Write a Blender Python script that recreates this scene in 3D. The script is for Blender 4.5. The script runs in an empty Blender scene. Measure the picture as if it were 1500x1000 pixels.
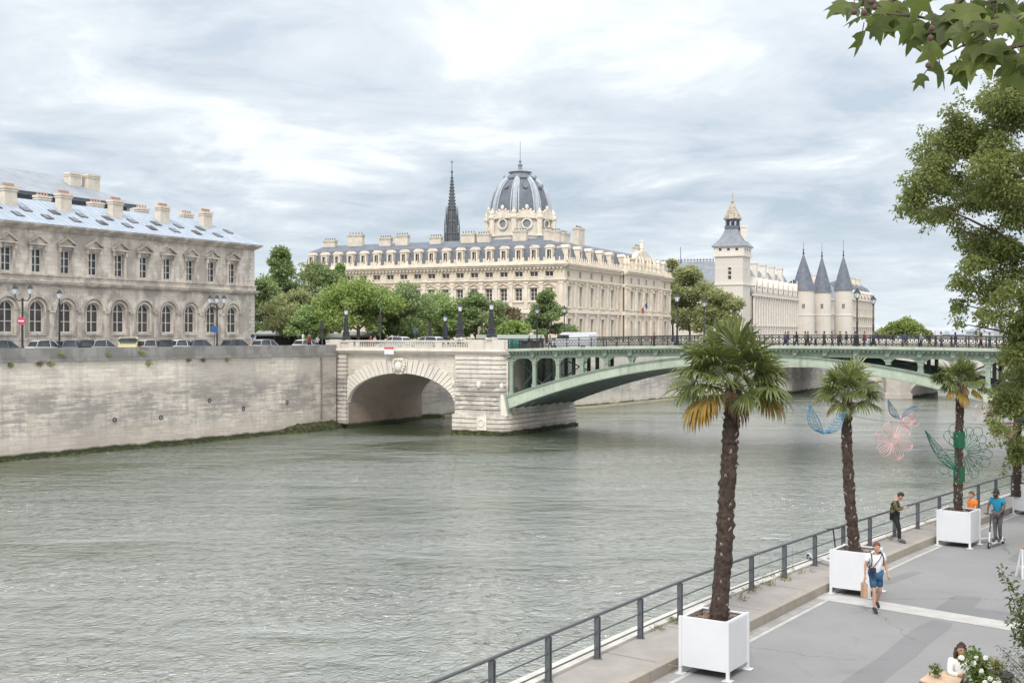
import bpy, bmesh, math, random
from mathutils import Vector, Matrix, noise
PI = math.pi
sc = bpy.context.scene
COL = sc.collection
F, CAM, HZ = 1740.0, 11.2, 490.0
def at(x, y, Z): return Vector(((x - 750) / F * Z, Z, CAM - (y - HZ) / F * Z))
def gnd(x, y, h): return at(x, y, F * (CAM - h) / (y - HZ))
V = Vector
def rng(seed): return random.Random(seed)

# ------------------------------------------------------------------ mesh builder
class MB:
    def __init__(s): s.v = []; s.f = []; s.m = []
    def add(s, vs, fs, m=0):
        o = len(s.v); s.v += [(p[0], p[1], p[2]) for p in vs]
        s.f += [tuple(i + o for i in f) for f in fs]; s.m += [m] * len(fs)
    def box(s, x0, x1, y0, y1, z0, z1, m=0):
        s.add([(x0,y0,z0),(x1,y0,z0),(x1,y1,z0),(x0,y1,z0),(x0,y0,z1),(x1,y0,z1),(x1,y1,z1),(x0,y1,z1)],
              [(0,3,2,1),(4,5,6,7),(0,1,5,4),(1,2,6,5),(2,3,7,6),(3,0,4,7)], m)
    def hexa(s, a, b, m=0):      # two quads a (4 pts) and b (4 pts)
        s.add(list(a) + list(b), [(3,2,1,0),(4,5,6,7),(0,1,5,4),(1,2,6,5),(2,3,7,6),(3,0,4,7)], m)
    def ob(s, fr, u0, u1, d0, d1, z0, z1, m=0):   # box in a frame (O,u,n); n points outwards
        P = fr.p
        s.hexa((P(u0,d0,z0),P(u1,d0,z0),P(u1,d1,z0),P(u0,d1,z0)), (P(u0,d0,z1),P(u1,d0,z1),P(u1,d1,z1),P(u0,d1,z1)), m)
    def prism(s, poly, vec, m=0):
        n = len(poly); vec = V(vec); a = [V(p) for p in poly]
        s.add(a + [p + vec for p in a], [tuple(range(n - 1, -1, -1)), tuple(range(n, 2 * n))] +
              [(i, (i + 1) % n, n + (i + 1) % n, n + i) for i in range(n)], m)
    def tube(s, pts, r, n=6, m=0, caps=True):
        pts = [V(p) for p in pts]; k = len(pts)
        rs = r if isinstance(r, (list, tuple)) else [r] * k
        t0 = (pts[1] - pts[0]).normalized()
        a = t0.cross(V((0, 0, 1)));
        if a.length < .05: a = t0.cross(V((1, 0, 0)))
        a.normalize(); vs = []
        for i in range(k):
            t = (pts[min(i + 1, k - 1)] - pts[max(i - 1, 0)])
            t = t.normalized() if t.length > 1e-9 else t0
            a = (a - t * a.dot(t)); a = a.normalized() if a.length > 1e-6 else t.orthogonal().normalized()
            b = t.cross(a)
            for j in range(n):
                g = 2 * PI * j / n
                vs.append(pts[i] + (a * math.cos(g) + b * math.sin(g)) * rs[i])
        fs = [(i * n + j, i * n + (j + 1) % n, (i + 1) * n + (j + 1) % n, (i + 1) * n + j) for i in range(k - 1) for j in range(n)]
        if caps: fs += [tuple(range(n - 1, -1, -1)), tuple(range((k - 1) * n, k * n))]
        s.add(vs, fs, m)
    def lathe(s, c, prof, n=16, m=0, rot=0, sq=False):   # prof: (r,z) bottom to top
        c = V(c); vs = []
        for r, z in prof:
            for j in range(n):
                g = 2 * PI * j / n + rot
                vs.append((c.x + r * math.cos(g), c.y + r * math.sin(g), c.z + z))
        k = len(prof)
        fs = [(i * n + j, i * n + (j + 1) % n, (i + 1) * n + (j + 1) % n, (i + 1) * n + j) for i in range(k - 1) for j in range(n)]
        fs += [tuple(range(n - 1, -1, -1)), tuple(range((k - 1) * n, k * n))]
        s.add(vs, fs, m)
    def ball(s, c, rx, ry=None, rz=None, n=10, k=6, m=0):
        ry = ry or rx; rz = rz or rx; c = V(c); vs = []
        for i in range(1, k):
            p = PI * i / k - PI / 2
            for j in range(n):
                g = 2 * PI * j / n
                vs.append((c.x + rx * math.cos(p) * math.cos(g), c.y + ry * math.cos(p) * math.sin(g), c.z + rz * math.sin(p)))
        b = len(vs); vs += [(c.x, c.y, c.z - rz), (c.x, c.y, c.z + rz)]
        fs = [(i * n + j, i * n + (j + 1) % n, (i + 1) * n + (j + 1) % n, (i + 1) * n + j) for i in range(k - 2) for j in range(n)]
        fs += [(b, (j + 1) % n, j) for j in range(n)] + [(b + 1, (k - 2) * n + j, (k - 2) * n + (j + 1) % n) for j in range(n)]
        s.add(vs, fs, m)
    def build(s, name, mats, parent=None, local=False, smooth=None):
        me = bpy.data.meshes.new(name)
        sh = V((0, 0, 0))
        if parent is not None and not local:
            q = parent
            while q is not None: sh = sh + q.location; q = q.parent
        me.from_pydata([(x - sh.x, y - sh.y, z - sh.z) for x, y, z in s.v], [], s.f)
        if not isinstance(mats, (list, tuple)): mats = [mats]
        for m_ in mats: me.materials.append(m_)
        if len(mats) > 1: me.polygons.foreach_set('material_index', s.m)
        if smooth is not None:
            me.polygons.foreach_set('use_smooth', [True] * len(me.polygons)); me.set_sharp_from_angle(angle=math.radians(smooth))
        me.update()
        o = bpy.data.objects.new(name, me); COL.objects.link(o)
        if parent is not None: o.parent = parent
        return o

class Fr:   # frame: origin, u along, n outward normal
    def __init__(s, O, u, n=None):
        s.O = V((O[0], O[1], 0)); s.u = V((u[0], u[1], 0)).normalized()
        s.n = V((n[0], n[1], 0)).normalized() if n else V((s.u.y, -s.u.x, 0))
    def p(s, u, d, z): return V((s.O.x + s.u.x * u + s.n.x * d, s.O.y + s.u.y * u + s.n.y * d, z))
    def ang(s): return math.atan2(s.u.y, s.u.x)

def tag(o, label=None, cat=None, group=None, kind=None):
    if label: o['label'] = label
    if cat: o['category'] = cat
    if group: o['group'] = group
    if kind: o['kind'] = kind
    return o
def thing(name, label, cat, loc=(0, 0, 0), rz=0, group=None):
    o = bpy.data.objects.new(name, None); COL.objects.link(o); o.location = loc; o.rotation_euler = (0, 0, rz)
    return tag(o, label, cat, group)
def struct(name, mb, mat, **k): return tag(mb.build(name, mat, **k), kind='structure')
def copy_tree(o, parent=None):
    c = o.copy(); COL.objects.link(c); c.parent = parent
    for ch in list(o.children): copy_tree(ch, c)
    return c

# ------------------------------------------------------------------ materials
def nd(nt, t, **kw):
    n = nt.nodes.new(t)
    for k, v in kw.items():
        key = k.replace('_', ' ') if k[0].isupper() else k
        if k[0] == 'i' and k[1:].isdigit(): sock = n.inputs[int(k[1:])]
        elif k[0].isupper(): sock = n.inputs[key]
        else: setattr(n, k, v); continue
        if hasattr(v, 'is_linked'): nt.links.new(v, sock)
        else:
            if isinstance(v, (tuple, list)) and len(v) == 3 and sock.type == 'RGBA': v = (*v, 1)
            sock.default_value = v
    return n
def base(name, rough=.8, **kw):
    m = bpy.data.materials.new(name); m.use_nodes = True; nt = m.node_tree
    b = nt.nodes['Principled BSDF']; b.inputs['Roughness'].default_value = rough
    for k, v in kw.items(): b.inputs[k.replace('_', ' ')].default_value = v
    return m, nt, b
def ramp(nt, fac, stops, interp='LINEAR'):
    r = nd(nt, 'ShaderNodeValToRGB', Fac=fac); cr = r.color_ramp; cr.interpolation = interp
    while len(cr.elements) < len(stops): cr.elements.new(.5)
    for e, (p, c) in zip(cr.elements, stops):
        e.position = p; e.color = (*c, 1) if isinstance(c, (tuple, list)) else (c, c, c, 1)
    return r.outputs[0]
def mix(nt, f, a, b, mode='MIX'):
    n = nt.nodes.new('ShaderNodeMix'); n.data_type = 'RGBA'; n.blend_type = mode
    for s, v in ((n.inputs[0], f), (n.inputs[6], a), (n.inputs[7], b)):
        if hasattr(v, 'is_linked'): nt.links.new(v, s)
        elif isinstance(v, (tuple, list)): s.default_value = (*v[:3], 1)
        else: s.default_value = v
    return n.outputs[2]
def mth(nt, op, a, b=0.0, c=False):
    n = nt.nodes.new('ShaderNodeMath'); n.operation = op; n.use_clamp = c
    for s, v in ((n.inputs[0], a), (n.inputs[1], b)):
        if hasattr(v, 'is_linked'): nt.links.new(v, s)
        else: s.default_value = v
    return n.outputs[0]
def pos(nt): return nd(nt, 'ShaderNodeNewGeometry').outputs['Position']
def noiz(nt, vec, scale, detail=4, rough=.55, sv=(1, 1, 1), dist=0):
    mp = nd(nt, 'ShaderNodeMapping', Vector=vec, Scale=sv)
    return nd(nt, 'ShaderNodeTexNoise', Vector=mp.outputs[0], Scale=scale, Detail=detail, Roughness=rough, Distortion=dist).outputs[0]
def along(nt, ang):
    r = nd(nt, 'ShaderNodeVectorRotate', rotation_type='Z_AXIS', Vector=pos(nt), Angle=-ang)
    s = nd(nt, 'ShaderNodeSeparateXYZ', Vector=r.outputs[0])
    return nd(nt, 'ShaderNodeCombineXYZ', X=s.outputs[0], Y=s.outputs[2], Z=s.outputs[1]).outputs[0]
def bump(nt, b, h, strength=.3, dist=.02):
    n = nd(nt, 'ShaderNodeBump', Height=h, Strength=strength, Distance=dist); nt.links.new(n.outputs[0], b.inputs['Normal'])
def mul(c, k): return tuple(min(1, x * k) for x in c)
def plain(name, col, rough=.6, var=.12, scale=2.0, metal=0.0, bmp=0.0, **kw):
    m, nt, b = base(name, rough, Metallic=metal, **kw)
    n = noiz(nt, pos(nt), scale, 5, .6)
    nt.links.new(ramp(nt, n, [(.3, mul(col, 1 - var)), (.7, mul(col, 1 + var))]), b.inputs['Base Color'])
    if bmp: bump(nt, b, n, bmp, .02)
    return m
def stone(name, c1, c2, stain, ang=0.0, bw=1.2, bh=.45, mortar=.012, k_st=.6, k_str=.5, sc_st=.35, streak=(.25, .25, .28), rough=.85, cm=None, lo=.46, hi=.68, bstr=.35):
    m, nt, b = base(name, rough)
    vec = along(nt, ang); P = pos(nt)
    br = nd(nt, 'ShaderNodeTexBrick', Vector=vec, Color1=c1, Color2=c2, Mortar=cm or mul(c1, .55), Scale=1.0, Mortar_Size=mortar, Mortar_Smooth=.3, Brick_Width=bw, Row_Height=bh, Bias=0.0)
    n1 = noiz(nt, P, sc_st, 7, .62, (1, 1, .8))
    c = mix(nt, mth(nt, 'MULTIPLY', ramp(nt, n1, [(lo, 0.0), (hi, 1.0)]), k_st), br.outputs[0], stain)
    n2 = noiz(nt, P, 1.3, 4, .6, (1, 1, .07))
    c = mix(nt, mth(nt, 'MULTIPLY', ramp(nt, n2, [(.52, 0.0), (.72, 1.0)]), k_str), c, streak)
    n3 = noiz(nt, P, 6, 5, .65)
    c = mix(nt, .35, c, mix(nt, n3, mul(c1, .6), mul(c1, 1.25)))
    nt.links.new(c, b.inputs['Base Color'])
    h = mth(nt, 'ADD', mth(nt, 'MULTIPLY', br.outputs[1], -1.0), mth(nt, 'MULTIPLY', n3, .5))
    bump(nt, b, h, bstr, .03)
    return m
def leafmat(name, c1, c2, c3=None, trans=.3, rough=.55, k=1.0):
    c1, c2, c3 = mul(c1, k), mul(c2, k), mul(c3, k) if c3 else None
    m, nt, b = base(name, rough)
    g = nd(nt, 'ShaderNodeNewGeometry')
    n = noiz(nt, g.outputs['Position'], .5, 3)
    f = mth(nt, 'ADD', mth(nt, 'MULTIPLY', g.outputs['Random Per Island'], .6), mth(nt, 'MULTIPLY', n, .5))
    st = [(.2, c1), (.75, c2)] + ([(.95, c3)] if c3 else [])
    c = ramp(nt, f, st)
    nt.links.new(c, b.inputs['Base Color'])
    tr = nd(nt, 'ShaderNodeBsdfTranslucent', Color=c)
    mx = nd(nt, 'ShaderNodeMixShader', Fac=trans, i1=b.outputs[0], i2=tr.outputs[0])
    nt.links.new(mx.outputs[0], nt.nodes['Material Output'].inputs['Surface'])
    return m
_mc = {}
def flat(col, rough=.6, metal=0.0, var=.1, scale=6.0):
    k = (col, rough, metal)
    if k not in _mc: _mc[k] = plain('cloth' if rough >= .85 else 'paint', col, rough, var, scale, metal, .55 if rough >= .85 else 0.0)
    return _mc[k]

# ------------------------------------------------------------------ camera, sky, sun
cam = bpy.data.objects.new('camera', bpy.data.cameras.new('camera')); COL.objects.link(cam)
cam.location = (0, 0, CAM); cam.rotation_euler = (PI / 2, 0, 0)
cam.data.sensor_width = 36; cam.data.lens = F / 1500 * 36; cam.data.shift_y = -(500 - HZ) / 1500
cam.data.clip_start = .1; cam.data.clip_end = 9000
sc.camera = cam
SUN_AZ, SUN_EL = math.radians(193), math.radians(44)     # azimuth clockwise from +Y; behind and left of the camera
sun = bpy.data.objects.new('sun', bpy.data.lights.new('sun', 'SUN')); COL.objects.link(sun)
sun.data.energy = 1.5; sun.data.angle = math.radians(14); sun.data.color = (1, .955, .88)
sd = V((math.sin(SUN_AZ) * math.cos(SUN_EL), math.cos(SUN_AZ) * math.cos(SUN_EL), math.sin(SUN_EL)))
sun.rotation_euler = sd.to_track_quat('Z', 'Y').to_euler()
w = bpy.data.worlds.new('World'); sc.world = w; w.use_nodes = True; nt = w.node_tree
for n_ in list(nt.nodes): nt.nodes.remove(n_)
tc = nd(nt, 'ShaderNodeTexCoord').outputs['Generated']
sx = nd(nt, 'ShaderNodeSeparateXYZ', Vector=tc)
zc = mth(nt, 'ADD', mth(nt, 'MAXIMUM', sx.outputs[2], 0.0), .13)
cv = nd(nt, 'ShaderNodeCombineXYZ', X=mth(nt, 'DIVIDE', sx.outputs[0], zc), Y=mth(nt, 'DIVIDE', sx.outputs[1], zc), Z=0.3).outputs[0]
n1 = noiz(nt, cv, 2.0, 11, .60, (.95, .95, 1), .35)
n2 = noiz(nt, cv, .5, 4, .5, (.9, 1.0, 1), .3)
f = mth(nt, 'ADD', mth(nt, 'MULTIPLY', n1, .68), mth(nt, 'MULTIPLY', n2, .32))
cl = ramp(nt, f, [(.385, (.32, .375, .435)), (.46, (.42, .475, .535)), (.525, (.50, .545, .59)), (.58, (.63, .665, .70)), (.65, (.76, .785, .81))])
up = ramp(nt, sx.outputs[2], [(.10, 0.0), (.24, .35), (.34, .6), (.6, .8)])     # the deck of cloud thins and brightens overhead
cl = mix(nt, up, cl, (.76, .79, .81))
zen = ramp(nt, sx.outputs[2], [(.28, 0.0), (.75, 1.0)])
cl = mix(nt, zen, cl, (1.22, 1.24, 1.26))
hz_ = ramp(nt, sx.outputs[2], [(0.0, 1.0), (.03, .75), (.11, 0.0)])
cl = mix(nt, mth(nt, 'MULTIPLY', hz_, .6), cl, (.60, .66, .71))
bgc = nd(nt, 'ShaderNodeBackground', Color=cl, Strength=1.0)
sky = nd(nt, 'ShaderNodeTexSky', sky_type='NISHITA', sun_disc=False, sun_elevation=SUN_EL, sun_rotation=SUN_AZ)
bgs = nd(nt, 'ShaderNodeBackground', Color=sky.outputs[0], Strength=.1)
mk = ramp(nt, f, [(.33, .72), (.45, .95)])
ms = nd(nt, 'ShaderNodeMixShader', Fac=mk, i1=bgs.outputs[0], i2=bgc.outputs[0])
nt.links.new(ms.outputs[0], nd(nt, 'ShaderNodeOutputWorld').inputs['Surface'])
vs_ = sc.view_settings
vs_.view_transform = 'Standard'; vs_.look = 'None'; vs_.exposure = 0.58; vs_.gamma = 1.0
try: vs_.use_curve_mapping = False
except Exception: pass

# ------------------------------------------------------------------ shared materials
M = {}
def water_mat():
    m, nt, b = base('river_water', .04, IOR=3.2, Specular_IOR_Level=.92)
    P = pos(nt)
    big = noiz(nt, P, .03, 4, .55, (1, 1.3, 1))
    c = ramp(nt, big, [(.35, (.030, .052, .018)), (.65, (.048, .072, .030))])
    nt.links.new(c, b.inputs['Base Color'])
    a = mth(nt, 'SUBTRACT', 1.0, mth(nt, 'ABSOLUTE', mth(nt, 'SUBTRACT', mth(nt, 'MULTIPLY', noiz(nt, P, 1.8, 5, .55, (1, .9, 1), 1.2), 2.0), 1.0)))
    a2 = noiz(nt, P, 5.0, 4, .6, (1, 1, 1), .5); a = mth(nt, 'ADD', a, mth(nt, 'MULTIPLY', a2, .28))
    d = noiz(nt, P, .33, 3, .5, (1, 1.5, 1), .4)
    e = noiz(nt, P, .11, 2, .5, (1, 1.2, 1), .3)
    gust = ramp(nt, noiz(nt, P, .045, 4, .6, (.8, 1.6, 1)), [(.38, .30), (.60, 1.15)])
    h = mth(nt, 'ADD', mth(nt, 'MULTIPLY', mth(nt, 'MULTIPLY', a, .36), gust), mth(nt, 'ADD', mth(nt, 'MULTIPLY', d, .27), mth(nt, 'MULTIPLY', e, .32)))
    bump(nt, b, h, 1.0, .55)
    return m
M['water'] = water_mat()
def asphalt(name, col):
    m, nt, b = base(name, .9); P = pos(nt)
    c = ramp(nt, noiz(nt, P, .35, 6, .6), [(.3, mul(col, .86)), (.7, mul(col, 1.1))])
    c = mix(nt, .22, c, ramp(nt, noiz(nt, P, 45, 3, .7), [(.3, mul(col, .5)), (.7, mul(col, 1.5))]))
    st = ramp(nt, noiz(nt, P, .8, 5, .65, (1.4, .8, 1), .6), [(.60, 0.0), (.70, .45)]); c = mix(nt, st, c, mul(col, .68))
    wv = nd(nt, 'ShaderNodeVectorMath', operation='ADD', i0=P, i1=nd(nt, 'ShaderNodeTexNoise', Vector=P, Scale=1.5, Detail=4).outputs[1]).outputs[0]
    vo = nd(nt, 'ShaderNodeTexVoronoi', feature='DISTANCE_TO_EDGE', Vector=wv, Scale=.20)
    cr = mth(nt, 'MULTIPLY', ramp(nt, vo.outputs[0], [(.0, 1.0), (.006, 0.0)]), ramp(nt, noiz(nt, P, .3, 2), [(.48, 0.0), (.58, .8)]))
    c = mix(nt, cr, c, mul(col, .4)); nt.links.new(c, b.inputs['Base Color']); bump(nt, b, noiz(nt, P, 60, 3, .7), .25, .008); return m
M['asphalt'] = asphalt('asphalt', (.25, .25, .25))
M['asphalt_dark'] = asphalt('patched_asphalt', (.205, .205, .21))
M['pave'] = plain('pavement', (.325, .30, .28), .9, .12, 1.4, bmp=.1)
M['kerb'] = stone('kerb_granite', (.38, .34, .29), (.33, .30, .26), (.25, .2, .15), .96, 1.0, .9, .02)
M['line'] = plain('road_paint', (.46, .45, .435), .85, .14, 2.5)
M['coping'] = plain('pale_coping', (.60, .57, .52), .85, .2, 2)
M['street'] = plain('upper_street', (.2, .2, .2), .9, .1, .5)
M['steel'] = plain('grey_steel', (.13, .14, .155), .45, .12, 5, .4)
M['white'] = plain('white_metal', (.69, .70, .73), .4, .04, 1.5)
M['soil'] = plain('bark_soil', (.22, .15, .10), 1, .55, 25, bmp=.6)
M['glass'] = plain('window_glass', (.045, .05, .058), .12, .5, .8)
M['glassb'] = plain('window_dark', (.07, .06, .055), .25, .5, .8)
M['wframe'] = plain('window_paint', (.66, .64, .60), .6, .1, 3)
M['iron'] = plain('black_iron', (.035, .037, .042), .5, .2, 5, .3)
M['green'] = plain('green_iron', (.255, .325, .255), .55, .16, .8, bmp=.03)
M['green_lt'] = plain('pale_green_iron', (.37, .435, .345), .5, .2, .5)
def iron_paint(name, col):
    m, nt, b = base(name, .55); P = pos(nt)
    c = ramp(nt, noiz(nt, P, .6, 6, .65), [(.3, mul(col, .82)), (.7, mul(col, 1.14))])
    st = mth(nt, 'MULTIPLY', ramp(nt, noiz(nt, P, 1.6, 5, .65, (1, 1, .12)), [(.54, 0.0), (.72, 1.0)]), .55); c = mix(nt, st, c, mul(col, .45))
    ru = mth(nt, 'MULTIPLY', ramp(nt, noiz(nt, P, 1.1, 6, .7, (1, 1, .5)), [(.60, 0.0), (.68, 1.0)]), .5); c = mix(nt, ru, c, (.22, .15, .09))
    nt.links.new(c, b.inputs['Base Color']); return m
M['green'] = iron_paint('green_iron', (.265, .33, .262)); M['green_lt'] = iron_paint('pale_green_iron', (.40, .455, .365))
M['green_dk'] = plain('dark_green_iron', (.10, .135, .115), .6, .3, .8)
M['old_zinc'] = plain('weathered_zinc', (.27, .295, .335), .55, .16, .5)
M['zinc'] = plain('zinc_roof', (.36, .42, .50), .5, .14, .7, .2)
M['slate'] = plain('slate_roof', (.125, .14, .172), .6, .25, .8)
M['slate_lt'] = plain('worn_slate', (.22, .24, .27), .6, .2, .6)
M['lead'] = plain('lead_rib', (.38, .41, .45), .5, .15, 1)
M['cream'] = stone('cream_limestone', (.70, .615, .49), (.65, .565, .45), (.40, .345, .27), 2.70, 1.6, .62, .01, .35, .22, .12, (.40, .34, .27))
M['cream2'] = stone('cream_limestone_side', (.70, .62, .525), (.64, .56, .47), (.37, .31, .26), 1.13, 1.6, .62, .01, .4, .3, .12, (.36, .3, .26))
M['creamtrim'] = plain('limestone_trim', (.70, .62, .515), .85, .18, .9)
M['white_stone'] = stone('white_limestone', (.68, .63, .56), (.62, .57, .51), (.5, .45, .39), 1.11, 1.6, .6, .008, .3, .15, .1, (.5, .46, .42))
M['whitetrim'] = plain('white_trim', (.70, .65, .58), .85, .1, .8)
M['gold'] = plain('gilded_lead', (.42, .36, .28), .65, .55, 1.8)
M['chimney'] = plain('chimney_render', (.62, .55, .46), .9, .15, .9)
M['pot'] = plain('clay_pot', (.40, .25, .19), .85, .2, 4)
M['bark'] = plain('tree_bark', (.11, .085, .065), .95, .35, 3, bmp=.5)
# ------------------------------------------------------------------ facades
def wall(mb, fr, u0, u1, z0, z1, ops, d=0.0, depth=.35, m=0):
    us = sorted({u0, u1} | {o[0] for o in ops} | {o[1] for o in ops}); zs = sorted({z0, z1} | {o[2] for o in ops} | {o[3] for o in ops})
    P = fr.p
    for i in range(len(us) - 1):
        for j in range(len(zs) - 1):
            a, b, c, e = us[i], us[i + 1], zs[j], zs[j + 1]; um, zm = (a + b) / 2, (c + e) / 2
            if any(o[0] < um < o[1] and o[2] < zm < o[3] for o in ops): continue
            mb.add([P(a, d, c), P(b, d, c), P(b, d, e), P(a, d, e)], [(0, 1, 2, 3)], m)
    for o in ops:
        a, b, c, e = o[:4]; i = d - depth
        if len(o) > 4 and o[4]:
            r = (b - a) / 2; zs_ = e - r; um = (a + b) / 2; K = 8
            arc = [(um - r * math.cos(PI * k / K), zs_ + r * math.sin(PI * k / K)) for k in range(K + 1)]
            for k in range(K):
                (p, q), (p2, q2) = arc[k], arc[k + 1]
                mb.add([P(p, d, q), P(p2, d, q2), P(p2, d, e), P(p, d, e)], [(0, 1, 2, 3)], m)
                mb.add([P(p, d, q), P(p2, d, q2), P(p2, i, q2), P(p, i, q)], [(3, 2, 1, 0)], m)
            rl = [((a, c), (a, zs_)), ((b, c), (b, zs_)), ((a, c), (b, c))]
        else: rl = [((a, c), (a, e)), ((b, c), (b, e)), ((a, c), (b, c)), ((a, e), (b, e))]
        for (p, q), (p2, q2) in rl:
            mb.add([P(p, d, q), P(p2, d, q2), P(p2, i, q2), P(p, i, q)], [(0, 1, 2, 3)], m)
def window(fr, a, b, c, e, par, d=-.28, arch=False, bars=(1, 2), fm='wframe', gm='glass', fw=.09, lab=None):
    r = (b - a) / 2; um = (a + b) / 2; P = fr.p; mb = MB(); g = MB()
    top = e - r if arch else e
    if arch:
        K = 10; arc = [(um - r * math.cos(PI * k / K), top + r * math.sin(PI * k / K)) for k in range(K + 1)]
        g.add([P(p, d - .05, q) for p, q in [(b, c), (a, c)] + arc], [tuple(range(K + 3))])
        for k in range(K):
            (p, q), (p2, q2) = arc[k], arc[k + 1]
            i_ = lambda x, z: (um + (x - um) * (1 - fw / r), top + (z - top) * (1 - fw / r))
            (p3, q3), (p4, q4) = i_(p2, q2), i_(p, q)
            mb.hexa([P(x, d - .04, z) for x, z in ((p, q), (p2, q2), (p3, q3), (p4, q4))], [P(x, d, z) for x, z in ((p, q), (p2, q2), (p3, q3), (p4, q4))])
    else:
        g.add([P(a, d - .05, c), P(b, d - .05, c), P(b, d - .05, e), P(a, d - .05, e)], [(0, 1, 2, 3)])
        mb.ob(fr, a, b, d - .04, d, e - fw, e)
    mb.ob(fr, a, b, d - .04, d, c, c + fw)
    ctop = top if arch else top - fw
    mb.ob(fr, a, a + fw, d - .04, d, c + fw, ctop); mb.ob(fr, b - fw, b, d - .04, d, c + fw, ctop)
    for k in range(bars[0]):
        x = a + (b - a) * (k + 1) / (bars[0] + 1); mb.ob(fr, x - fw * .55, x + fw * .55, d - .045, d + .012, c + fw, e - fw)
    for k in range(bars[1]):
        z = c + (top - c) * (k + 1) / (bars[1] + (0 if arch else 1)); mb.ob(fr, a + fw, b - fw, d - .042, d + .006, z - fw * .3, z + fw * .3)
    w_ = mb.build('window', M[fm], par); g.build('pane', M[gm], w_)
    if lab: w_['label'] = lab
    return w_

# ------------------------------------------------------------------ ground, water, roads
mb = MB(); mb.add([(-3000, -400, 0), (3000, -400, 0), (3000, 6000, 0), (-3000, 6000, 0)], [(0, 1, 2, 3)])
struct('water', mb, M['water'])
mb = MB(); mb.add([(-3500, -500, -2.5), (3500, -500, -2.5), (3500, 6500, -2.5), (-3500, 6500, -2.5)], [(0, 1, 2, 3)])
struct('ground', mb, M['soil'])

def lerp_tab(tab, z):
    if z <= tab[0][0]: return tab[0][1] + (z - tab[0][0]) * tab[0][2]
    for (a, x, _), (b, y, _) in zip(tab, tab[1:]):
        if z <= b: return x + (y - x) * (z - a) / (b - a)
    return tab[-1][1] + (z - tab[-1][0]) * tab[-1][2]
_kt = [(23.47, 2.29, .68), (28.5, 5.73, 0), (32.6, 8.55, 0), (36.7, 11.5, 0), (40.4, 14.35, 0), (44.2, 17.35, 0), (47.2, 19.8, .83)]
_rt = [(23.8, .86, .645), (29.4, 4.5, 0), (34.5, 8.3, 0), (39.2, 12.0, 0), (43.4, 15.4, .82)]
def smooth(tab):
    return lambda z: sum(lerp_tab(tab, z + k * 1.2) for k in (-2, -1, 0, 1, 2)) / 5
KX, RX = smooth(_kt), smooth(_rt)
WX = lambda z: -.7 + .70 * z if z < 30 else 20.3 + .8 * (z - 30)
RD, PV = 4.1, 4.32            # road and pavement heights
zz = [-30 + i for i in range(151)]
def strip(fa, fb, h, z0=-30, z1=120, step=1.0):
    m_ = MB(); n = int((z1 - z0) / step); vs = []
    for i in range(n + 1):
        z = z0 + (z1 - z0) * i / n; vs += [(fa(z), z, h), (fb(z), z, h)]
    m_.add(vs, [(2 * i, 2 * i + 1, 2 * i + 3, 2 * i + 2) for i in range(n)]); return m_
struct('road', strip(KX, lambda z: WX(z) + .1, RD), M['asphalt'])
struct('pavement', strip(lambda z: RX(z) - .12, lambda z: KX(z) - .24, PV), M['pave'])
def kerb_like(fa, fb, z0h, z1h, a=-30, b=120, step=1.0):
    m_ = MB(); n = int((b - a) / step); vs = []
    for i in range(n + 1):
        z = a + (b - a) * i / n; x0, x1 = fa(z), fb(z)
        vs += [(x0, z, z0h), (x1, z, z0h), (x1, z, z1h), (x0, z, z1h)]
    fs = []
    for i in range(n):
        o = 4 * i
        for j in range(4): fs.append((o + j, o + (j + 1) % 4, o + 4 + (j + 1) % 4, o + 4 + j))
    fs += [(3, 2, 1, 0), (4 * n, 4 * n + 1, 4 * n + 2, 4 * n + 3)]
    m_.add(vs, fs); return m_
struct('kerb', kerb_like(lambda z: KX(z) - .25, KX, RD - .2, PV + .012), M['kerb'])
struct('road_line', strip(lambda z: KX(z) + .36, lambda z: KX(z) + .50, RD + .005), M['line'])
gutter = plain('gutter', (.33, .32, .31), .9, .2, 3)
struct('gutter', strip(lambda z: KX(z) + .02, lambda z: KX(z) + .33, RD + .004), gutter)
def poly_on(pts, h): m_ = MB(); m_.add([gnd(x, y, h) for x, y in pts], [tuple(range(len(pts)))]); return m_
struct('stone_strip', poly_on([(1202, 866), (1490, 912), (1620, 933), (1620, 946), (1488, 924), (1196, 876)], RD + .006), M['line'])
struct('stone_strip', poly_on([(1219, 859), (1270, 867), (1268, 869), (1216, 861.5)], RD + .006), M['line'])
for pl in ([(1398, 871), (1438, 874), (1436, 880), (1426, 889), (1488, 898), (1560, 910), (1560, 920), (1452, 906), (1370, 892)],
           [(1366, 907), (1395, 912), (1393, 918), (1388, 923), (1364, 940), (1345, 958), (1310, 985), (1280, 1010), (1215, 1010), (1290, 960), (1335, 922)],
           [(1476, 818), (1494, 806), (1512, 806), (1512, 826), (1490, 825)], [(1290, 850), (1335, 836), (1352, 838), (1300, 856)]):
    struct('asphalt_patch', poly_on(pl, RD + .003), M['asphalt_dark'])
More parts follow.
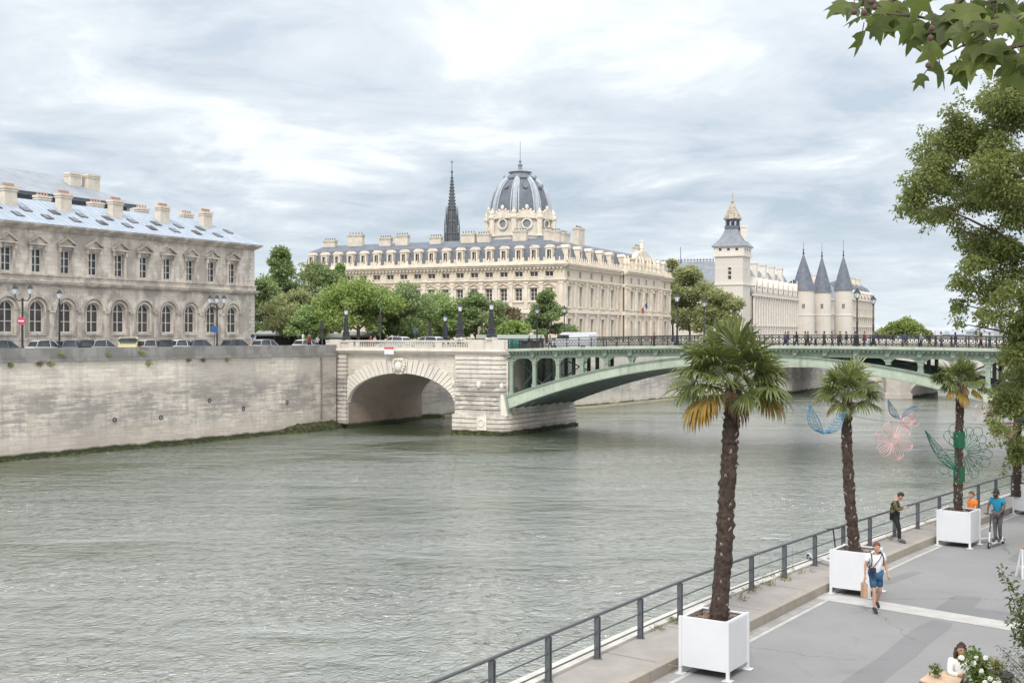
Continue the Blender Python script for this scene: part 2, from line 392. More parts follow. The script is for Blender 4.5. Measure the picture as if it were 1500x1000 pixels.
# quay edge: coping and the wall below it down to the water
struct('quay_coping', kerb_like(lambda z: RX(z) - .62, lambda z: RX(z) - .12, PV - .3, PV + .05), M['coping'])
mb = kerb_like(lambda z: RX(z) - .50, lambda z: RX(z) - .13, -1.5, PV - .3)
q = mb.build('embankment_wall', stone('low_quay', (.44, .40, .34), (.38, .34, .29), (.2, .2, .15), .96))
tag(q, 'low stone embankment wall under the grey railing and pavement', 'wall')
jt = MB()
for i in range(26):
    z = 14 + i * 2.35; dx = .62 * (KX(z) - RX(z)) / 2
    a, b = V((RX(z) - .1, z, PV + .003)), V((KX(z) - .26, z - (KX(z) - RX(z)) * .7, PV + .003))
    t = V((.57, .82, 0)) * .014
    jt.add([a - t, b - t, b + t, a + t], [(0, 1, 2, 3)])
tag(jt.build('pavement_joint', plain('joint', (.2, .18, .16), 1)), kind='structure')
# upper street with the parapet the picture is taken over
mb = MB(); n = 40
struct('street', strip(lambda z: WX(z) + .3, lambda z: WX(z) + 26, 9.6, -30, 70), M['street'])
mb = kerb_like(lambda z: WX(z), lambda z: WX(z) + .5, RD - .3, 9.72, -30, 110)
q = mb.build('retaining_wall', stone('upper_quay', (.5, .46, .4), (.44, .40, .34), (.25, .22, .2), .96))
tag(q, 'tall stone retaining wall carrying the upper street', 'wall')

# ------------------------------------------------------------------ railing of the lower quay
rail = thing('quay_railing', 'grey steel railing with flat posts along the lower quay', 'railing', (RX(25), 25, PV))
arc = []; z = 8.0
while z < 75:
    arc.append(V((RX(z), z, PV))); z += 2.06 * .82
# keep the phase of the posts in the picture
sh_ = 28.65; k0 = min(range(len(arc)), key=lambda i: abs(arc[i].y - sh_)); off = sh_ - arc[k0].y
arc = [V((RX(p.y + off), p.y + off, PV)) for p in arc]
for p in arc:
    mb = MB(); t = V((.57, .82, 0)).normalized(); nn = V((t.y, -t.x, 0))
    for e in (-.035, .035):
        c = p + t * e
        q1 = [c - t * .012 - nn * .055, c + t * .012 - nn * .055, c + t * .012 + nn * .055, c - t * .012 + nn * .055]
        mb.hexa(q1, [v + V((0, 0, .89)) for v in q1])
    mb.box(p.x - .09, p.x + .09, p.y - .09, p.y + .09, PV + .001, PV + .016)
    mb.build('post', M['steel'], rail)
fine = [V((RX(6 + i * .6), 6 + i * .6, 0)) for i in range(120)]
mb = MB(); mb.tube([p + V((0, 0, PV + .925)) for p in fine], .038, 8); mb.build('handrail', M['steel'], rail, smooth=50)
for h in (.22, .56):
    mb = MB(); mb.tube([p + V((0, 0, PV + h)) for p in fine], .018, 6); mb.build('lower_rail', M['steel'], rail, smooth=50)

# ------------------------------------------------------------------ the island quay
Q = [(-140, -40), (-95, 28), (-45.2, 104.8), (-33.5, 121.8), (-25, 136.0), (-21.2, 143.2)]
ST = 9.0
quaymat = stone('quay_stone', (.74, .675, .59), (.52, .47, .405), (.30, .275, .255), .92, 1.25, .42, .016, .8, .55, .10, (.30, .28, .27), .9, (.36, .33, .29), .46, .55)
def moss_tint(m, z0=.9, z1=2.6):
    nt = m.node_tree; b = nt.nodes['Principled BSDF']; src = b.inputs['Base Color'].links[0].from_socket; P = pos(nt)
    z = nd(nt, 'ShaderNodeSeparateXYZ', Vector=P).outputs[2]
    n = noiz(nt, P, .5, 5, .6, (1, 1, 1.5))
    zz = mth(nt, 'SUBTRACT', z, mth(nt, 'MULTIPLY', mth(nt, 'SUBTRACT', n, .5), 2.2))
    hi = ramp(nt, mth(nt, 'DIVIDE', zz, 8.0), [(z0 / 8, 1.0), (z1 / 8, 0.0)])
    c = mix(nt, mth(nt, 'MULTIPLY', hi, .45), src, (.34, .27, .24))
    mid = ramp(nt, mth(nt, 'DIVIDE', zz, 9.0), [(.14, 0.0), (.30, .9), (.60, 1.0), (.78, 0.0)])
    vl = along(nt, .92); n2 = mth(nt, 'ADD', mth(nt, 'MULTIPLY', noiz(nt, vl, .30, 8, .7, (1, 1.6, 1)), .55), mth(nt, 'MULTIPLY', noiz(nt, vl, 1.0, 6, .65, (.28, 3.2, 1)), .45)); n2 = ramp(nt, n2, [(.455, 0.0), (.53, 1.0)])
    c = mix(nt, mth(nt, 'MULTIPLY', mth(nt, 'MULTIPLY', mid, n2), .78), c, (.235, .22, .205))
    dr = ramp(nt, noiz(nt, vl, 1.0, 5, .6, (1.6, .16, 1)), [(.54, 0.0), (.66, .5)]); c = mix(nt, mth(nt, 'MULTIPLY', dr, mid), c, (.24, .23, .22))
    ln = ramp(nt, noiz(nt, vl, 1.0, 4, .6, (.35, 8, 1)), [(.57, 0.0), (.63, .55)]); c = mix(nt, ln, c, (.30, .275, .25))
    ru = ramp(nt, noiz(nt, P, .35, 4, .6, (1, 1, 2.2)), [(.62, 0.0), (.72, 1.0)])
    c = mix(nt, mth(nt, 'MULTIPLY', ru, .35), c, (.36, .24, .12))
    lo = ramp(nt, mth(nt, 'DIVIDE', mth(nt, 'SUBTRACT', z, mth(nt, 'MULTIPLY', n, .7)), 1.0), [(.05, 1.0), (.30, 0.0)])
    c = mix(nt, lo, c, (.035, .045, .015))
    nt.links.new(c, b.inputs['Base Color'])
moss_tint(quaymat)
parmat = stone('parapet_stone', (.31, .295, .285), (.23, .22, .215), (.11, .11, .095), .92, 1.5, 1.3, .012, .75, .6, .5, (.10, .10, .09), .9, None, .46, .56)
def poly_wall(pts, z0, z1, t, off=0.0):
    """wall of thickness t standing behind a polyline (river side on the right of travel), shifted off towards the river"""
    m_ = MB(); n = len(pts); nor = []
    for i in range(n):
        d = V((*pts[min(i + 1, n - 1)], 0)) - V((*pts[max(i - 1, 0)], 0)); d.normalize(); nor.append(V((d.y, -d.x, 0)))
    a = [V((*pts[i], 0)) + nor[i] * off for i in range(n)]; b = [p - nn * t for p, nn in zip(a, nor)]
    vs = []
    for p, q in zip(a, b): vs += [(p.x, p.y, z0), (q.x, q.y, z0), (q.x, q.y, z1), (p.x, p.y, z1)]
    fs = []
    for i in range(n - 1):
        o = 4 * i
        for j in range(4): fs.append((o + j, o + (j + 1) % 4, o + 4 + (j + 1) % 4, o + 4 + j))
    fs += [(3, 2, 1, 0), (4 * n - 4, 4 * n - 3, 4 * n - 2, 4 * n - 1)]
    m_.add(vs, fs); return m_
qw = thing('quay_wall', 'long stained stone quay wall with dark parapet along the river', 'wall', (-33.5, 121.8, 0))
poly_wall(Q, -2, 8.72, 1.6).build('wall_face', quaymat, qw)
poly_wall(Q, 8.72, 8.98, 1.5, .22).build('string_course', parmat, qw)
poly_wall(Q, 8.98, 9.98, .55, .06).build('parapet', parmat, qw)
moss, nt, b = base('moss', 1.0); n = noiz(nt, pos(nt), 2.2, 6, .7, (1, 1, 1.6)); nt.links.new(ramp(nt, n, [(.38, (.018, .016, .010)), (.52, (.035, .042, .012)), (.66, (.10, .115, .025))]), b.inputs['Base Color']); bump(nt, b, n, 1.0, .15)
mb = MB(); r_ = rng(3)
def qpt(t):       # t metres along the visible quay, from (-45.2,104.8)
    pts = [V((*p, 0)) for p in Q[2:]]
    for a, b in zip(pts, pts[1:]):
        L = (b - a).length
        if t <= L: d = (b - a) / L; return a + d * t, V((d.y, -d.x, 0))
        t -= L
    d = (pts[-1] - pts[-2]).normalized(); return pts[-1], V((d.y, -d.x, 0))
vs = []; n = 90
for i in range(n + 1):
    t = -0 + 45.5 * i / n; p, nn = qpt(t)
    bul = max(0, min(1, (t - 33) / 5)) * max(0, min(1, (47.5 - t) / 3)) if t > 33 else 0
    o = .12 + .12 * noise.noise(V((t * .6, 0, 1))) + bul * 1.3; h = .20 + .14 * noise.noise(V((t * .9, 3, 1))) + bul * (.75 + .35 * noise.noise(V((t * 1.2, 9, 1))))
    for k, (oo, hh) in enumerate(((o + .25, -.4), (o, .1), (o * .6, h * .7), (.0, h), (-.1, h))):
        vs.append(p + nn * oo + V((0, 0, hh)))
mb.add(vs, [(i * 5 + j, i * 5 + 5 + j, i * 5 + 6 + j, i * 5 + 1 + j) for i in range(n) for j in range(4)])
mb.build('moss_bank', moss, qw, smooth=60)
for t, h in ((12, 3.0), (17.5, 2.9), (24, 4.3), (29, 3.2), (36, 3.5)):
    p, nn = qpt(t); mb = MB(); c = p + nn * .06 + V((0, 0, h)); d = V((-nn.y, nn.x, 0))
    mb.tube([c + (d * math.cos(g * PI / 6) + V((0, 0, math.sin(g * PI / 6)))) * .2 for g in range(13)], .04, 5); mb.build('mooring_ring', M['iron'], qw)
p, nn = qpt(42.3); mb = MB(); mb.tube([p + nn * .1 + V((0, 0, 1.2)), p + nn * .1 + V((0, 0, 8.5))], .09, 6); mb.build('drain_pipe', plain('rust', (.2, .15, .12), .9, .3, 3), qw)

BF = Fr((-.1, 131.8), (.863, -.505)); SP = 2.92
# street level on the island: one slab following both quays
isl = [(-140, -40), (-95, 28), (-45.9, 105.2), (-34.2, 122.2), (-25.6, 136.3), (-21.6, 143.6), (-13, 158.3), (12.4, 182.6), (27.9, 205.6), (52, 225), (92, 290), (150, 380), (300, 600), (300, 900), (-600, 900), (-600, -40)]
mb = MB(); mb.prism([(x, y, ST - .6) for x, y in isl], (0, 0, .6)); struct('street', mb, M['street'])
Q2 = [(-13.5, 157.8), (-9.6, 161.0), (12.6, 182.2), (28.3, 205.1), (53, 225), (92.6, 289.6), (150.5, 379.6), (300, 599)]
qw2 = thing('quay_wall', 'pale streaked quay wall seen beneath the green iron arch', 'wall', (12.6, 182, 0))
q2m = stone('far_quay', (.56, .52, .46), (.50, .46, .41), (.33, .31, .29), .75, 1.4, .5, .008, .6, .8, .12, (.27, .25, .24))
moss_tint(q2m, .3, 1.0)
poly_wall(Q2, -2, 9.0, 1.5).build('wall_face', q2m, qw2)
poly_wall(Q2, 9.0, 9.95, .5, .05).build('parapet', q2m, qw2)
poly_wall(Q2[1:4], -1, .35, 1.0, .7).build('footing', stone('footing', (.4, .36, .26), (.36, .32, .22), (.15, .15, .06), .75), qw2)
# ------------------------------------------------------------------ the bridge
PX = BF.p
def deck(n): return 9.65 + .5 * (1 - ((n - 11) / 11.0) ** 2) if n > 0 else 9.65
def rimtop(n): return 9.28 - .0525 * (n - 9.5) ** 2
NE = 19.2; BW = 15.5
bst = stone('bridge_stone', (.70, .645, .57), (.60, .55, .48), (.26, .22, .20), BF.ang(), 1.1, .46, .006, .55, .55, .22, (.27, .23, .22), .85, (.34, .31, .28), .50, .66)
moss_tint(bst, .4, 1.2)
bst_l = stone('bridge_voussoir', (.72, .67, .60), (.66, .61, .54), (.33, .29, .27), BF.ang(), 3, 3, .002, .45, .5, .4, (.32, .29, .27), .85, None, .5, .7)
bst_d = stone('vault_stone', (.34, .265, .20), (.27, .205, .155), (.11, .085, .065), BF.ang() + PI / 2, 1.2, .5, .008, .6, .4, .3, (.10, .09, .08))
br = thing('bridge', 'river bridge with green iron arch between rusticated stone piers', 'bridge', PX(28, 0, 0))
def joint_wall(mb, u0, u1, d, z0, z1, course=.50, gap=.09, back=.17, wrap=0):
    """rusticated face: courses standing proud of a recessed backing"""
    z = z0
    while z < z1 - .05:
        t = min(z + course - gap, z1); mb.ob(BF, u0, u1, d - .5, d, z, t); z += course
    mb.ob(BF, u0 + back, u1 - back, d - .6, d - back, z0, z1)
# side arch geometry (metres along s)
SC, SRX, SRZ, SPZ = -5.15 * SP, 7.72, 3.72, 3.0
def ell(th, k=0.0): return SC - (SRX + k) * math.cos(th), SPZ + (SRZ + k) * math.sin(th)
K = 28
def stone_end(mirror=False):
    s0, s1 = SC - SRX, SC + SRX
    mf = MB(); TOP = 8.98
    for i in range(K):
        a, za = ell(PI * i / K); b, zb = ell(PI * (i + 1) / K)
        mf.add([PX(a, 0, za), PX(b, 0, zb), PX(b, 0, TOP), PX(a, 0, TOP)], [(0, 1, 2, 3)])
        mf.add([PX(a, -BW, za), PX(b, -BW, zb), PX(b, -BW, TOP), PX(a, -BW, TOP)], [(3, 2, 1, 0)])
    mf.ob(BF, s0 - 3.0, s0, -BW, 0, -2, TOP); mf.ob(BF, s1, -.4, -BW, 0, -2, TOP)
    mf.build('spandrel_wall', bst, br)
    mv = MB(); pr = []
    for i in range(K + 1): pr.append(ell(PI * i / K))
    for (a, za), (b, zb) in zip(pr, pr[1:]):
        mv.add([PX(a, -.02, za), PX(b, -.02, zb), PX(b, -BW + .02, zb), PX(a, -BW + .02, za)], [(3, 2, 1, 0)])
    for e in (s0, s1):
        sg = .004 if e == s0 else -.004
        mv.add([PX(e + sg, -.02, -1), PX(e + sg, -.02, SPZ), PX(e + sg, -BW, SPZ), PX(e + sg, -BW, -1)], [(0, 1, 2, 3)])
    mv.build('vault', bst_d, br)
    NV = 37; ov = MB()
    for i in range(NV):
        if i == NV // 2: continue
        g0, g1 = PI * i / NV + .006, PI * (i + 1) / NV - .006
        ex = 1.5 + (.18 if i % 2 else 0)
        p = [ell(g0, -.02), ell(g1, -.02), ell(g1, ex), ell(g0, ex)]
        p = [(x, max(z, SPZ)) for x, z in p]
        ov.hexa([PX(x, -.45, z) for x, z in p], [PX(x, .17, z) for x, z in p])
    ov.build('arch_ring', bst_l, br)
    # keystone with its carved crest
    kx, kz = SC, SPZ + SRZ; mb = MB()
    mb.hexa([PX(kx - .42, -.4, kz - .12), PX(kx + .42, -.4, kz - .12), PX(kx + .62, -.4, kz + 1.75), PX(kx - .62, -.4, kz + 1.75)],
            [PX(kx - .42, .34, kz - .12), PX(kx + .42, .34, kz - .12), PX(kx + .62, .34, kz + 1.75), PX(kx - .62, .34, kz + 1.75)])
    ks = mb.build('keystone', bst_l, br); mb = MB()
    c = PX(kx, .42, kz + .75); mb.ball(c, .5, .5, .62, 12, 8)
    for sx_ in (-1, 1):
        for k in range(5):
            g = k / 4; mb.ball(PX(kx + sx_ * (.55 + .25 * math.sin(g * 3)), .38, kz + .35 + g * 1.2), .2, .2, .2, 8, 5)
    for k in range(3): mb.ball(PX(kx - .35 + .35 * k, .42, kz + 1.55), .17, .17, .22, 8, 5)
    mb.build('carved_crest', bst_l, ks, smooth=60)
stone_end()
# rusticated pilaster at the quay end, and the rusticated river pier
mb = MB(); joint_wall(mb, SC - SRX - 2.75, SC - SRX - .02, .42, .35, 8.95); mb.build('pilaster', bst, br)
mb = MB(); z = .3
def pier_ring(o, z0, z1, sx0=SC + SRX + .15, ex=0.0):
    pts = []
    s1 = -.35 + o; R_ = 1.5
    pts.append((sx0 - o, .15 - .5)); pts.append((sx0 - o, .75 + o - .25)); pts.append((sx0 - o + .25, .75 + o))
    for k in range(7):
        g = PI / 2 * k / 6; pts.append((s1 - R_ + R_ * math.sin(g), .75 + o - R_ + R_ * math.cos(g)))
    pts += [(s1, -BW - .6), (sx0 - o, -BW - .6)]
    mb.prism([PX(a, b, z0) for a, b in pts], (0, 0, z1 - z0))
while z < 8.9:
    lo = z < 2.2
    pier_ring(.22 if lo else 0.0, z, min(z + .41, 8.95)); pier_ring(-.20 if not lo else .04, z + .41, z + .505) if z < 8.5 else None
    z += .505 if lo else .505
mb.build('river_pier', bst, br)
mb = MB()
for k in range(12): pass
vs = []; nb = 40
base_pts = [(SC + SRX - .1, .9), (SC + SRX + .1, 1.15), (-2.6, 1.2), (-1.0, .95), (-.1, .2), (.1, -1), (.12, -BW - .7)]
for i, (a, b) in enumerate(base_pts):
    vs += [PX(a, b, -.4), PX(a * 1.0 - .12 if i > 3 else a, b - .1, .34 + .1 * noise.noise(V((i * 1.7, 0, 0)))), PX(a - .3 if i > 3 else a, b - .35, .36)]
mb.add(vs, [(i * 3 + j, i * 3 + 3 + j, i * 3 + 4 + j, i * 3 + 1 + j) for i in range(len(base_pts) - 1) for j in range(2)])
mb.build('moss_skirt', moss, br)
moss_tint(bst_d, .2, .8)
def crest(s, z, d, r=.36, ring=False):
    mb = MB(); c = PX(s, d, z)
    mb.ob(BF, s - .62, s + .62, d - .3, d + .1, z - .8, z + .75) if ring else mb.ball(c, r * .9, r * .9, r * 1.2, 10, 7)
    if ring:
        c = PX(s, d + .14, z); mb.tube([c + BF.u * .38 * math.cos(g * PI / 8) + V((0, 0, .38 * math.sin(g * PI / 8))) for g in range(17)], .07, 6)
    mb.build('ring_stone' if ring else 'carved_boss', bst_l, br, smooth=50)
crest(-3.75, 5.55, .78); crest(-1.0, 5.5, .35, .3); crest(SC + SRX - .1, 5.6, .2, .3)
crest(-3.2, 1.35, 1.0, ring=True)
# stone cornice and balustrade over the stone part
mb = MB(); A0 = SC - SRX - 3.0
for z0, z1, o in ((8.98, 9.12, .55), (9.12, 9.3, .75), (9.3, 9.42, .95), (9.42, 9.55, .85)): mb.ob(BF, A0, -.2 + .3, -.3, o, z0, z1)
mb.build('stone_cornice', bst_l, br)
balm = stone('balustrade_stone', (.62, .58, .52), (.58, .54, .48), (.32, .30, .28), BF.ang(), 2, 2, .004, .5, .45, .6, (.34, .32, .31), .85, None, .5, .7)
mb = MB(); mb.ob(BF, A0, -.1, .1, .6, 9.55, 9.75); mb.ob(BF, A0, -.1, .06, .64, 10.36, 10.55)
solid = [(A0, A0 + 4.2), (SC - 6.2, SC - 5.6), (SC + 5.3, SC + 6.2), (-5.3, -.1)]
for a, b in solid: mb.ob(BF, a, b, .14, .58, 9.75, 10.36)
s = A0
while s < -.2:
    if not any(a - .1 < s < b + .1 for a, b in solid):
        mb.lathe(PX(s, .35, 9.75), [(.09, 0), (.11, .08), (.06, .16), (.12, .3), (.07, .48), (.1, .56), (.1, .61)], 8)
    s += .33
for s_ in (-3.9, -1.2, A0 + 1.6): mb.ob(BF, s_ - .8, s_ + .8, -.1, .8, 9.552, 10.62)
mb.build('balustrade', balm, br)
# navigation board on the cornice over the stone arch
nb = thing('navigation_sign', 'red and white river navigation board on the stone cornice', 'sign', PX(SC - .9, .97, 8.95))
mb = MB(); mb.ob(BF, SC - 1.6, SC - .25, .97, 1.02, 8.9, 9.75); mb.build('board', M['white'], nb)
mb = MB(); mb.ob(BF, SC - 1.6, SC - .25, 1.022, 1.03, 9.5, 9.75); mb.build('red_band', flat((.6, .09, .1)), nb)
# iron part ------------------------------------------------------
ns = [i * .25 for i in range(-1, int(NE / .25) + 1)]
def rib(mb, d0, d1, f0, f1):
    for a, b in zip(ns, ns[1:]):
        q = lambda n, d, f: PX(n * SP, d, rimtop(n) + f(n))
        mb.hexa([q(a, d0, f0), q(b, d0, f0), q(b, d1, f0), q(a, d1, f0)], [q(a, d0, f1), q(b, d0, f1), q(b, d1, f1), q(a, d1, f1)])
TH = lambda n: .92 + .5 * (abs(n - 9.5) / 9.5) ** 2
rm = MB(); rib(rm, -.35, .08, lambda n: -TH(n), lambda n: -.1); o_ = rm.build('arch_rib', M['green_lt'], br)
rm = MB(); rib(rm, -.5, .26, lambda n: -.1, lambda n: 0.0); rib(rm, -.3, .17, lambda n: -.24, lambda n: -.1); rib(rm, -.5, .22, lambda n: -TH(n) - .07, lambda n: -TH(n)); rm.build('arch_flange', M['green'], br)
for k in range(1, 9):
    d = -BW * k / 8 * .97
    rm = MB(); rib(rm, d - .1, d + .1, lambda n: -TH(n), lambda n: 0.0); rib(rm, d - .3, d + .3, lambda n: -TH(n) - .06, lambda n: -TH(n)); rm.build('arch_rib', M['green_dk'], br)
for i in range(0, 39):
    n_ = i * .5 + .1; rm = MB(); zt = rimtop(n_)
    rm.ob(BF, n_ * SP - .07, n_ * SP + .07, -BW * .97, -.4, zt - TH(n_) + .1, zt - .08); rm.build('cross_girder', M['green_dk'], br)
for s_, z_, sg in ((-.45, 3.6, 1), (NE * SP + .3, 3.6, -1)):     # skewback shoe at each springing
    pass
mb = MB(); n0 = -.25
mb.hexa([PX(-1.05, -.5, 1.9), PX(-.2, -.5, 2.2), PX(-.2, .5, 2.2), PX(-1.05, .5, 1.9)], [PX(-1.25, -.5, 4.5), PX(-.75, -.5, 4.6), PX(-.75, .5, 4.6), PX(-1.25, .5, 4.5)]); mb.build('bearing_stone', bst_l, br)
mb = MB(); mb.hexa([PX(-.42, -.5, 2.5), PX(-.12, -.5, 2.62), PX(-.12, .34, 2.62), PX(-.42, .34, 2.5)], [PX(-.85, -.5, 4.45), PX(-.55, -.5, 4.6), PX(-.55, .34, 4.6), PX(-.85, .34, 4.45)]); mb.build('bearing_shoe', M['green'], br)
GB = lambda n: deck(n) - 1.12
for i in range(20):
    zb, zt = rimtop(i), GB(i)
    s_ = i * SP + .02
    zcap = zt - .62
    cm = MB()
    if zcap - zb > .5:
        cm.ob(BF, s_ - .27, s_ + .27, -.36, .12, zb - .1, zb + .28); cm.ob(BF, s_ - .2, s_ + .2, -.3, .05, zb + .28, zcap)
        for z_ in (zb + .3, zcap - .12): cm.ob(BF, s_ - .25, s_ + .25, -.34, .1, z_, z_ + .08)
    if zt - zb > .35: cm.ob(BF, s_ - .24, s_ + .24, -.33, .08, max(zb - .1, zcap), zt + .02); cm.ob(BF, s_ - .33, s_ + .33, -.36, .14, max(zb, zt - .32), zt - .14)
    for sg in (-1, 1):    # curved bracket
        if zt - zb < .3: continue
        R_ = min(1.0, zt - zb); pts = [(s_ + sg * .24, zt)]
        for k in range(7):
            g = PI / 2 * k / 6; pts.append((s_ + sg * (.24 + R_ * .95 * (1 - math.cos(g)) ), zt - R_ * .72 + R_ * .72 * math.sin(g)))
        pts.append((s_ + sg * (.24 + R_ * .95), zt)) if False else None
        cm.prism([PX(a, .0, z) for a, z in pts], BF.n * -.22)
    cm.ob(BF, s_ - .24, s_ + .24, .1, .42, zt + .30, zt + .72); cm.ob(BF, s_ - .16, s_ + .16, .1, .5, zt + .18, zt + .34)
    cm.build('spandrel_column', M['green'], br)
    if zt - zb > 1.2:
        for k in (2, 4):
            d = -BW * k / 8 * .97; cm = MB(); cm.ob(BF, s_ - .16, s_ + .16, d - .16, d + .16, zb - .1, zt + .3); cm.build('inner_column', M['green_dk'], br)
        if i not in (3, 16):
            e = i + 1 if i < 9 else i - 1
            cm = MB()
            for (na, za), (nb_, zb2) in (((i, zb + .3), (e, GB(e) - .3)), ((i, zt - .3), (e, rimtop(e) + .2))):
                cm.tube([PX(na * SP, -1.9, za), PX(nb_ * SP, -1.9, zb2)], .07, 4)
            cm.build('cross_brace', M['green_dk'], br)
nf = [i * .5 for i in range(0, int(NE * 2) + 1)] + [NE]
def band(mb, d0, d1, a, b, lo=-.05):
    for n0_, n1_ in zip(nf, nf[1:]):
        n0_ = lo if n0_ == 0 else n0_
        mb.hexa([PX(n0_ * SP, d0, deck(n0_) + a), PX(n1_ * SP, d0, deck(n1_) + a), PX(n1_ * SP, d1, deck(n1_) + a), PX(n0_ * SP, d1, deck(n0_) + a)],
                [PX(n0_ * SP, d0, deck(n0_) + b), PX(n1_ * SP, d0, deck(n1_) + b), PX(n1_ * SP, d1, deck(n1_) + b), PX(n0_ * SP, d1, deck(n0_) + b)])
mb = MB(); band(mb, -.3, .1, -1.12, -.45); band(mb, -.3, .2, -.86, -.78); mb.build('girder', M['green'], br)
mb = MB(); band(mb, -.3, .55, -.45, -.36); band(mb, -.3, .7, -.36, -.28); mb.build('cornice_moulding', M['green'], br)
mb = MB(); band(mb, -.3, .95, -.28, -.03); mb.build('cornice', M['green_lt'], br)
mb = MB(); band(mb, -BW, -.32, -.9, -.42); mb.build('deck', M['green_dk'], br)
mb = MB(); band(mb, -BW, -.31, -.41, -.36); mb.ob(BF, A0 - 30, -.12, -BW, .1, 9.0, 9.30); mb.build('roadway', M['street'], br)
# dentils under the cornice
mb = MB(); k = 0
while k * .42 < NE * SP:
    s_ = k * .42; n_ = s_ / SP; mb.ob(BF, s_, s_ + .2, .1, .5, deck(n_) - .62, deck(n_) - .452); k += 1
mb.build('dentil_course', M['green'], br)
# cast-iron railing
def railing(d, n_from, n_to, detail, parent, name):
    N = int((n_to - n_from) * SP / 1.46)
    g = lambda s, z: PX(s, d, deck(s / SP) + z)
    m1 = MB()
    for zz_, r in ((1.0, .055), (.80, .03), (.10, .035)):
        m1.tube([g(n_from * SP + (n_to - n_from) * SP * i / 60, zz_) for i in range(61)], r, 6)
    m1.build('top_rail', M['iron'], parent)
    m2 = MB()
    for i in range(N + 1):
        s_ = n_from * SP + i * 1.46
        m2.tube([g(s_, 0), g(s_, 1.02)], .06, 6)
        if not detail or i == N: continue
        for k in range(4):
            sc_ = s_ + .18 + .365 * k
            for (zc_, r) in ((.60, .16), (.27, .13)):
                c = g(sc_, zc_); m2.tube([c + BF.u * r * math.cos(j * PI / 4) + V((0, 0, r * math.sin(j * PI / 4))) for j in range(9)], .026, 4, caps=False)
        for k in range(8):
            sc_ = s_ + .183 * k; m2.tube([g(sc_, .1), g(sc_, .8)], .018, 4, caps=False)
    m2.build('iron_panel', M['iron'], parent)
r1 = thing('bridge_railing', 'black cast iron railing with ring ornament on the green arch', 'railing', PX(28, .5, deck(9)))
railing(.5, -.02, NE - .1, True, r1, 'a')
r2 = thing('bridge_railing', 'plain dark railing along the far side of the iron bridge', 'railing', PX(28, -BW + .3, deck(9)))
railing(-BW + .3, -8, NE - .1, False, r2, 'b')
# right-bank pier and the abutment beyond it
mb = MB(); mb.ob(BF, NE * SP + .05, NE * SP + 6.5, -BW - .6, .75, -2, 9.0); mb.ob(BF, NE * SP + .05, NE * SP + 34, -BW, .5, 9.0, 9.95); mb.ob(BF, NE * SP + 26, NE * SP + 34, -BW, .2, 2, 9.0)
mb.ob(BF, NE * SP + .05, NE * SP + 34, .1, .5, 9.95, 10.7)
mb.build('river_pier', bst, br)
# ------------------------------------------------------------------ hospital building on the island quay
HD = Fr((-34.3, 158.0), (.479, .878))
hst = stone('soot_limestone', (.72, .655, .575), (.52, .465, .41), (.19, .165, .15), HD.ang(), 1.2, .48, .010, .85, .6, .40, (.18, .155, .145), .88, (.22, .18, .15), .46, .55)
htrim = stone('soot_trim', (.66, .595, .52), (.50, .45, .395), (.19, .165, .15), HD.ang(), 2.5, 3, .004, .8, .6, .7, (.17, .15, .14), .85, None, .45, .56)
hd = thing('hospital_building', 'long soot stained two storey stone building with arched windows and zinc roof', 'building', HD.p(-25, -8, ST))
bays = [-4.26 - 3.82 * i for i in range(13)]
U0, U1 = -54.0, 0.0
ops = []
for b in bays: ops += [(b - .72, b + .72, 17.85, 20.45), (b - .95, b + .95, 11.4, 14.8, True)]
mb = MB(); wall(mb, HD, U0, U1, ST - .2, 22.4, ops, 0, .4)
mb.ob(HD, U0, U1 - .01, -15.5, -.45, ST - .2, 22.4)
mb.build('wall', hst, hd)
mb = MB(); e = Fr(HD.p(U1, 0, 0), (-HD.n.x, -HD.n.y)); 
for k in range(27):      # quoins at the corner
    L_ = .95 if k % 2 else .65; mb.ob(HD, U1 - L_, U1 + .05, -L_, .05, ST + .25 + k * .48, ST + .68 + k * .48)
mb.build('quoin', balm, hd)
mb = MB()
for z0, z1, o in ((16.55, 16.7, .3), (16.7, 16.9, .48), (16.9, 17.0, .55), (17.0, 17.55, .16), (17.55, 17.7, .28)): mb.ob(HD, U0, U1 + o, -.39, o, z0, z1)
mb.build('string_course', htrim, hd)
mb = MB()
for z0, z1, o in ((22.4, 22.55, .2), (22.55, 22.75, .45), (22.75, 22.9, .7), (22.9, 23.08, .85)): mb.ob(HD, U0, U1 + o, -15.6 - o, o, z0, z1)
mb.build('cornice', htrim, hd)
mb = MB(); mb.ob(HD, U0, U1 + .12, -.39, .12, ST, 10.6); mb.ob(HD, U0, U1 + .16, -.39, .16, 10.6, 10.78); mb.build('plinth', htrim, hd)
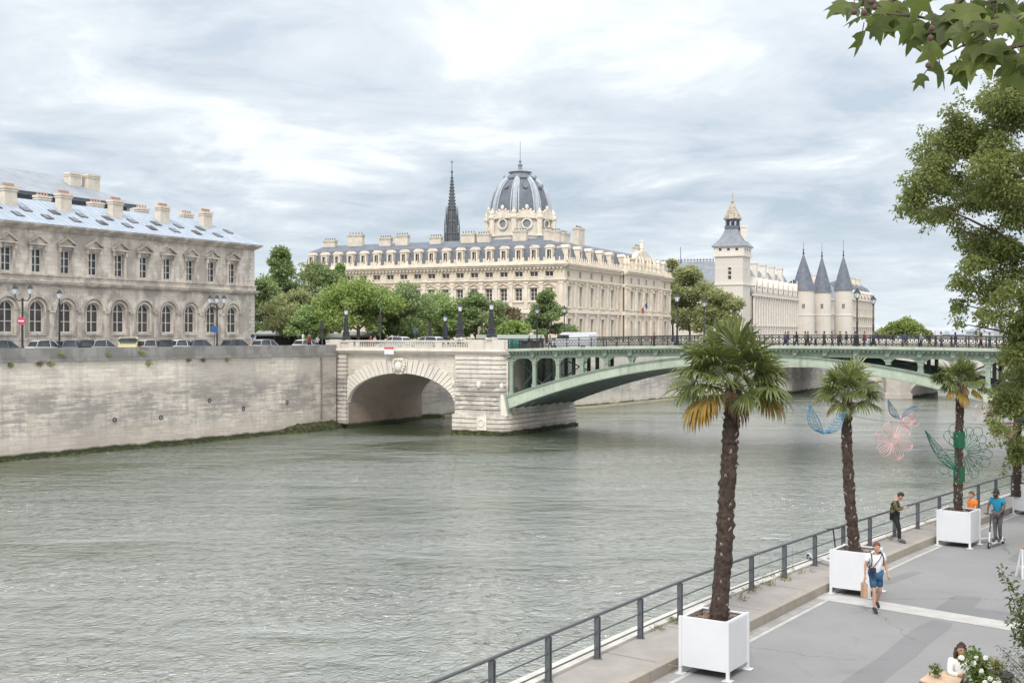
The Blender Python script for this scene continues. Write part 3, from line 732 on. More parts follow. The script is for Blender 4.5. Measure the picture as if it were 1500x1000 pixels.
for b in bays:
    w_ = window(HD, b - .72, b + .72, 17.85, 20.45, hd, -.3, bars=(1, 2), fw=.12)
    mb = MB(); P = HD.p
    mb.ob(HD, b - 1.0, b - .74, 0, .14, 17.7, 20.5); mb.ob(HD, b + .74, b + 1.0, 0, .14, 17.7, 20.5); mb.ob(HD, b - .95, b + .95, 0, .12, 20.5, 20.8)
    mb.ob(HD, b - 1.2, b + 1.2, 0, .42, 20.8, 20.98)
    for sg in (-1, 1):
        mb.ob(HD, b + sg * .95 - .13, b + sg * .95 + .13, .14, .34, 20.2, 20.8)
        mb.hexa([P(b + sg * 1.25, 0, 20.98), P(b, 0, 21.72), P(b, .42, 21.72), P(b + sg * 1.25, .42, 20.98)], [P(b + sg * 1.28, 0, 21.12), P(b, 0, 21.9), P(b, .46, 21.9), P(b + sg * 1.28, .46, 21.12)])
    mb.prism([P(b - 1.1, .15, 20.98), P(b + 1.1, .15, 20.98), P(b, .15, 21.7)], HD.n * -.15)
    mb.build('pediment', htrim, w_)
    w_ = window(HD, b - .95, b + .95, 11.4, 14.8, hd, -.32, True, (1, 2), 'wframe', 'glassb', .13)
    mb = MB(); mb.ob(HD, b - 1.05, b + 1.05, 0, .22, 11.12, 11.38); mb.ob(HD, b - .95, b + .95, 0, .1, 10.8, 11.12)
    for r0, r1, o in ((.97, 1.17, .1), (1.38, 1.74, .22)):
        zs_ = 13.85; K = 14
        for k in range(K):
            g0, g1 = PI * k / K, PI * (k + 1) / K
            q = [(b - r * math.cos(g), zs_ + r * math.sin(g)) for r, g in ((r0, g0), (r0, g1), (r1, g1), (r1, g0))]
            mb.hexa([P(x, 0, z) for x, z in q], [P(x, o, z) for x, z in q])
    mb.ob(HD, b - 1.17, b - .97, 0, .1, 11.4, 13.85); mb.ob(HD, b + .97, b + 1.17, 0, .1, 11.4, 13.85)
    mb.build('archivolt', htrim, w_)
    mb = MB(); mb.ob(HD, b - 2.16, b - 1.66, 0, .16, 10.8, 13.6); mb.ob(HD, b - 2.26, b - 1.56, 0, .28, 13.6, 13.84); mb.build('pilaster', htrim, hd)
# zinc roof with hipped end
EO = .9; RB, RZ = -5.6, 26.35
P = HD.p; mb = MB(); RE = U1 - 4.2
mb.add([P(U0, EO, 23.08), P(U1 + EO, EO, 23.08), P(RE, RB, RZ), P(U0, RB, RZ), P(U0, -10, RZ), P(RE, -10, RZ), P(U1 + EO, -16.4, 23.08), P(U0, -16.4, 23.08)],
       [(0, 1, 2, 3), (3, 2, 5, 4), (1, 6, 5, 2), (6, 7, 4, 5), (0, 3, 4, 7)])
mb.build('roof', M['zinc'], hd)
mb = MB(); k = 0
rp = lambda u, t, o=.0: P(u, EO + (RB - EO) * t, 23.08 + (RZ - 23.08) * t + o)
u = U0 + .3
while u < U1 - .3:
    tt = 1.0 if u < RE else max(.05, (U1 + EO - u) / (U1 + EO - RE))
    mb.tube([rp(u, .02, .02), rp(u, tt * .98, .02)], .035, 4, caps=False); u += .85
mb.build('roof_seam', M['lead'], hd)
for i, b in enumerate(bays):
    for (du, t0, t1) in ((-1.0, .44, .60), (.55, .20, .36)):
        if i == 0 and du > 0: continue
        u = b + 1.6 + du if i else b + 2.0
        mb = MB(); mb.hexa([rp(u - .5, t0, .03), rp(u + .5, t0, .03), rp(u + .5, t1, .03), rp(u - .5, t1, .03)], [rp(u - .5, t0, .12), rp(u + .5, t0, .12), rp(u + .5, t1, .12), rp(u - .5, t1, .12)])
        mb.build('skylight', M['glass'], hd)
def chimney(fr, u, d, z0, z1, wu, wd, par, pots=4, potm='pot', mat='chimney', name='chimney'):
    mb = MB(); mb.ob(fr, u - wu, u + wu, d - wd, d + wd, z0, z1 - .25); mb.ob(fr, u - wu - .1, u + wu + .1, d - wd - .1, d + wd + .1, z1 - .5, z1 - .38)
    mb.ob(fr, u - wu - .12, u + wu + .12, d - wd - .12, d + wd + .12, z1 - .25, z1); c = mb.build(name, M[mat], par)
    pm = MB()
    for k in range(pots):
        uu = u + (k - (pots - 1) / 2) * (2 * wu / max(pots, 1)); pm.lathe(fr.p(uu, d, z1), [(.14, 0), (.11, .3), (.13, .34), (.1, .4)], 8)
    if pots: pm.build('chimney_pot', M[potm], c)
    return c
for px in (12, 93, 169, 238, 301):
    k = (px - 750) / F; Ox, Oy = P(0, -3.6, 0)[:2]; t = (Ox - k * Oy) / (HD.u.x - k * HD.u.y)
    chimney(HD, -t, -3.6, 24.6, 27.2, .78, .45, hd, 5)
for px in (62, 140, 207, 273):
    k = (px - 750) / F; Ox, Oy = P(0, -9.5, 0)[:2]; t = (Ox - k * Oy) / (HD.u.x - k * HD.u.y)
    chimney(HD, -t, -9.5, 26.2, 27.5, .9, .4, hd, 4)
# taller wing behind it
hw = thing('hospital_wing', 'taller stone wing with grey hipped roof rising behind the soot stained building', 'building', HD.p(-40, -24, ST))
mb = MB(); W1 = -3.2
mb.ob(HD, -66, W1, -36, -19.5, ST, 28.75); mb.build('wall', hst, hw)
mb = MB(); mb.ob(HD, -66, W1 + .5, -36.5, -18.7, 28.75, 29.1); mb.build('cornice', M['slate_lt'], hw)
mb = MB(); mb.ob(HD, -65, W1 - .6, -19.49, -19.42, 27.3, 28.7); mb.build('attic_opening_shade', M['glassb'], hw)  # flat dark strip painted in for the shade of the open attic under the eave
mb = MB(); mb.add([P(-66, -18.3, 29.1), P(W1 + .8, -18.3, 29.1), P(W1 - 8.5, -26, 32.9), P(-66, -26, 32.9), P(-66, -36.8, 29.1), P(W1 + .8, -36.8, 29.1)], [(0, 1, 2, 3), (1, 5, 2), (5, 4, 3, 2), (0, 3, 4), (0, 1, 5, 4)]); mb.build('roof', M['old_zinc'], hw)
chimney(HD, -7.2, -22.6, 29, 33.0, 1.0, .6, hw, 0); chimney(HD, -9.8, -23.2, 29, 33.0, .9, .6, hw, 0)

# ------------------------------------------------------------------ domed tribunal
C0 = V((9.96, 225.0, 0))
TL = Fr(C0, (.905, -.425)); TR = Fr(C0, (.425, .905))
tr = thing('courthouse', 'cream stone courthouse with slate mansard roof, dormers and ribbed slate dome', 'building', (5, 245, ST))
LL, LR = 59.5, 65.8
lb = [-(3.2 + 3.2 * i) for i in range(18)]; rb = [2.0, 8.0, 14.0, 20.0, 25.6]; pb = [35, 40, 45, 50.4]; eb = 61.4
lo = []
for i, b in enumerate(lb):
    lo += [(b - .85, b + .85, 22.3, 23.35)]
    if i < 12: lo += [(b - .75, b + .75, 17.7, 20.1)]
    if i < 4: lo += [(b - .75, b + .75, 12.2, 14.4)]
ro = []
for b in rb + pb + [eb]:
    ro += [(b - .55, b + .55, 22.2, 23.4), (b - .75, b + .75, 16.6, 20.4), (b - .8, b + .8, 10.5, 14.2, b in pb)]
mb = MB(); wall(mb, TL, -LL, 0, ST - .2, 24, lo, 0, .35); mb.ob(TL, -LL, -.5, -14, -.4, ST, 24); mb.build('wall', M['cream'], tr)
PAV = (30.5, 55.5)
mb = MB(); wall(mb, TR, 0, PAV[0], ST - .2, 24, [o for o in ro if o[1] < PAV[0]], 0, .35); wall(mb, TR, PAV[0], PAV[1], ST - .2, 24, [o for o in ro if PAV[0] < o[0] < PAV[1]], 1.0, .35)
wall(mb, TR, PAV[1], LR, ST - .2, 24, [o for o in ro if o[0] > PAV[1]], 0, .35)
mb.ob(TR, .5, LR, -14, -.4, ST, 24); mb.ob(TR, PAV[0], PAV[1], -.4, .62, ST, 24); mb.build('wall', M['cream2'], tr)
def pilasters(mb, fr, us, d, zz, wd=.38, o=.22, par=None, mat='creamtrim', name='pilaster'):
    for u in us:
        mb = MB()
        for z0, z1 in zz: mb.ob(fr, u - wd, u + wd, d, d + o, z0, z1 - .35); mb.ob(fr, u - wd - .12, u + wd + .12, d, d + o + .12, z1 - .35, z1)
        mb.build(name, M[mat], par)
mb = MB(); pilasters(mb, TL, [b - 1.6 for b in lb] + [-.7], 0, ((16.2, 21.3),), par=tr); 
pilasters(mb, TR, [.6, 5, 11, 17, 22.8, 28.6, 57, 65.2], 0, ((9.6, 15.2), (16.4, 21.3)), par=tr); pilasters(mb, TR, [31.2, 32.6, 37.5, 42.5, 47.7, 53.2, 54.8], 1.0, ((9.6, 15.2), (16.4, 21.3)), .42, .4, par=tr)
mb = MB()
for fr, a, b, d, s0 in ((TL, -LL, 0, 0, 0), (TR, 0, PAV[0], 0, 1), (TR, PAV[0], PAV[1], 1.0, 0), (TR, PAV[1], LR, 0, 0)):
    ex = lambda o: (o if fr is TL else 0, )
    for z0, z1, o in ((15.3, 15.6, .35), (15.6, 16.1, .15), (21.3, 21.6, .2), (21.6, 21.95, .45), (24, 24.25, .4), (24.25, 24.55, .75), (24.55, 24.8, 1.0), (24.8, 25.3, .5)):
        mb.ob(fr, a - (0 if s0 == 0 else 0), b + (o if fr is TL else 0), d - .4 if fr is TR and d else -.4, d + o, z0, z1)
mb.build('cornice', M['creamtrim'], tr)
mb = MB()
for fr, a, b, d in ((TL, -LL, 0, 0), (TR, 0, LR, 0)):
    u = a + .5
    while u < b: mb.ob(fr, u, u + .35, d + .1, d + .75, 23.78, 24.0); u += .8
mb.build('modillion', M['creamtrim'], tr)
def small_ped(mb, fr, b, d, z, w_, rnd=False):
    P = fr.p
    mb.ob(fr, b - w_, b + w_, d, d + .35, z, z + .16)
    if rnd:
        for k in range(8):
            g0, g1 = PI * k / 8, PI * (k + 1) / 8; q = [(b - r * math.cos(g), z + .16 + r * .62 * math.sin(g)) for r, g in ((w_ * .8, g0), (w_ * .8, g1), (w_, g1), (w_, g0))]
            mb.hexa([P(x, d, zz) for x, zz in q], [P(x, d + .32, zz) for x, zz in q])
    else:
        for sg in (-1, 1): mb.hexa([P(b + sg * w_, d, z + .16), P(b, d, z + .16 + w_ * .5), P(b, d + .35, z + .16 + w_ * .5), P(b + sg * w_, d + .35, z + .16)], [P(b + sg * w_, d, z + .3), P(b, d, z + .34 + w_ * .5), P(b, d + .38, z + .34 + w_ * .5), P(b + sg * w_, d + .38, z + .3)])
for (fr, oo) in ((TL, lo), (TR, ro)):
    for o in oo:
        d = 1.0 if fr is TR and PAV[0] < o[0] < PAV[1] else 0.0
        sm = o[3] - o[2] < 1.5
        w_ = window(fr, o[0], o[1], o[2], o[3], tr, d - .28, len(o) > 4 and o[4], (1, 0 if sm else 2), 'wframe', 'glassb', .1)
        b = (o[0] + o[1]) / 2; mb = MB()
        if sm: mb.ob(fr, o[0] - .15, o[1] + .15, d, d + .12, o[2] - .15, o[2] - .01)
        else:
            for sg in (-1, 1): mb.ob(fr, b + sg * .98 - .2, b + sg * .98 + .2, d, d + .16, o[2] - .1, min(o[3], 20.4) + .1)
            mb.ob(fr, b - 1.25, b + 1.25, d, d + .25, o[2] - .35, o[2] - .1)
            if o[3] > 18: small_ped(mb, fr, b, d, o[3] + .12, 1.3, fr is TR and int(b) % 2 == 1)
            elif not (len(o) > 4 and o[4]): mb.ob(fr, b - 1.25, b + 1.25, d, d + .22, o[3] + .12, o[3] + .4)
        mb.build('surround', M['creamtrim'], w_)
# mansard and dormers
def mansard(fr, a, b, d0, z0, d1, z1, d2, z2, ha, hb, mat, par):
    """steep slope from (d0,z0) to (d1,z1), then shallow to (d2,z2); ha/hb pull the ends in"""
    P = fr.p; mb = MB(); dd = d0 - d1; d3 = d0 - d2
    mb.add([P(a, d0, z0), P(b, d0, z0), P(b - dd * hb, d1, z1), P(a + dd * ha, d1, z1), P(b - d3 * hb, d2, z2), P(a + d3 * ha, d2, z2)], [(0, 1, 2, 3), (3, 2, 4, 5)])
    return mb
for fr, a, b, ha, hb in ((TL, -LL, 0, 0, 1), (TR, 0, LR, 1, 1)):
    mansard(fr, a + (.3 if fr is TL else .3), b - .3, -.3, 25.3, -1.5, 28.6, -8, 30.4, ha, hb, None, tr).build('mansard_roof', M['slate'], tr)
mb = MB(); a_ = [TL.p(-LL, -14, 0), TL.p(-8, -8, 0), TR.p(LR - 8, -8, 0), TR.p(LR - 3, -14, 0), TR.p(14, -14, 0)]
mb.add([V((p.x, p.y, 30.35)) for p in a_], [(0, 1, 2, 3, 4)]); mb.build('flat_roof', M['slate_lt'], tr)
for fr, bs in ((TL, lb), (TR, rb + [33, 57.5, 61.5])):
    for b in bs:
        mb = MB(); P = fr.p
        mb.ob(fr, b - .72, b - .42, -2.2, .1, 25.3, 27.75); mb.ob(fr, b + .42, b + .72, -2.2, .1, 25.3, 27.75); mb.ob(fr, b - .42, b + .42, -2.2, .1, 27.4, 27.75); mb.ob(fr, b - .42, b + .42, -.4, .08, 25.3, 25.7)
        mb.ob(fr, b - .86, b + .86, -2.2, .25, 27.75, 27.92)
        for sg in (-1, 1): mb.ob(fr, b + sg * .85 - .12, b + sg * .85 + .12, -.1, .1, 25.3, 25.95)
        pts = [(b - .74 * math.cos(PI * k / 8), 27.92 + .5 * math.sin(PI * k / 8)) for k in range(9)]
        mb.prism([P(x, .18, z) for x, z in pts], fr.n * -2.2)
        dm = mb.build('dormer', M['creamtrim'], tr)
        g = MB(); g.ob(fr, b - .42, b + .42, -.3, -.2, 25.7, 27.4); g.build('pane', M['glassb'], dm)
        g = MB(); g.ob(fr, b - .05, b + .05, -.2, -.15, 25.7, 27.4); g.build('sash', M['wframe'], dm)
# row of small finials along the eaves, all in one mesh
mb = MB()
for fr, a, b, d in ((TL, -LL, .3, .3), (TR, 0, LR, .3)):
    u = a + .8
    while u < b: mb.lathe(fr.p(u, d, 25.3), [(.16, 0), (.2, .2), (.1, .3), (.16, .5), (.03, .75)], 6); u += 1.07
mb.build('eaves_finials', M['creamtrim'], tr)
for u, wd, z1 in ((-12, 1.6, 32.4), (-20, 1.5, 32.0), (-23.5, 1.7, 32.2), (-39, 1.6, 32.4), (-43, 1.5, 32.0), (-51, 2.0, 33.0), (-57.5, 1.6, 32.0), (-31, 1.4, 31.8), (-4.5, 1.2, 32)):
    chimney(TL, u, -6 if u > -45 else -7, 29.2, z1 - .5, wd * .92, .5, tr, 5, 'slate')
for u, z1 in ((7, 31.8), (14, 31.8), (22, 33.4), (59, 32)): chimney(TR, u, -6, 29.2, z1, 1.6, .7, tr, 5, 'slate')
# attic storey and pediment of the river pavilion
mb = MB(); P = TR.p
mb.ob(TR, 36, 50, -.6, 1.1, 25.3, 27.5); mb.ob(TR, 35.6, 50.4, -.7, 1.4, 27.5, 27.8)
for k in range(10):
    g0, g1 = PI * k / 10, PI * (k + 1) / 10; mb.prism([P(43 - 5 * math.cos(g0), 1.2, 27.8), P(43 - 5 * math.cos(g1), 1.2, 27.8), P(43 - 5 * math.cos(g1), 1.2, 27.8 + 1.9 * math.sin(g1)), P(43 - 5 * math.cos(g0), 1.2, 27.8 + 1.9 * math.sin(g0))], TR.n * -1.2)
for u in (37, 39.5, 41.5, 44.5, 46.5, 49): mb.lathe(P(u, 1.3, 25.3), [(.45, 0), (.35, .5), (.5, 1.2), (.4, 2.0), (.25, 2.4), (.3, 2.7), (.1, 3.0)], 8)
for u in (32, 34, 43, 52, 54.5): mb.lathe(P(u, .6, 25.3 if u != 43 else 29.3), [(.5, 0), (.35, .7), (.5, 1.1), (.4, 1.9), (.26, 2.2), (.3, 2.5), (.08, 2.9)], 8)
mb.build('attic', M['creamtrim'], tr)
# dome on its stone drum
DC = V((1.72, 250.0, 0)); dth = -1.9
mb = MB(); mb.lathe(DC, [(6.9, 28), (6.9, 31.4), (7.2, 31.5), (7.2, 31.9), (6.7, 32.0), (6.7, 35.0), (7.0, 35.1), (7.0, 35.5), (6.5, 35.6)], 8, rot=PI / 8 + .2); drum = mb.build('dome_drum', M['white_stone'], tr)
mb = MB()
for k in range(8):
    g = 2 * PI * k / 8 + .2; c = V((math.cos(g), math.sin(g), 0)); t = V((-c.y, c.x, 0)); q = DC + c * 6.25; fr = Fr(q, t, c)
    # round window with moulded ring and arched gable
    for r0, r1, o in ((.85, 1.2, .45),):
        for j in range(16):
            g0, g1 = 2 * PI * j / 16, 2 * PI * (j + 1) / 16; qq = [(r * math.cos(a), 34.0 + r * math.sin(a)) for r, a in ((r0, g0), (r0, g1), (r1, g1), (r1, g0))]
            mb.hexa([fr.p(x, 0, z) for x, z in qq], [fr.p(x, o, z) for x, z in qq])
    for j in range(10):
        g0, g1 = PI * j / 10, PI * (j + 1) / 10; qq = [(r * math.cos(a), 35.1 + r * .85 * math.sin(a)) for r, a in ((.2, g0), (.2, g1), (2.0, g1), (2.0, g0))]
        mb.hexa([fr.p(x, -.8, z) for x, z in qq], [fr.p(x, .55, z) for x, z in qq])
    for j in range(9):
        a = PI * j / 8; mb.ball(fr.p(2.05 * math.cos(a), .4, 35.1 + 1.8 * math.sin(a)), .3, .3, .35, 6, 4)
    mb.ball(fr.p(0, .4, 37.3), .4, .4, .6, 8, 5)
    c2 = DC + V((math.cos(g + PI / 8), math.sin(g + PI / 8), 0)) * 7.0
    mb.lathe((c2.x, c2.y, 31.5), [(.75, 0), (.6, .5), (.6, 3.4), (.85, 3.7), (.85, 4.1), (.5, 4.3), (.6, 4.8), (.3, 5.3), (.1, 5.8)], 8)
mb.build('drum_ornament', M['creamtrim'], drum)
mb = MB()
for k in range(8):
    g = 2 * PI * k / 8 + .2; c = V((math.cos(g), math.sin(g), 0)); fr = Fr(DC + c * 6.25, V((-c.y, c.x, 0)), c)
    mb = MB(); mb.prism([fr.p(0.85 * math.cos(2 * PI * j / 16), .12, 34.0 + 0.85 * math.sin(2 * PI * j / 16)) for j in range(16)], c * -.05)
    mb.build('round_window', M['slate_lt'], drum)
prof = [(6.35 * math.cos(a) ** .8 if a < 1.2 else 0, 37.6 + 7.6 * math.sin(a)) for a in [i * .1 for i in range(0, 13)]]
prof = [(6.4, 35.2)] + [(6.4 * math.cos(a) ** .78, 35.5 + 8.95 * math.sin(a)) for a in [i * .11 for i in range(0, 12)]]
mb = MB(); mb.lathe(DC, prof, 48); dome = mb.build('dome', M['slate'], tr, smooth=40)
mb = MB()
for k in range(8):
    g = 2 * PI * k / 8 + .2 + PI / 8
    for s_ in (-.13, .13):
        mb.tube([DC + V(((r + .06) * math.cos(g + s_), (r + .06) * math.sin(g + s_), z)) for r, z in prof], .17, 5)
    mb.tube([DC + V(((r + .02) * math.cos(g), (r + .02) * math.sin(g), z)) for r, z in prof], .55, 6)
mb.build('dome_rib', M['lead'], dome)
mb = MB(); zt = prof[-1][1]; rt = prof[-1][0]
mb.lathe(DC + V((0, 0, zt)), [(rt + .3, -.3), (rt + .7, -.1), (rt + .7, .25), (rt + .2, .4), (rt * .8, .6), (rt * .75, 1.2), (rt * .9, 1.4), (rt * .4, 1.8), (.5, 2.0), (.35, 2.6), (.55, 3.0), (.2, 3.4), (.3, 3.8), (.07, 4.2), (.05, 8.0)], 16)
for k in range(16):
    g = 2 * PI * k / 16; mb.lathe(DC + V(((rt + .6) * math.cos(g), (rt + .6) * math.sin(g), zt + .2)), [(.08, 0), (.1, .3), (.03, .6)], 5)
mb.build('lantern_crown', M['slate_lt'], dome)
for k in (3, 5, 6, 7):
    g = 2 * PI * k / 8 + .2; c = DC + V((4.9 * math.cos(g), 4.9 * math.sin(g), 41.9)); mb = MB()
    mb.tube([c - V((math.cos(g), math.sin(g), 0)) * .5, c + V((math.cos(g), math.sin(g), 0)) * .6], .5, 10); mb.build('bull_eye_dormer', M['slate_lt'], dome)
# flag over the entrance
fl = thing('flag', 'small blue white and red flag on the cream courthouse front', 'flag', TR.p(40.5, 2.0, 16.5))
q0 = TR.p(40.5, 1.2, 16.4); q1 = q0 + TR.n * 1.6 + V((0, 0, 1.9)); mb = MB(); mb.tube([q0, q1], .06, 5); mb.build('flagpole', M['iron'], fl)
mb = MB(); cols = []
for i in range(3):
    a, b = q1 + TR.n * (-.2 - .5 * i) * .8 + V((0, 0, -.1 - .5 * i)), q1 + TR.n * (-.7 - .5 * i) * .8 + V((0, 0, -.6 - .5 * i))
    mb.hexa([a, b, b + V((.15, 0, -1.05)), a + V((.15, 0, -1.05))], [v + V((.03, -.05, 0)) for v in (a, b, b + V((.15, 0, -1.05)), a + V((.15, 0, -1.05)))], i)
mb.build('cloth', [flat((.03, .045, .2)), flat((.55, .55, .56)), flat((.36, .05, .06))], fl)

# ------------------------------------------------------------------ chapel spire and the statue on the ridge
sp = thing('church_spire', 'slender dark lead church spire behind the courthouse', 'spire', at(662, 480, 430))
c = at(662, 490, 430); zz = lambda y: CAM - (y - 490) / F * 430; c.z = 0; mb = MB()
pr = [(2.3, zz(390)), (2.3, zz(345)), (2.0, zz(342)), (2.0, zz(326)), (1.6, zz(322)), (1.5, zz(310)), (.95, zz(290)), (.5, zz(268)), (.22, zz(254)), (.5, zz(252)), (.12, zz(249)), (.1, zz(241))]
mb.lathe(c, pr, 8)
for k in range(8):
    g = 2 * PI * k / 8
    for r, y0, y1 in ((2.6, 390, 330), (2.1, 330, 312)):
        b = c + V((r * math.cos(g), r * math.sin(g), 0)); mb.lathe(b, [(.3, zz(y0)), (.28, zz(y1) - 1), (.05, zz(y1) + 2.5)], 5)
    for j in range(11):
        t = j / 11; r = 1.5 * (1 - t) + .25 * t; b = c + V((r * math.cos(g), r * math.sin(g), zz(308) + (zz(256) - zz(308)) * t)); mb.ball(b, .25, .25, .3, 5, 4)
for y in (344, 326, 308): mb.lathe(c + V((0, 0, zz(y))), [(2.4 if y > 340 else 2.1 if y > 320 else 1.7, 0), (2.6 if y > 340 else 2.2 if y > 320 else 1.8, .35), (2.3 if y > 340 else 1.9 if y > 320 else 1.5, .7)], 8)
mb.build('spire_shaft', plain('spire_lead', (.10, .105, .115), .6, .3, .4), sp)
mb = MB(); q = at(662, 241, 430); mb.box(q.x - .09, q.x + .09, q.y - .09, q.y + .09, q.z - .5, q.z + 1.6); mb.box(q.x - .6, q.x + .6, q.y - .07, q.y + .07, q.z + .7, q.z + .9); mb.build('cross', M['iron'], sp)
st = thing('statue', 'small dark standing figure on the roof ridge beside the spire', 'statue', at(633, 362, 300)); q = at(633, 362, 300); mb = MB()
mb.lathe(q, [(.5, -3), (.5, .0), (.35, .1), (.45, .9), (.3, 1.6), (.42, 2.1), (.15, 2.4), (.22, 2.65), (.05, 2.9)], 8); mb.tube([q + V((.3, 0, 2.1)), q + V((.8, 0, 2.6))], .12, 5); mb.tube([q + V((-.3, 0, 2.1)), q + V((-.7, 0, 3.0))], .12, 5)
mb.build('figure', M['lead'], st)
ph = thing('palace_roof', 'grey hipped palace roof with iron cresting behind the round trees', 'building', at(1010, 480, 360))
PF = Fr(at(1048, 480, 352), (.9, -.44)); P = PF.p; mb = MB(); mb.ob(PF, -34, 2, -20, 0, ST, 24); mb.build('wall', M['white_stone'], ph)
mb = MB(); mb.add([P(-34.4, .5, 24), P(2.4, .5, 24), P(-3, -8, 33.5), P(-26, -8, 33.5), P(-34.4, -20, 24), P(2.4, -20, 24)], [(0, 1, 2, 3), (1, 5, 2), (0, 3, 4), (4, 3, 2, 5)]); mb.build('roof', M['slate_lt'], ph)
mb = MB()
for i in range(24): u = -26 + i; mb.lathe(P(u, -8, 33.4), [(.1, 0), (.08, .8), (.02, 1.3)], 4)
mb.tube([P(-26, -8, 34), P(-3, -8, 34)], .08, 4); mb.build('cresting', M['iron'], ph)
q = at(997, 395, 365); mb = MB(); mb.lathe(q, [(1.4, -6), (1.2, -2), (.7, 0), (.5, 2), (.12, 3), (.08, 7)], 8); mb.build('fleche', M['slate'], ph)
# ------------------------------------------------------------------ clock tower, gallery, round towers
TF = Fr(at(1088, 490, 333), (.9, -.44)); P = TF.p; A = 8.0
ck = thing('clock_tower', 'square white stone clock tower with slate roof and gilded lantern', 'tower', P(-4, -4, ST))
TRF = Fr(P(0, 0, 0), (.44, .9))
zt_ = lambda y: CAM - (y - 490) / F * 333
mb = MB(); ops = [(-4.3, -3.3, zt_(409), zt_(403)), (-4.3, -3.3, zt_(402), zt_(396.5)), (-4.3, -3.3, zt_(395.5), zt_(391))]
wall(mb, TF, -A, 0, ST - .3, zt_(375), ops, 0, .4); wall(mb, TRF, 0, A, ST - .3, zt_(375), [(3.6, 4.4, zt_(409), zt_(392))], 0, .4)
mb.ob(TF, -A, -.5, -A, -.45, ST, zt_(375)); mb.build('tower_wall', M['white_stone'], ck)
for y, o, h in ((417, .3, .5), (375, .45, .6), (361.5, .6, .6)): mb = MB(); mb.ob(TF, -A - o, o, -A - o, o, zt_(y), zt_(y) + h); mb.build('cornice', M['whitetrim'], ck)
mb = MB(); mb.ob(TF, -A - .3, .3, -A - .3, .3, zt_(373), zt_(361.5)); 
mb.build('parapet', M['whitetrim'], ck)
for i in range(3):
    u = -A + 1.6 + 2.4 * i
    for fr, a in ((TF, u - .4), (TRF, 1.2 + 2.4 * i)): mb = MB(); mb.ob(fr, a, a + .8, .25, .32, zt_(366.5), zt_(362.8)); mb.build('loophole', M['glassb'], ck)
for o in ops: window(TF, *o, ck, -.3, False, (0, 0))
cc = P(-A / 2, -A / 2, 0); mb = MB(); R2 = math.sqrt(2); ra = math.atan2(TF.u.y, TF.u.x) + PI / 4
mb.lathe(cc, [(R2 * 5.0, zt_(360)), (R2 * 4.4, zt_(357)), (R2 * 3.2, zt_(350)), (R2 * 2.3, zt_(342)), (R2 * 1.9, zt_(336)), (R2 * 1.7, zt_(333))], 4, rot=ra); mb.build('roof', M['slate_lt'], ck)
mb = MB(); mb.lathe(cc, [(R2 * 1.9, zt_(333)), (R2 * 1.9, zt_(331))], 4, rot=ra)
for sx_ in (-1, 0, 1):
    for sy_ in (-1, 0, 1):
        if sx_ or sy_: q = cc + TF.u * sx_ * 1.45 + TF.n * sy_ * 1.45; mb.lathe(q, [(.2, zt_(331)), (.2, zt_(319))], 6)
mb.lathe(cc, [(R2 * 1.8, zt_(320.5)), (R2 * 1.95, zt_(318.5))], 4, rot=ra); mb.lathe(cc, [(.5, zt_(331)), (.5, zt_(322))], 8)
mb.lathe(cc, [(R2 * 1.8, zt_(331)), (R2 * 1.8, zt_(328.5))], 4, rot=ra)
mb.build('lantern', M['slate'], ck)
mb = MB(); mb.lathe(cc, [(2.35, zt_(318.5)), (2.0, zt_(313)), (1.35, zt_(306)), (.8, zt_(299)), (.4, zt_(294)), (.5, zt_(292)), (.15, zt_(289)), (.08, zt_(279))], 8)
for k in range(8):
    g = 2 * PI * k / 8
    for j in range(6): t = j / 6; r = 2.3 * (1 - t) ** 1.1 + .2; mb.ball(cc + V((r * math.cos(g), r * math.sin(g), zt_(317 - 22 * t))), .22, .22, .4, 5, 4)
mb.build('gilded_spirelet', M['gold'], ck)
q = P(-1.4, -5.5, 0); mb = MB(); mb.box(q.x - .9, q.x + .9, q.y - .7, q.y + .7, zt_(352), zt_(331)); mb.box(q.x - 1.05, q.x + 1.05, q.y - .85, q.y + .85, zt_(331), zt_(328)); mb.build('chimney', M['whitetrim'], ck)
# gallery along the river
GF = Fr(P(0, -A, 0) + V((1.2, 2.0, 0)), (.44, .9)); P = GF.p; GL = 61.0
gl = thing('palace_gallery', 'long white gothic palace gallery with steep slate roof and pointed dormers', 'building', P(30, -5, ST))
gb = [2.6 + 3.1 * i for i in range(19)]; ops = []
for b in gb: ops += [(b - .5, b + .5, 16.6, 20.6, True), (b - .4, b + .4, 10.8, 12.6, True)]
mb = MB(); wall(mb, GF, 0, GL, ST - .3, 22.4, ops, 0, .4); mb.ob(GF, 0, GL, -12, -.45, ST, 22.4); mb.build('wall', M['white_stone'], gl)
for o in ops: window(GF, *o[:4], gl, -.3, True, (1 if o[3] > 18 else 0, 0), fw=.08)
mb = MB(); mb.ob(GF, 0, GL, -.4, .3, 13.6, 13.9); mb.ob(GF, 0, GL, -.4, .5, 22.4, 22.9); mb.ob(GF, 0, GL, .2, .4, 23.3, 23.5)
for i in range(76): mb.ob(GF, i * .8 + .2, i * .8 + .5, .2, .38, 22.9, 23.3)
pilasters(mb, GF, [1.05 + 3.1 * i for i in range(20)], 0, ((9.2, 22.4),), .3, .3, gl, 'whitetrim', 'buttress'); mb.build('balustrade', M['whitetrim'], gl)
mb = MB(); mb.add([P(0, .1, 22.9), P(GL, .1, 22.9), P(GL, -5.5, 31), P(0, -5.5, 31), P(GL, -12, 22.9), P(0, -12, 22.9)], [(0, 1, 2, 3), (3, 2, 4, 5), (1, 4, 2), (0, 3, 5)]); mb.build('roof', M['slate_lt'], gl)
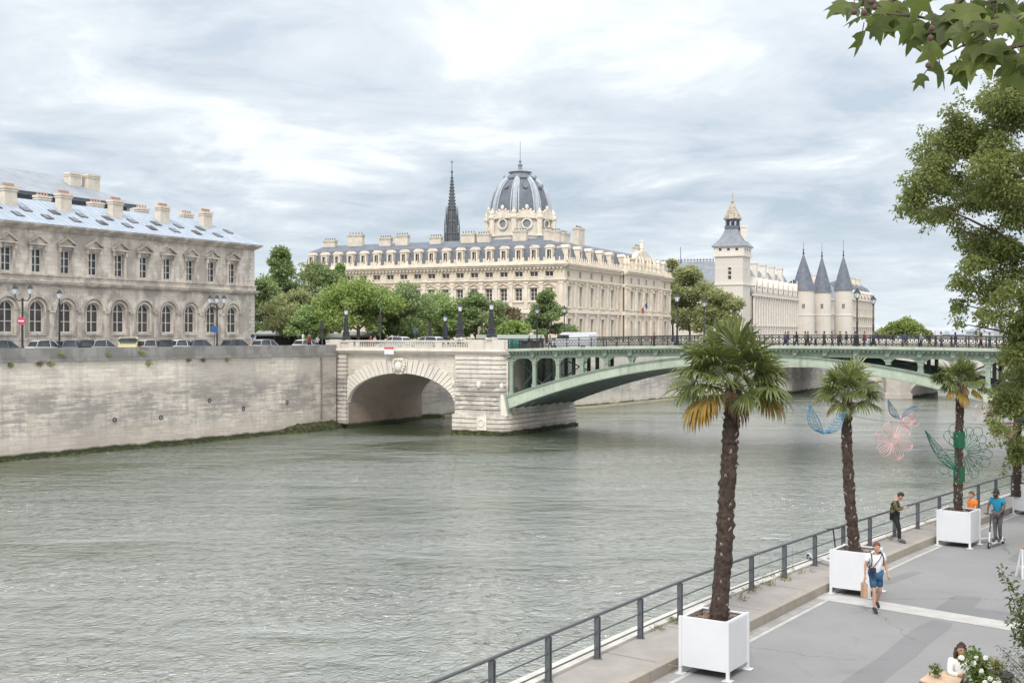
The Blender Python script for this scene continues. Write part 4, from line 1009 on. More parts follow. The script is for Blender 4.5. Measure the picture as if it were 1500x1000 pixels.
for i in range(9):
    b = 3.6 + 6.6 * i; mb = MB(); mb.ob(GF, b - .9, b + .9, -3, .15, 22.9, 25.4)
    mb.prism([P(b - 1.2, .25, 25.4), P(b + 1.2, .25, 25.4), P(b, .25, 28.0)], GF.n * -3.2)
    for u, z in ((b, 28.0), (b - 1.2, 25.3), (b + 1.2, 25.3)): mb.lathe(P(u, .1, z), [(.22, -1.5), (.18, .2), (.05, 1.2)], 6)
    dm = mb.build('dormer', M['whitetrim'], gl); g = MB(); g.ob(GF, b - .5, b + .5, .152, .19, 23.3, 25.1); g.build('pane', M['glassb'], dm)
for i in range(5): chimney(GF, 8 + 11.0 * i, -4.6, 28, 33.0, .9, .9, gl, 0, mat='whitetrim')
# three round towers
for k, (px, Z, r, yb, ya, yf, hw, lab) in enumerate(((1177, 396, 3.5, 425, 372, 354, 0, 'broadest round tower with blue grey cone roof, first of three'), (1204, 409, 3.0, 428, 376, 355, 0, 'middle round tower squeezed between two other cone roofs'), (1235.5, 423, 3.05, 425, 375, 351, 0, 'slim round tower with steep cone roof beside the far mansion'))):
    q = at(px, 490, Z); zq = lambda y: CAM - (y - 490) / F * Z; q.z = 0
    t_ = thing('round_tower', lab, 'tower', (q.x, q.y, ST)); rw = r * (1.35 if k == 0 else 1.2)
    mb = MB(); mb.lathe(q, [(r * 1.02, ST - .3), (r * 1.02, zq(463)), (r * 1.06, zq(462.5)), (r * 1.06, zq(461)), (r, zq(460.5)), (r, zq(yb + 1)), (r * 1.06, zq(yb))], 24); mb.build('tower_wall', M['white_stone'], t_, smooth=30)
    mb = MB(); mb.lathe(q, [(r * 1.13, zq(yb) - .1), (r * 1.0, zq(yb - 6)), (r * .52, zq((yb + ya) / 2 - 4)), (.12, zq(ya)), (.06, zq(ya) + .1)], 24); mb.build('cone_roof', M['slate'], t_, smooth=30)
    mb = MB(); mb.lathe(q, [(.22, zq(ya) - .3), (.3, zq(ya - 2)), (.1, zq(ya - 4)), (.25, zq(ya - 6)), (.06, zq(ya - 8)), (.05, zq(yf))], 6); mb.build('finial', M['iron'], t_)
    d = (V((0, 0, 0)) - q); d.z = 0; d.normalize(); wf = Fr(q + d * r * .98, (d.y * -1, d.x), (d.x, d.y))
    for y0, y1 in ((452, 445), (474, 466), (488, 481)): window(wf, -.5, .5, zq(y0), zq(y1), t_, .12, False, (1, 1))
# buildings after the towers
bl = thing('riverside_palace', 'white stone palace front between the round towers and the far mansion', 'building', at(1250, 490, 432))
BF2 = Fr(at(1196, 490, 415), (.46, .885)); P = BF2.p; mb = MB(); ops = []
for i in range(10):
    for z0, z1 in ((11, 13), (14.8, 17.8), (19.8, 22.2)): ops.append((14 + 3.6 * i, 15.1 + 3.6 * i, z0, z1))
wall(mb, BF2, -12, 50, ST, 24, ops, -1.0, .4); mb.ob(BF2, -12, 50, -14, -1.5, ST, 24); mb.build('wall', M['white_stone'], bl)
for o in ops: window(BF2, *o, bl, -1.3, False, (1, 0))
mb = MB(); mb.ob(BF2, -12, 50, -1.4, -.5, 24, 24.6); mb.ob(BF2, -12, 50, -1.4, -.7, 18.6, 18.9); mb.build('cornice', M['whitetrim'], bl)
mb = MB(); mb.add([P(-12, -.9, 24.6), P(50, -.9, 24.6), P(48, -5, 30), P(-12, -5, 30), P(50, -14, 24.6), P(-12, -14, 24.6)], [(0, 1, 2, 3), (3, 2, 4, 5), (1, 4, 2)]); mb.build('roof', M['slate_lt'], bl)
for u in (6, 17, 28): chimney(BF2, u, -4.5, 28, 33, 1.2, .9, bl, 0, mat='whitetrim')
fm = thing('far_mansion', 'distant cream mansion with rounded slate roof at the end of the palace row', 'building', at(1268, 490, 480))
MF = Fr(at(1246, 490, 470), (.46, .885)); P = MF.p; mb = MB(); ops = []
for i in range(11):
    for z0, z1 in ((11, 13.4), (15.2, 17.8), (19.4, 21.6)): ops.append((2.4 + 4.2 * i, 3.6 + 4.2 * i, z0, z1))
wall(mb, MF, 0, 50, ST, 25, ops, 0, .4); mb.ob(MF, 0, 50, -15, -.45, ST, 25); mb.add([P(0, 0, ST), P(0, -15, ST), P(0, -15, 25), P(0, 0, 25)], [(0, 1, 2, 3)]); mb.build('wall', M['cream2'], fm)
for o in ops: window(MF, *o, fm, -.3, False, (1, 0))
mb = MB(); mb.ob(MF, -.5, 50, -.4, .7, 25, 25.8); mb.ob(MF, -.3, 50, -.4, .4, 18.3, 18.7); mb.ob(MF, -.3, 50, -.4, .3, 14.2, 14.5); mb.build('cornice', M['creamtrim'], fm)
mb = MB(); mb.add([P(-.3, .3, 25.8), P(50, .3, 25.8), P(50, -3, 31), P(1.5, -3, 31), P(48, -6, 33), P(4, -6, 33), P(-.3, -15, 25.8), P(1.5, -12, 31), P(50, -15, 25.8)], [(0, 1, 2, 3), (3, 2, 4, 5), (0, 3, 7, 6), (3, 5, 7), (5, 4, 8, 6, 7)]); mb.build('mansard_roof', M['slate'], fm)
for i in range(6): b = 4 + 7 * i; mb = MB(); mb.ob(MF, b - .9, b + .9, -2.5, .3, 25.8, 28.2); mb.lathe(P(b, .1, 28.2), [(1.1, 0), (.8, .5), (.1, .9)], 8); mb.build('dormer', M['creamtrim'], fm)
for u in (2, 9, 16, 23, 31, 40): chimney(MF, u, -5, 31, 35, 1.2, .7, fm, 0, mat='creamtrim')

# ------------------------------------------------------------------ second bridge downstream
b2 = thing('stone_bridge', 'pale stone bridge with wide arches further down the river', 'bridge', (68, 209.5, 0))
SF = Fr((68, 209.5), (.815, -.58)); P = SF.p; W2 = 17.0
sm = stone('stone_bridge_face', (.60, .56, .50), (.55, .51, .45), (.36, .33, .30), SF.ang(), 1.6, .6, .005, .5, .3, .15, (.35, .32, .29)); moss_tint(sm, .2, .9)
mb = MB(); vm = MB()
for cx in (-17.8, 17.8, 53.4):
    pts = [(cx - 15.6 * math.cos(PI * k / 24), .6 + 4.6 * math.sin(PI * k / 24) ** .9) for k in range(25)]
    for (a, za), (b, zb) in zip(pts, pts[1:]):
        for d in (0, -W2): mb.add([P(a, d, za), P(b, d, zb), P(b, d, 9.2), P(a, d, 9.2)], [(0, 1, 2, 3)])
        vm.add([P(a, -.01, za), P(b, -.01, zb), P(b, -W2 + .01, zb), P(a, -W2 + .01, za)], [(0, 1, 2, 3)])
        s_ = 1.09; q = [(cx + (x - cx) * f, .6 + (z - .6) * (f if f == 1 else 1.16)) for x, z, f in ((a, za, 1), (b, zb, 1), (b, zb, 1.055), (a, za, 1.055))]
        mb.hexa([P(x, 0, z) for x, z in q], [P(x, .2, z) for x, z in q])
for cx in (0, 35.6): mb.ob(SF, cx - 2.2, cx + 2.2, -W2, 0, -1, 9.2)
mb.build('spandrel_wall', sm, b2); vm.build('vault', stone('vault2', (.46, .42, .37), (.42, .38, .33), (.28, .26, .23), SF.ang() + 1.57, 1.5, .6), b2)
for cx in (0, 35.6):
    mb = MB(); mb.lathe(P(cx, .4, 0), [(2.7, -1), (2.7, .9), (2.4, 1.0), (2.35, 4.6), (2.7, 4.8), (2.7, 5.2), (1.9, 5.6), (.4, 5.9)], 6, rot=SF.ang()); mb.build('cutwater', stone('cutwater_stone', (.46, .41, .36), (.38, .34, .30), (.25, .22, .2), 0, 1, .6), b2)
mb = MB(); mb.ob(SF, -36, 72, -W2 - .4, .5, 9.2, 9.7); mb.build('deck', sm, b2); mb = MB(); mb.ob(SF, -36, 72, .05, .4, 9.7, 10.4); mb.build('parapet', M['whitetrim'], b2)
# ------------------------------------------------------------------ foliage
def clump_leaves(mb, clumps, n, size, r_, asp=.6, droop=0.0, shell=.45, up=.25):
    """n small leaf faces spread through the clumps [(centre, rx, ry, rz)]"""
    wts = [c[1] * c[2] * c[3] for c in clumps]; cum = []; s = 0
    for x in wts: s += x ** .8; cum.append(s)
    V_ = mb.v; F_ = mb.f; M_ = mb.m
    for _ in range(n):
        x = r_.random() * s; i = 0
        lo, hi = 0, len(cum) - 1
        while lo < hi:
            mid = (lo + hi) // 2
            if cum[mid] < x: lo = mid + 1
            else: hi = mid
        c, rx, ry, rz = clumps[lo]
        a = r_.random() * 2 * PI; zc_ = r_.uniform(-1, 1); rr = math.sqrt(max(0, 1 - zc_ * zc_)); k = r_.random() ** shell
        k *= 1 + .16 * (r_.random() - .5)
        p = (c[0] + rx * rr * math.cos(a) * k, c[1] + ry * rr * math.sin(a) * k, c[2] + rz * zc_ * k)
        # leaf direction: random with outward and drooping tendency
        dx, dy, dz = rr * math.cos(a) * .7 + r_.gauss(0, .6), rr * math.sin(a) * .7 + r_.gauss(0, .6), zc_ * .3 + r_.gauss(0, .5) - droop
        L = math.sqrt(dx * dx + dy * dy + dz * dz) + 1e-6; dx /= L; dy /= L; dz /= L
        nx, ny, nz = r_.gauss(0, .6), r_.gauss(0, .6), r_.gauss(0, .6) + up * 3
        sx_, sy_, sz_ = dy * nz - dz * ny, dz * nx - dx * nz, dx * ny - dy * nx
        L = math.sqrt(sx_ * sx_ + sy_ * sy_ + sz_ * sz_) + 1e-6
        S = size * r_.uniform(.65, 1.35); hw = S * asp * .5 / L
        sx_ *= hw; sy_ *= hw; sz_ *= hw; o = len(V_)
        V_.append(p); V_.append((p[0] + dx * S * .5 + sx_, p[1] + dy * S * .5 + sy_, p[2] + dz * S * .5 + sz_))
        V_.append((p[0] + dx * S, p[1] + dy * S, p[2] + dz * S - S * .12)); V_.append((p[0] + dx * S * .5 - sx_, p[1] + dy * S * .5 - sy_, p[2] + dz * S * .5 - sz_))
        F_.append((o, o + 1, o + 2, o + 3)); M_.append(0)
L1 = leafmat('leaf_green', (.052, .074, .030), (.095, .125, .048), (.15, .17, .07), trans=.4, k=4.2)
L2 = leafmat('leaf_dark', (.042, .058, .026), (.076, .096, .038), (.11, .13, .055), trans=.4, k=3.9)
L3 = leafmat('leaf_olive', (.066, .076, .034), (.11, .115, .052), (.16, .15, .075), trans=.4, k=3.7)
L4 = leafmat('leaf_bright', (.062, .088, .026), (.115, .145, .044), (.17, .19, .065), trans=.4, k=3.2)
L5 = leafmat('leaf_brownish', (.085, .070, .040), (.13, .11, .06), (.17, .14, .09), trans=.4, k=2.2)
L6 = leafmat('leaf_far', (.12, .16, .04), (.19, .23, .07), (.24, .26, .1), trans=.4, k=1.6)
def tree(label, px, ytop, hw, ybot, Z, mat, seed, n=5200, shape='round', size=None, group='trees on the island'):
    r_ = rng(seed); k = Z / F; g = at(px, 490, Z); g.z = ST
    top = at(px, ytop, Z).z; bot = at(px, ybot, Z).z; R_ = hw * k; H = top - bot
    t = thing('tree', label, 'tree', (g.x, g.y, ST), 0, group)
    cl = []; nc = 60 if shape != 'poplar' else 44; n = int(n * 2.3)
    for i in range(nc):
        zf = r_.random() ** .9
        if shape == 'poplar': prof = min(1.0, (1.04 - zf) * 1.25)
        else: prof = math.sin(PI * (.20 + .74 * zf)) ** .6
        a = r_.random() * 2 * PI; q = r_.random() ** .5 * R_ * prof * .98; s = R_ * r_.choice((.14, .18, .22, .28, .36, .44)) * (.8 if shape == 'poplar' else 1)
        cl.append((V((g.x + q * math.cos(a), g.y + q * math.sin(a), bot + s * .6 + zf * (H - s * 1.5))), s, s, s * r_.uniform(.45, .7)))
    cl.append((V((g.x + r_.uniform(-.1, .1) * R_, g.y, top - R_ * .22)), R_ * .28, R_ * .28, R_ * .24))
    mb = MB(); mb.tube([g + V((0, 0, -.2)), g + V((.1, 0, (bot - ST) * .5 + .5)), V((g.x, g.y, bot + H * .35)), V((g.x + .1, g.y, top - H * .2))], [.32, .26, .18, .05], 7)
    for c, s, _, _ in cl[:12]:
        b = V((g.x, g.y, bot + H * r_.uniform(.0, .3))); mb.tube([b, (b + c) / 2 + V((0, 0, .3)), c], [.12, .08, .03], 5)
    mb.build('trunk', M['bark'], t, smooth=60)
    mb = MB(); clump_leaves(mb, cl, n, size or max(.30, .0021 * Z), r_, .62)
    mb.build('crown', mat, t); return t
TT = [
 ('tall pointed dark green poplar rising over the other island trees', 412, 360, 48, 496, 192, L2, 1, 8200, 'poplar'),
 ('dark bushy tree touching the corner of the soot stained building', 388, 402, 34, 494, 178, L2, 2, 3800, 'round'),
 ('dark green tree in the second row behind the olive tree', 462, 380, 46, 490, 196, L2, 3, 6200, 'round'),
 ('loose upright tree in front of the courthouse dormers', 497, 386, 22, 460, 198, L1, 4, 3200, 'poplar'),
 ('olive brown tree between the poplar and the bright green tree', 432, 421, 46, 494, 168, L3, 5, 5200, 'round'),
 ('low green shrubby tree beside the market awnings', 448, 446, 26, 498, 163, L1, 6, 3400, 'round'),
 ('wide bright green plane tree at the bridge head', 524, 402, 60, 490, 163, L4, 7, 8200, 'round'),
 ('dark green rounded tree behind the tall traffic pole', 592, 411, 47, 500, 168, L2, 8, 6400, 'round'),
 ('mid green tree with bare front between two dark trees', 644, 424, 42, 499, 174, L1, 9, 5000, 'round'),
 ('dense dark green tree behind the pair of stone lamps', 697, 425, 40, 499, 174, L2, 10, 4800, 'round'),
 ('thin brownish half bare tree before the courthouse', 742, 446, 28, 492, 182, L5, 11, 1900, 'round'),
 ('dark green conical tree nearest the courthouse corner', 800, 424, 42, 499, 178, L2, 12, 5600, 'poplar'),
 ('low yellow green bush tree under the brownish tree', 752, 468, 26, 498, 170, L4, 13, 2400, 'round'),
 ('broad mid green tree filling the gap behind the olive brown tree', 486, 424, 36, 492, 178, L1, 14, 4200, 'round'),
 ('green tree between the plane tree and the tall traffic pole', 560, 425, 34, 494, 172, L4, 15, 3600, 'round'),
 ('low spreading green tree behind the white cars', 618, 440, 34, 497, 180, L1, 16, 3600, 'round'),
 ('small green tree between the two dark ones near the market', 672, 446, 26, 497, 182, L4, 17, 2600, 'round'),
]
for a in TT: tree(*a)
tree('big light olive tree beside the clock tower', 1010, 388, 36, 488, 296, L3, 21, 6500, 'round', group='trees by the clock tower')
tree('rounded olive tree leaning towards the white gallery', 1052, 420, 36, 490, 288, L3, 22, 5600, 'round', group='trees by the clock tower')
tree('narrow olive tree at the pavilion end of the courthouse', 985, 380, 22, 480, 302, L3, 23, 3600, 'poplar', group='trees by the clock tower')
tree('bright yellow green tree far downstream behind the bridge', 1327, 464, 27, 494, 380, L6, 24, 3800, 'round', group='far riverside trees')
tree('small pale green tree far downstream behind the bridge', 1352, 482, 12, 496, 400, L6, 25, 1200, 'round', group='far riverside trees')
tree('pale far tree beside the end of the palace row', 1296, 480, 14, 496, 420, L3, 26, 1400, 'round', group='far riverside trees')
# far buildings of the other bank
fp = plain('far_wall', (.52, .53, .54), .9, .1, .2); fr_ = plain('far_roof', (.35, .38, .43), .8, .1, .2)
for i, (x0, x1, y, Z, lab) in enumerate(((1392, 1428, 487, 760, 'low distant grey roofed house block beside the bright far tree'), (1428, 1470, 483, 720, 'distant pale house block with two chimneys on the far bank'), (1470, 1530, 476, 690, 'distant taller pale house block behind the willow like tree'), (1372, 1394, 489, 800, 'smallest distant house block at the bend of the river'))):
    a, b = at(x0, 490, Z), at(x1, 490, Z); t = thing('far_house', lab, 'building', (a.x, a.y, 6), 0, 'houses on the far bank'); h = at(0, y, Z).z
    mb = MB(); mb.box(a.x, b.x, Z, Z + 14, -1, h - 1.2)
    mb.build('wall', fp, t); mb = MB(); mb.add([(a.x - .4, Z - .4, h - 1.2), (b.x + .4, Z - .4, h - 1.2), (b.x - 1, Z + 5, h + 1.2), (a.x + 1, Z + 5, h + 1.2), (b.x + .4, Z + 14, h - 1.2), (a.x - .4, Z + 14, h - 1.2)], [(0, 1, 2, 3), (3, 2, 4, 5), (1, 4, 2), (0, 3, 5)])
    mb.build('roof', fr_, t)
    for k in range(2 + i % 2): x = a.x + (b.x - a.x) * (k + .5) / (2 + i % 2); mb = MB(); mb.box(x - .8, x + .8, Z + 4, Z + 6, h - .5, h + 2.2); mb.build('chimney', fp, t)

# ------------------------------------------------------------------ the large tree by the lower quay
r_ = rng(77); ZT = 44.0
bt = thing('willow_tree', 'large drooping olive green tree overhanging the lower quay', 'tree', (23.0, 45, RD))
cl = []
spec = [(1452, 150, 34), (1482, 128, 38), (1495, 170, 45), (1410, 178, 34), (1380, 215, 40), (1362, 255, 36), (1342, 290, 30), (1325, 305, 16), (1430, 215, 48), (1470, 230, 52), (1400, 270, 46), (1440, 290, 50), (1490, 300, 55), (1385, 310, 26), (1358, 318, 18), (1425, 345, 36), (1460, 360, 46), (1500, 380, 50), (1430, 385, 26), (1412, 415, 22), (1450, 420, 34), (1490, 440, 44), (1405, 445, 16), (1444, 458, 20), (1484, 476, 30), (1500, 510, 36), (1408, 474, 10), (1490, 520, 24), (1490, 555, 34), (1510, 600, 40), (1474, 590, 22), (1468, 622, 18), (1484, 652, 20), (1500, 672, 22), (1462, 602, 14)]
for x, y, r in spec:
    dep = r_.uniform(-1.8, 1.8)
    for k in range(7):
        c = at(x + r_.uniform(-.7, .7) * r, y + r_.uniform(-.5, .5) * r, ZT + dep + r_.uniform(-.8, .8)); s = r * ZT / F * r_.uniform(.42, .7)
        cl.append((c, s, s, s * r_.uniform(.6, .85)))
for _ in range(70):      # crown beyond the frame
    c = V((r_.gauss(23.5, 2.6), r_.gauss(45.5, 3), r_.uniform(9, 22))); s = r_.uniform(.7, 1.4)
    if c.x / c.y < .44: continue
    cl.append((c, s, s, s * .7))
mb = MB(); g = V((23, 45, RD))
mb.tube([g, g + V((-.2, 0, 3)), g + V((.1, .2, 7)), g + V((-.3, 0, 12)), g + V((0, 0, 16))], [.42, .36, .28, .16, .05], 9)
for x, y, r in spec[::2]:
    c = at(x, y, ZT + r_.uniform(-1, 1)); b = g + V((-.1, 0, max(2.5, (c.z - RD) * .62)))
    m_ = (b + c) / 2 + V((0, 0, .7)); mb.tube([b, (b + m_) / 2 + V((0, 0, .25)), m_, (m_ + c) / 2 + V((0, 0, .1)), c], [.13, .10, .07, .04, .012], 5)
mb.build('trunk', M['bark'], bt, smooth=60)
LW = leafmat('leaf_willow', (.135, .165, .05), (.26, .30, .09), (.42, .44, .17), .5)
mb = MB(); clump_leaves(mb, cl, 165000, .14, r_, .5, .35, .5)
# loose hanging sprays at the rim
for x, y, dx, dy in ((1306, 310, 30, -8), (1312, 318, 30, -14), (1352, 342, 12, -30), (1366, 332, 14, -20), (1340, 225, 20, 20), (1345, 185, 25, 20), (1402, 128, 12, 30), (1440, 112, 8, 30), (1392, 470, 14, -26), (1404, 478, 10, -26), (1444, 600, 18, -12), (1448, 655, 18, -25), (1470, 692, 12, -30), (1386, 420, 20, -8), (1476, 100, 6, 24), (1430, 494, 10, -22)):
    a, b = at(x, y, ZT + r_.uniform(-1, .5)), at(x + dx, y + dy, ZT)
    for _ in range(70):
        q = r_.random(); c = a.lerp(b, q); clump_leaves(mb, [(c, .16, .16, .16)], 1, .13, r_, .48, .4)
mb.build('crown', LW, bt)

# ------------------------------------------------------------------ plane-tree bough over the camera
pt = thing('plane_tree', 'plane tree bough with broad lobed leaves and seed balls hanging overhead', 'tree', (6.2, 3.2, 9.6))
mb = MB(); mb.tube([(6.2, 3.2, 9.5), (6.1, 3.3, 12), (6.0, 3.6, 15.5)], [.34, .30, .22], 10)
mb.tube([(6.05, 3.4, 14.2), (5.0, 4.4, 14.8), (3.9, 5.6, 14.3), (2.9, 6.1, 13.55)], [.13, .08, .045, .018], 7)
mb.build('trunk', M['bark'], pt, smooth=60)
LP = leafmat('leaf_plane', (.075, .105, .026), (.16, .205, .045), (.30, .32, .08), .6, .45)
lobes = [(0, .0), (.10, -.02), (.34, .02), (.50, .16), (.36, .22), (.30, .30), (.46, .52), (.52, .62), (.30, .56), (.16, .58), (.10, .80), (0, 1.0)]
def big_leaf(mb, p, d, n, S):
    d = d.normalized(); s_ = d.cross(n); s_.normalize(); n = s_.cross(d)
    vs = []; pts = lobes + [(-x, y) for x, y in reversed(lobes[1:-1])]
    for x, y in pts: vs.append(p + s_ * x * S + d * y * S - n * (abs(x) * abs(x) * .5 + y * y * .16) * S)
    c = p + d * .35 * S; k = len(vs)
    mb.add(vs + [c], [(i, (i + 1) % k, k) for i in range(k)], 0)
r_ = rng(12); lm = MB(); tw = MB(); sb = []
twigs = [[(1510, 20), (1455, 40), (1420, 62), (1362, 92)], [(1500, -10), (1430, 8), (1370, 28), (1300, 20), (1268, 22)], [(1340, -15), (1290, 8), (1240, 6)], [(1520, 60), (1470, 72), (1430, 82)], [(1420, -10), (1385, 20), (1360, 45)], [(1500, 5), (1470, 25), (1440, 30)]]
for i, tw_ in enumerate(twigs):
    Zt = 5.9 + .25 * (i % 3); pts = [at(x, y, Zt + .08 * k) for k, (x, y) in enumerate(tw_)]
    if i == 0: pts = [V((3.6, 5.75, 14.1))] + pts
    tw.tube(pts, [.014 - .003 * min(k, 3) for k in range(len(pts))], 5)
    for a, b in zip(pts[-len(tw_):], pts[-len(tw_) + 1:]):
        L_ = (b - a).length
        for _ in range(max(2, int(L_ / .028))):
            q = a.lerp(b, r_.random()) + V((r_.gauss(0, .035), r_.gauss(0, .1), r_.gauss(0, .02)))
            d = V((r_.uniform(-.8, .6), r_.uniform(-.5, .5), r_.uniform(-1.1, -.05))).normalized(); e = q + d * .05
            tw.tube([q, e], .003, 4, caps=False); big_leaf(lm, e, d, V((r_.uniform(-.9, .9), -.7 + r_.uniform(-.5, .3), r_.uniform(.1, 1.2))), r_.uniform(.10, .20))
for x, y in ((1266, 19), (1276, 3), (1281, 11), (1251, 18), (1365, 42), (1363, 56), (1460, 26), (1360, 96)):
    c = at(x, y, 5.9); m_ = MB(); m_.ball(c, .016, .016, .016, 10, 7); m_.tube([c, c + V((.01, .02, .09))], .002, 4); m_.build('seed_ball', plain('seed', (.11, .065, .05), .9, .3, 80), pt, smooth=60)
tw.build('twig', M['bark'], pt); lm.build('crown', LP, pt)

# ------------------------------------------------------------------ palms in white planters
PG = leafmat('palm_green', (.075, .105, .032), (.17, .20, .055), (.32, .33, .11), .35, .35)
PY = leafmat('palm_yellow', (.20, .17, .03), (.36, .22, .035), (.42, .17, .03), .3, .6)
PBr = leafmat('palm_brown', (.16, .10, .06), (.24, .16, .10), (.30, .22, .15), .15, .8)
ptrunk = plain('palm_fibre', (.058, .040, .032), 1, .6, 14, bmp=.9)
pstub = plain('palm_stub', (.36, .30, .25), .9, .4, 9)
stalk = plain('palm_stalk', (.12, .15, .05), .6, .2, 9)
def fan(mb, st_, base_, d, petL, R_, r_, droop, nl=26, limp=.25):
    d = d.normalized(); up = V((0, 0, 1)); side = d.cross(up)
    if side.length < .1: side = V((1, 0, 0))
    side.normalize(); nrm = side.cross(d); nrm.normalize()
    pts = [base_]; 
    for k in range(1, 5): t = k / 4; pts.append(base_ + d * petL * t - V((0, 0, 1)) * droop * petL * .55 * t * t)
    st_.tube(pts, [.014, .011, .009, .008, .007], 4)
    h = pts[-1]; d2 = (pts[-1] - pts[-2]).normalized(); nrm = side.cross(d2).normalized()
    roll = r_.uniform(-.8, .8); s2 = (side * math.cos(roll) + nrm * math.sin(roll)).normalized(); n2 = s2.cross(d2).normalized()
    for i in range(nl):
        a = (i / (nl - 1) - .5) * math.radians(250) + r_.gauss(0, .03)
        L_ = R_ * (1 - .12 * abs(a)) * r_.uniform(.88, 1.05); e = d2 * math.cos(a) + s2 * math.sin(a)
        w = R_ * .040; wv = (s2 * math.cos(a) - d2 * math.sin(a)) * w
        lf = max(.0, limp + r_.gauss(0, .09)); g_ = V((0, 0, -1))
        p0 = h; p1 = h + e * L_ * .5 - n2 * .03 * L_ + g_ * lf * .10 * L_; p2 = p1 + (e * (1 - lf * .6) + g_ * lf * 1.0).normalized() * L_ * .3; p3 = p2 + (e * (1 - lf * 1.1) + g_ * lf * 1.9).normalized() * L_ * .25
        ww = n2 * w * .35
        mb.add([p0 - wv * .25, p0 + wv * .25, p1 - wv - ww, p1 + ww, p1 + wv - ww, p2 - wv * .8, p2 + wv * .8, p3], [(0, 3, 2), (0, 1, 3), (1, 4, 3), (2, 3, 5), (3, 6, 5), (3, 4, 6), (5, 6, 7)])
def palm(label, ppx, Z, rad, seed, nfr, brown, crown_px):
    r_ = rng(seed); pts = [at(x, y, Z) for x, y in ppx]
    t = thing('palm_tree', label, 'palm tree', pts[0] - V((0, 0, .05)), 0, 'palms in white planters')
    # resample trunk
    K = 90; P_ = []
    for i in range(K + 1):
        f = i / K * (len(pts) - 1); j = min(int(f), len(pts) - 2); P_.append(pts[j].lerp(pts[j + 1], f - j))
    P_ = [sum((P_[max(0, min(K, i + k))] for k in range(-6, 7)), V((0, 0, 0))) / 13 for i in range(K + 1)]
    P_[0] = pts[0] - V((0, 0, .12)); wd = ppx[0][2] if len(ppx[0]) > 2 else None
    rr = [rad * (1.0 + .02 * math.sin(i * .9 + seed) + .05 * r_.gauss(0, 1)) * (1.04 - .16 * i / K + (.12 if i < 6 else 0)) for i in range(K + 1)]
    mb = MB(); mb.tube(P_, rr, 14)
    vs = mb.v
    for i, v in enumerate(vs): q = noise.noise(V(v) * 9) * .05 * rad / .2 + r_.gauss(0, .006); c = P_[i // 14] if i // 14 <= K else P_[-1]; dv = (V(v) - c); dv.z = 0; vs[i] = tuple(V(v) + (dv.normalized() * q if dv.length > 1e-5 else V((0, 0, 0))))
    for _ in range(900):       # loose fibres
        i = r_.randrange(2, K); a = r_.random() * 2 * PI; o = V((math.cos(a), math.sin(a), 0)); b = P_[i] + o * rr[i] * .95; L_ = r_.uniform(.03, .13)
        tp = b + o * L_ * .55 + V((r_.gauss(0, .02), r_.gauss(0, .02), L_ * r_.uniform(-.6, 1))); s_ = V((-o.y, o.x, 0)) * .007
        mb.add([b - s_, b + s_, tp], [(0, 1, 2)])
    trk = mb.build('trunk', ptrunk, t, smooth=70); mb = MB()
    for i in range(4, K, 1):
        if r_.random() < .45: continue
        a = i * 2.4 + r_.gauss(0, .5); o = V((math.cos(a), math.sin(a), 0)); b = P_[i] + o * rr[i] * .92; s_ = V((-o.y, o.x, 0)) * .028 * r_.uniform(.6, 1.2); tp = b + o * .045 + V((0, 0, .07))
        mb.hexa([b - s_, b + s_, b + s_ + V((0, 0, .03)), b - s_ + V((0, 0, .03))], [tp - s_ * .5, tp + s_ * .5, tp + s_ * .5 + V((0, 0, .02)), tp - s_ * .5 + V((0, 0, .02))])
    mb.build('leaf_stub', pstub, trk)  # pale leaf-base stubs standing out from the trunk
    top = P_[-1]; cx, cy, cr = crown_px; R0 = cr * Z / F
    mg = MB(); ms_ = MB()
    for i in range(nfr):
        f = (i + .5) / nfr; el = math.radians(80 - 84 * f ** .9 + r_.gauss(0, 11)); az = i * 2.39996 + r_.gauss(0, .15)
        d = V((math.cos(az) * math.cos(el), math.sin(az) * math.cos(el), math.sin(el)))
        b = top + V((0, 0, .05 - .10 * f * R0)) + V((math.cos(az), math.sin(az), 0)) * rad * .5
        fan(mg, ms_, b, d, R0 * r_.uniform(.38, .62), R0 * r_.uniform(.42, .56), r_, .10 + .16 * f, 24, .12 + .42 * f)
    mg.build('crown', PG, t); ms_.build('leaf_stalk', stalk, t)
    for (az, el, kind, sc_) in brown:
        az, el = math.radians(az), math.radians(el); d = V((math.cos(az) * math.cos(el), math.sin(az) * math.cos(el), math.sin(el)))
        mg = MB(); fan(mg, mg, top + V((0, 0, -.04 * R0)), d, R0 * (.5 if kind == 'y' else .14), R0 * .52 * sc_, r_, .35, 26, .85)
        o = mg.build('withered_frond', PY if kind == 'y' else PBr, t); o['label'] = 'drooping orange yellow frond' if kind == 'y' else 'hanging dry brown frond'
palm('tall palm nearest the camera, leaning in the planter at the bottom edge', [(1052, 912), (1061, 800), (1066, 700), (1071, 630), (1074, 556)], 25.05, .178, 5, 38, [(212, -6, 'y', 1.15), (196, -14, 'y', 1.0), (300, -50, 'b', .9), (325, -45, 'b', .8), (350, -8, 'y', .9)], (1073, 545, 101))
palm('middle palm standing behind the walking man in white shirt', [(1253, 812), (1247, 760), (1243, 700), (1240, 640), (1241, 572)], 32.75, .15, 8, 32, [(200, -20, 'y', .7), (330, -45, 'b', .8)], (1243, 560, 56))
palm('small palm with yellow lower fronds beside the green wire flower', [(1403, 756), (1404, 700), (1405, 640), (1407, 556)], 40.15, .14, 11, 28, [(262, -30, 'y', 1.0), (335, -15, 'y', 1.0), (215, -15, 'y', .8), (310, -50, 'b', .8)], (1407, 548, 43))
palm('palm mostly hidden by the large overhanging tree', [(1490, 722), (1490, 640), (1492, 560)], 47.0, .16, 14, 22, [], (1492, 545, 34))
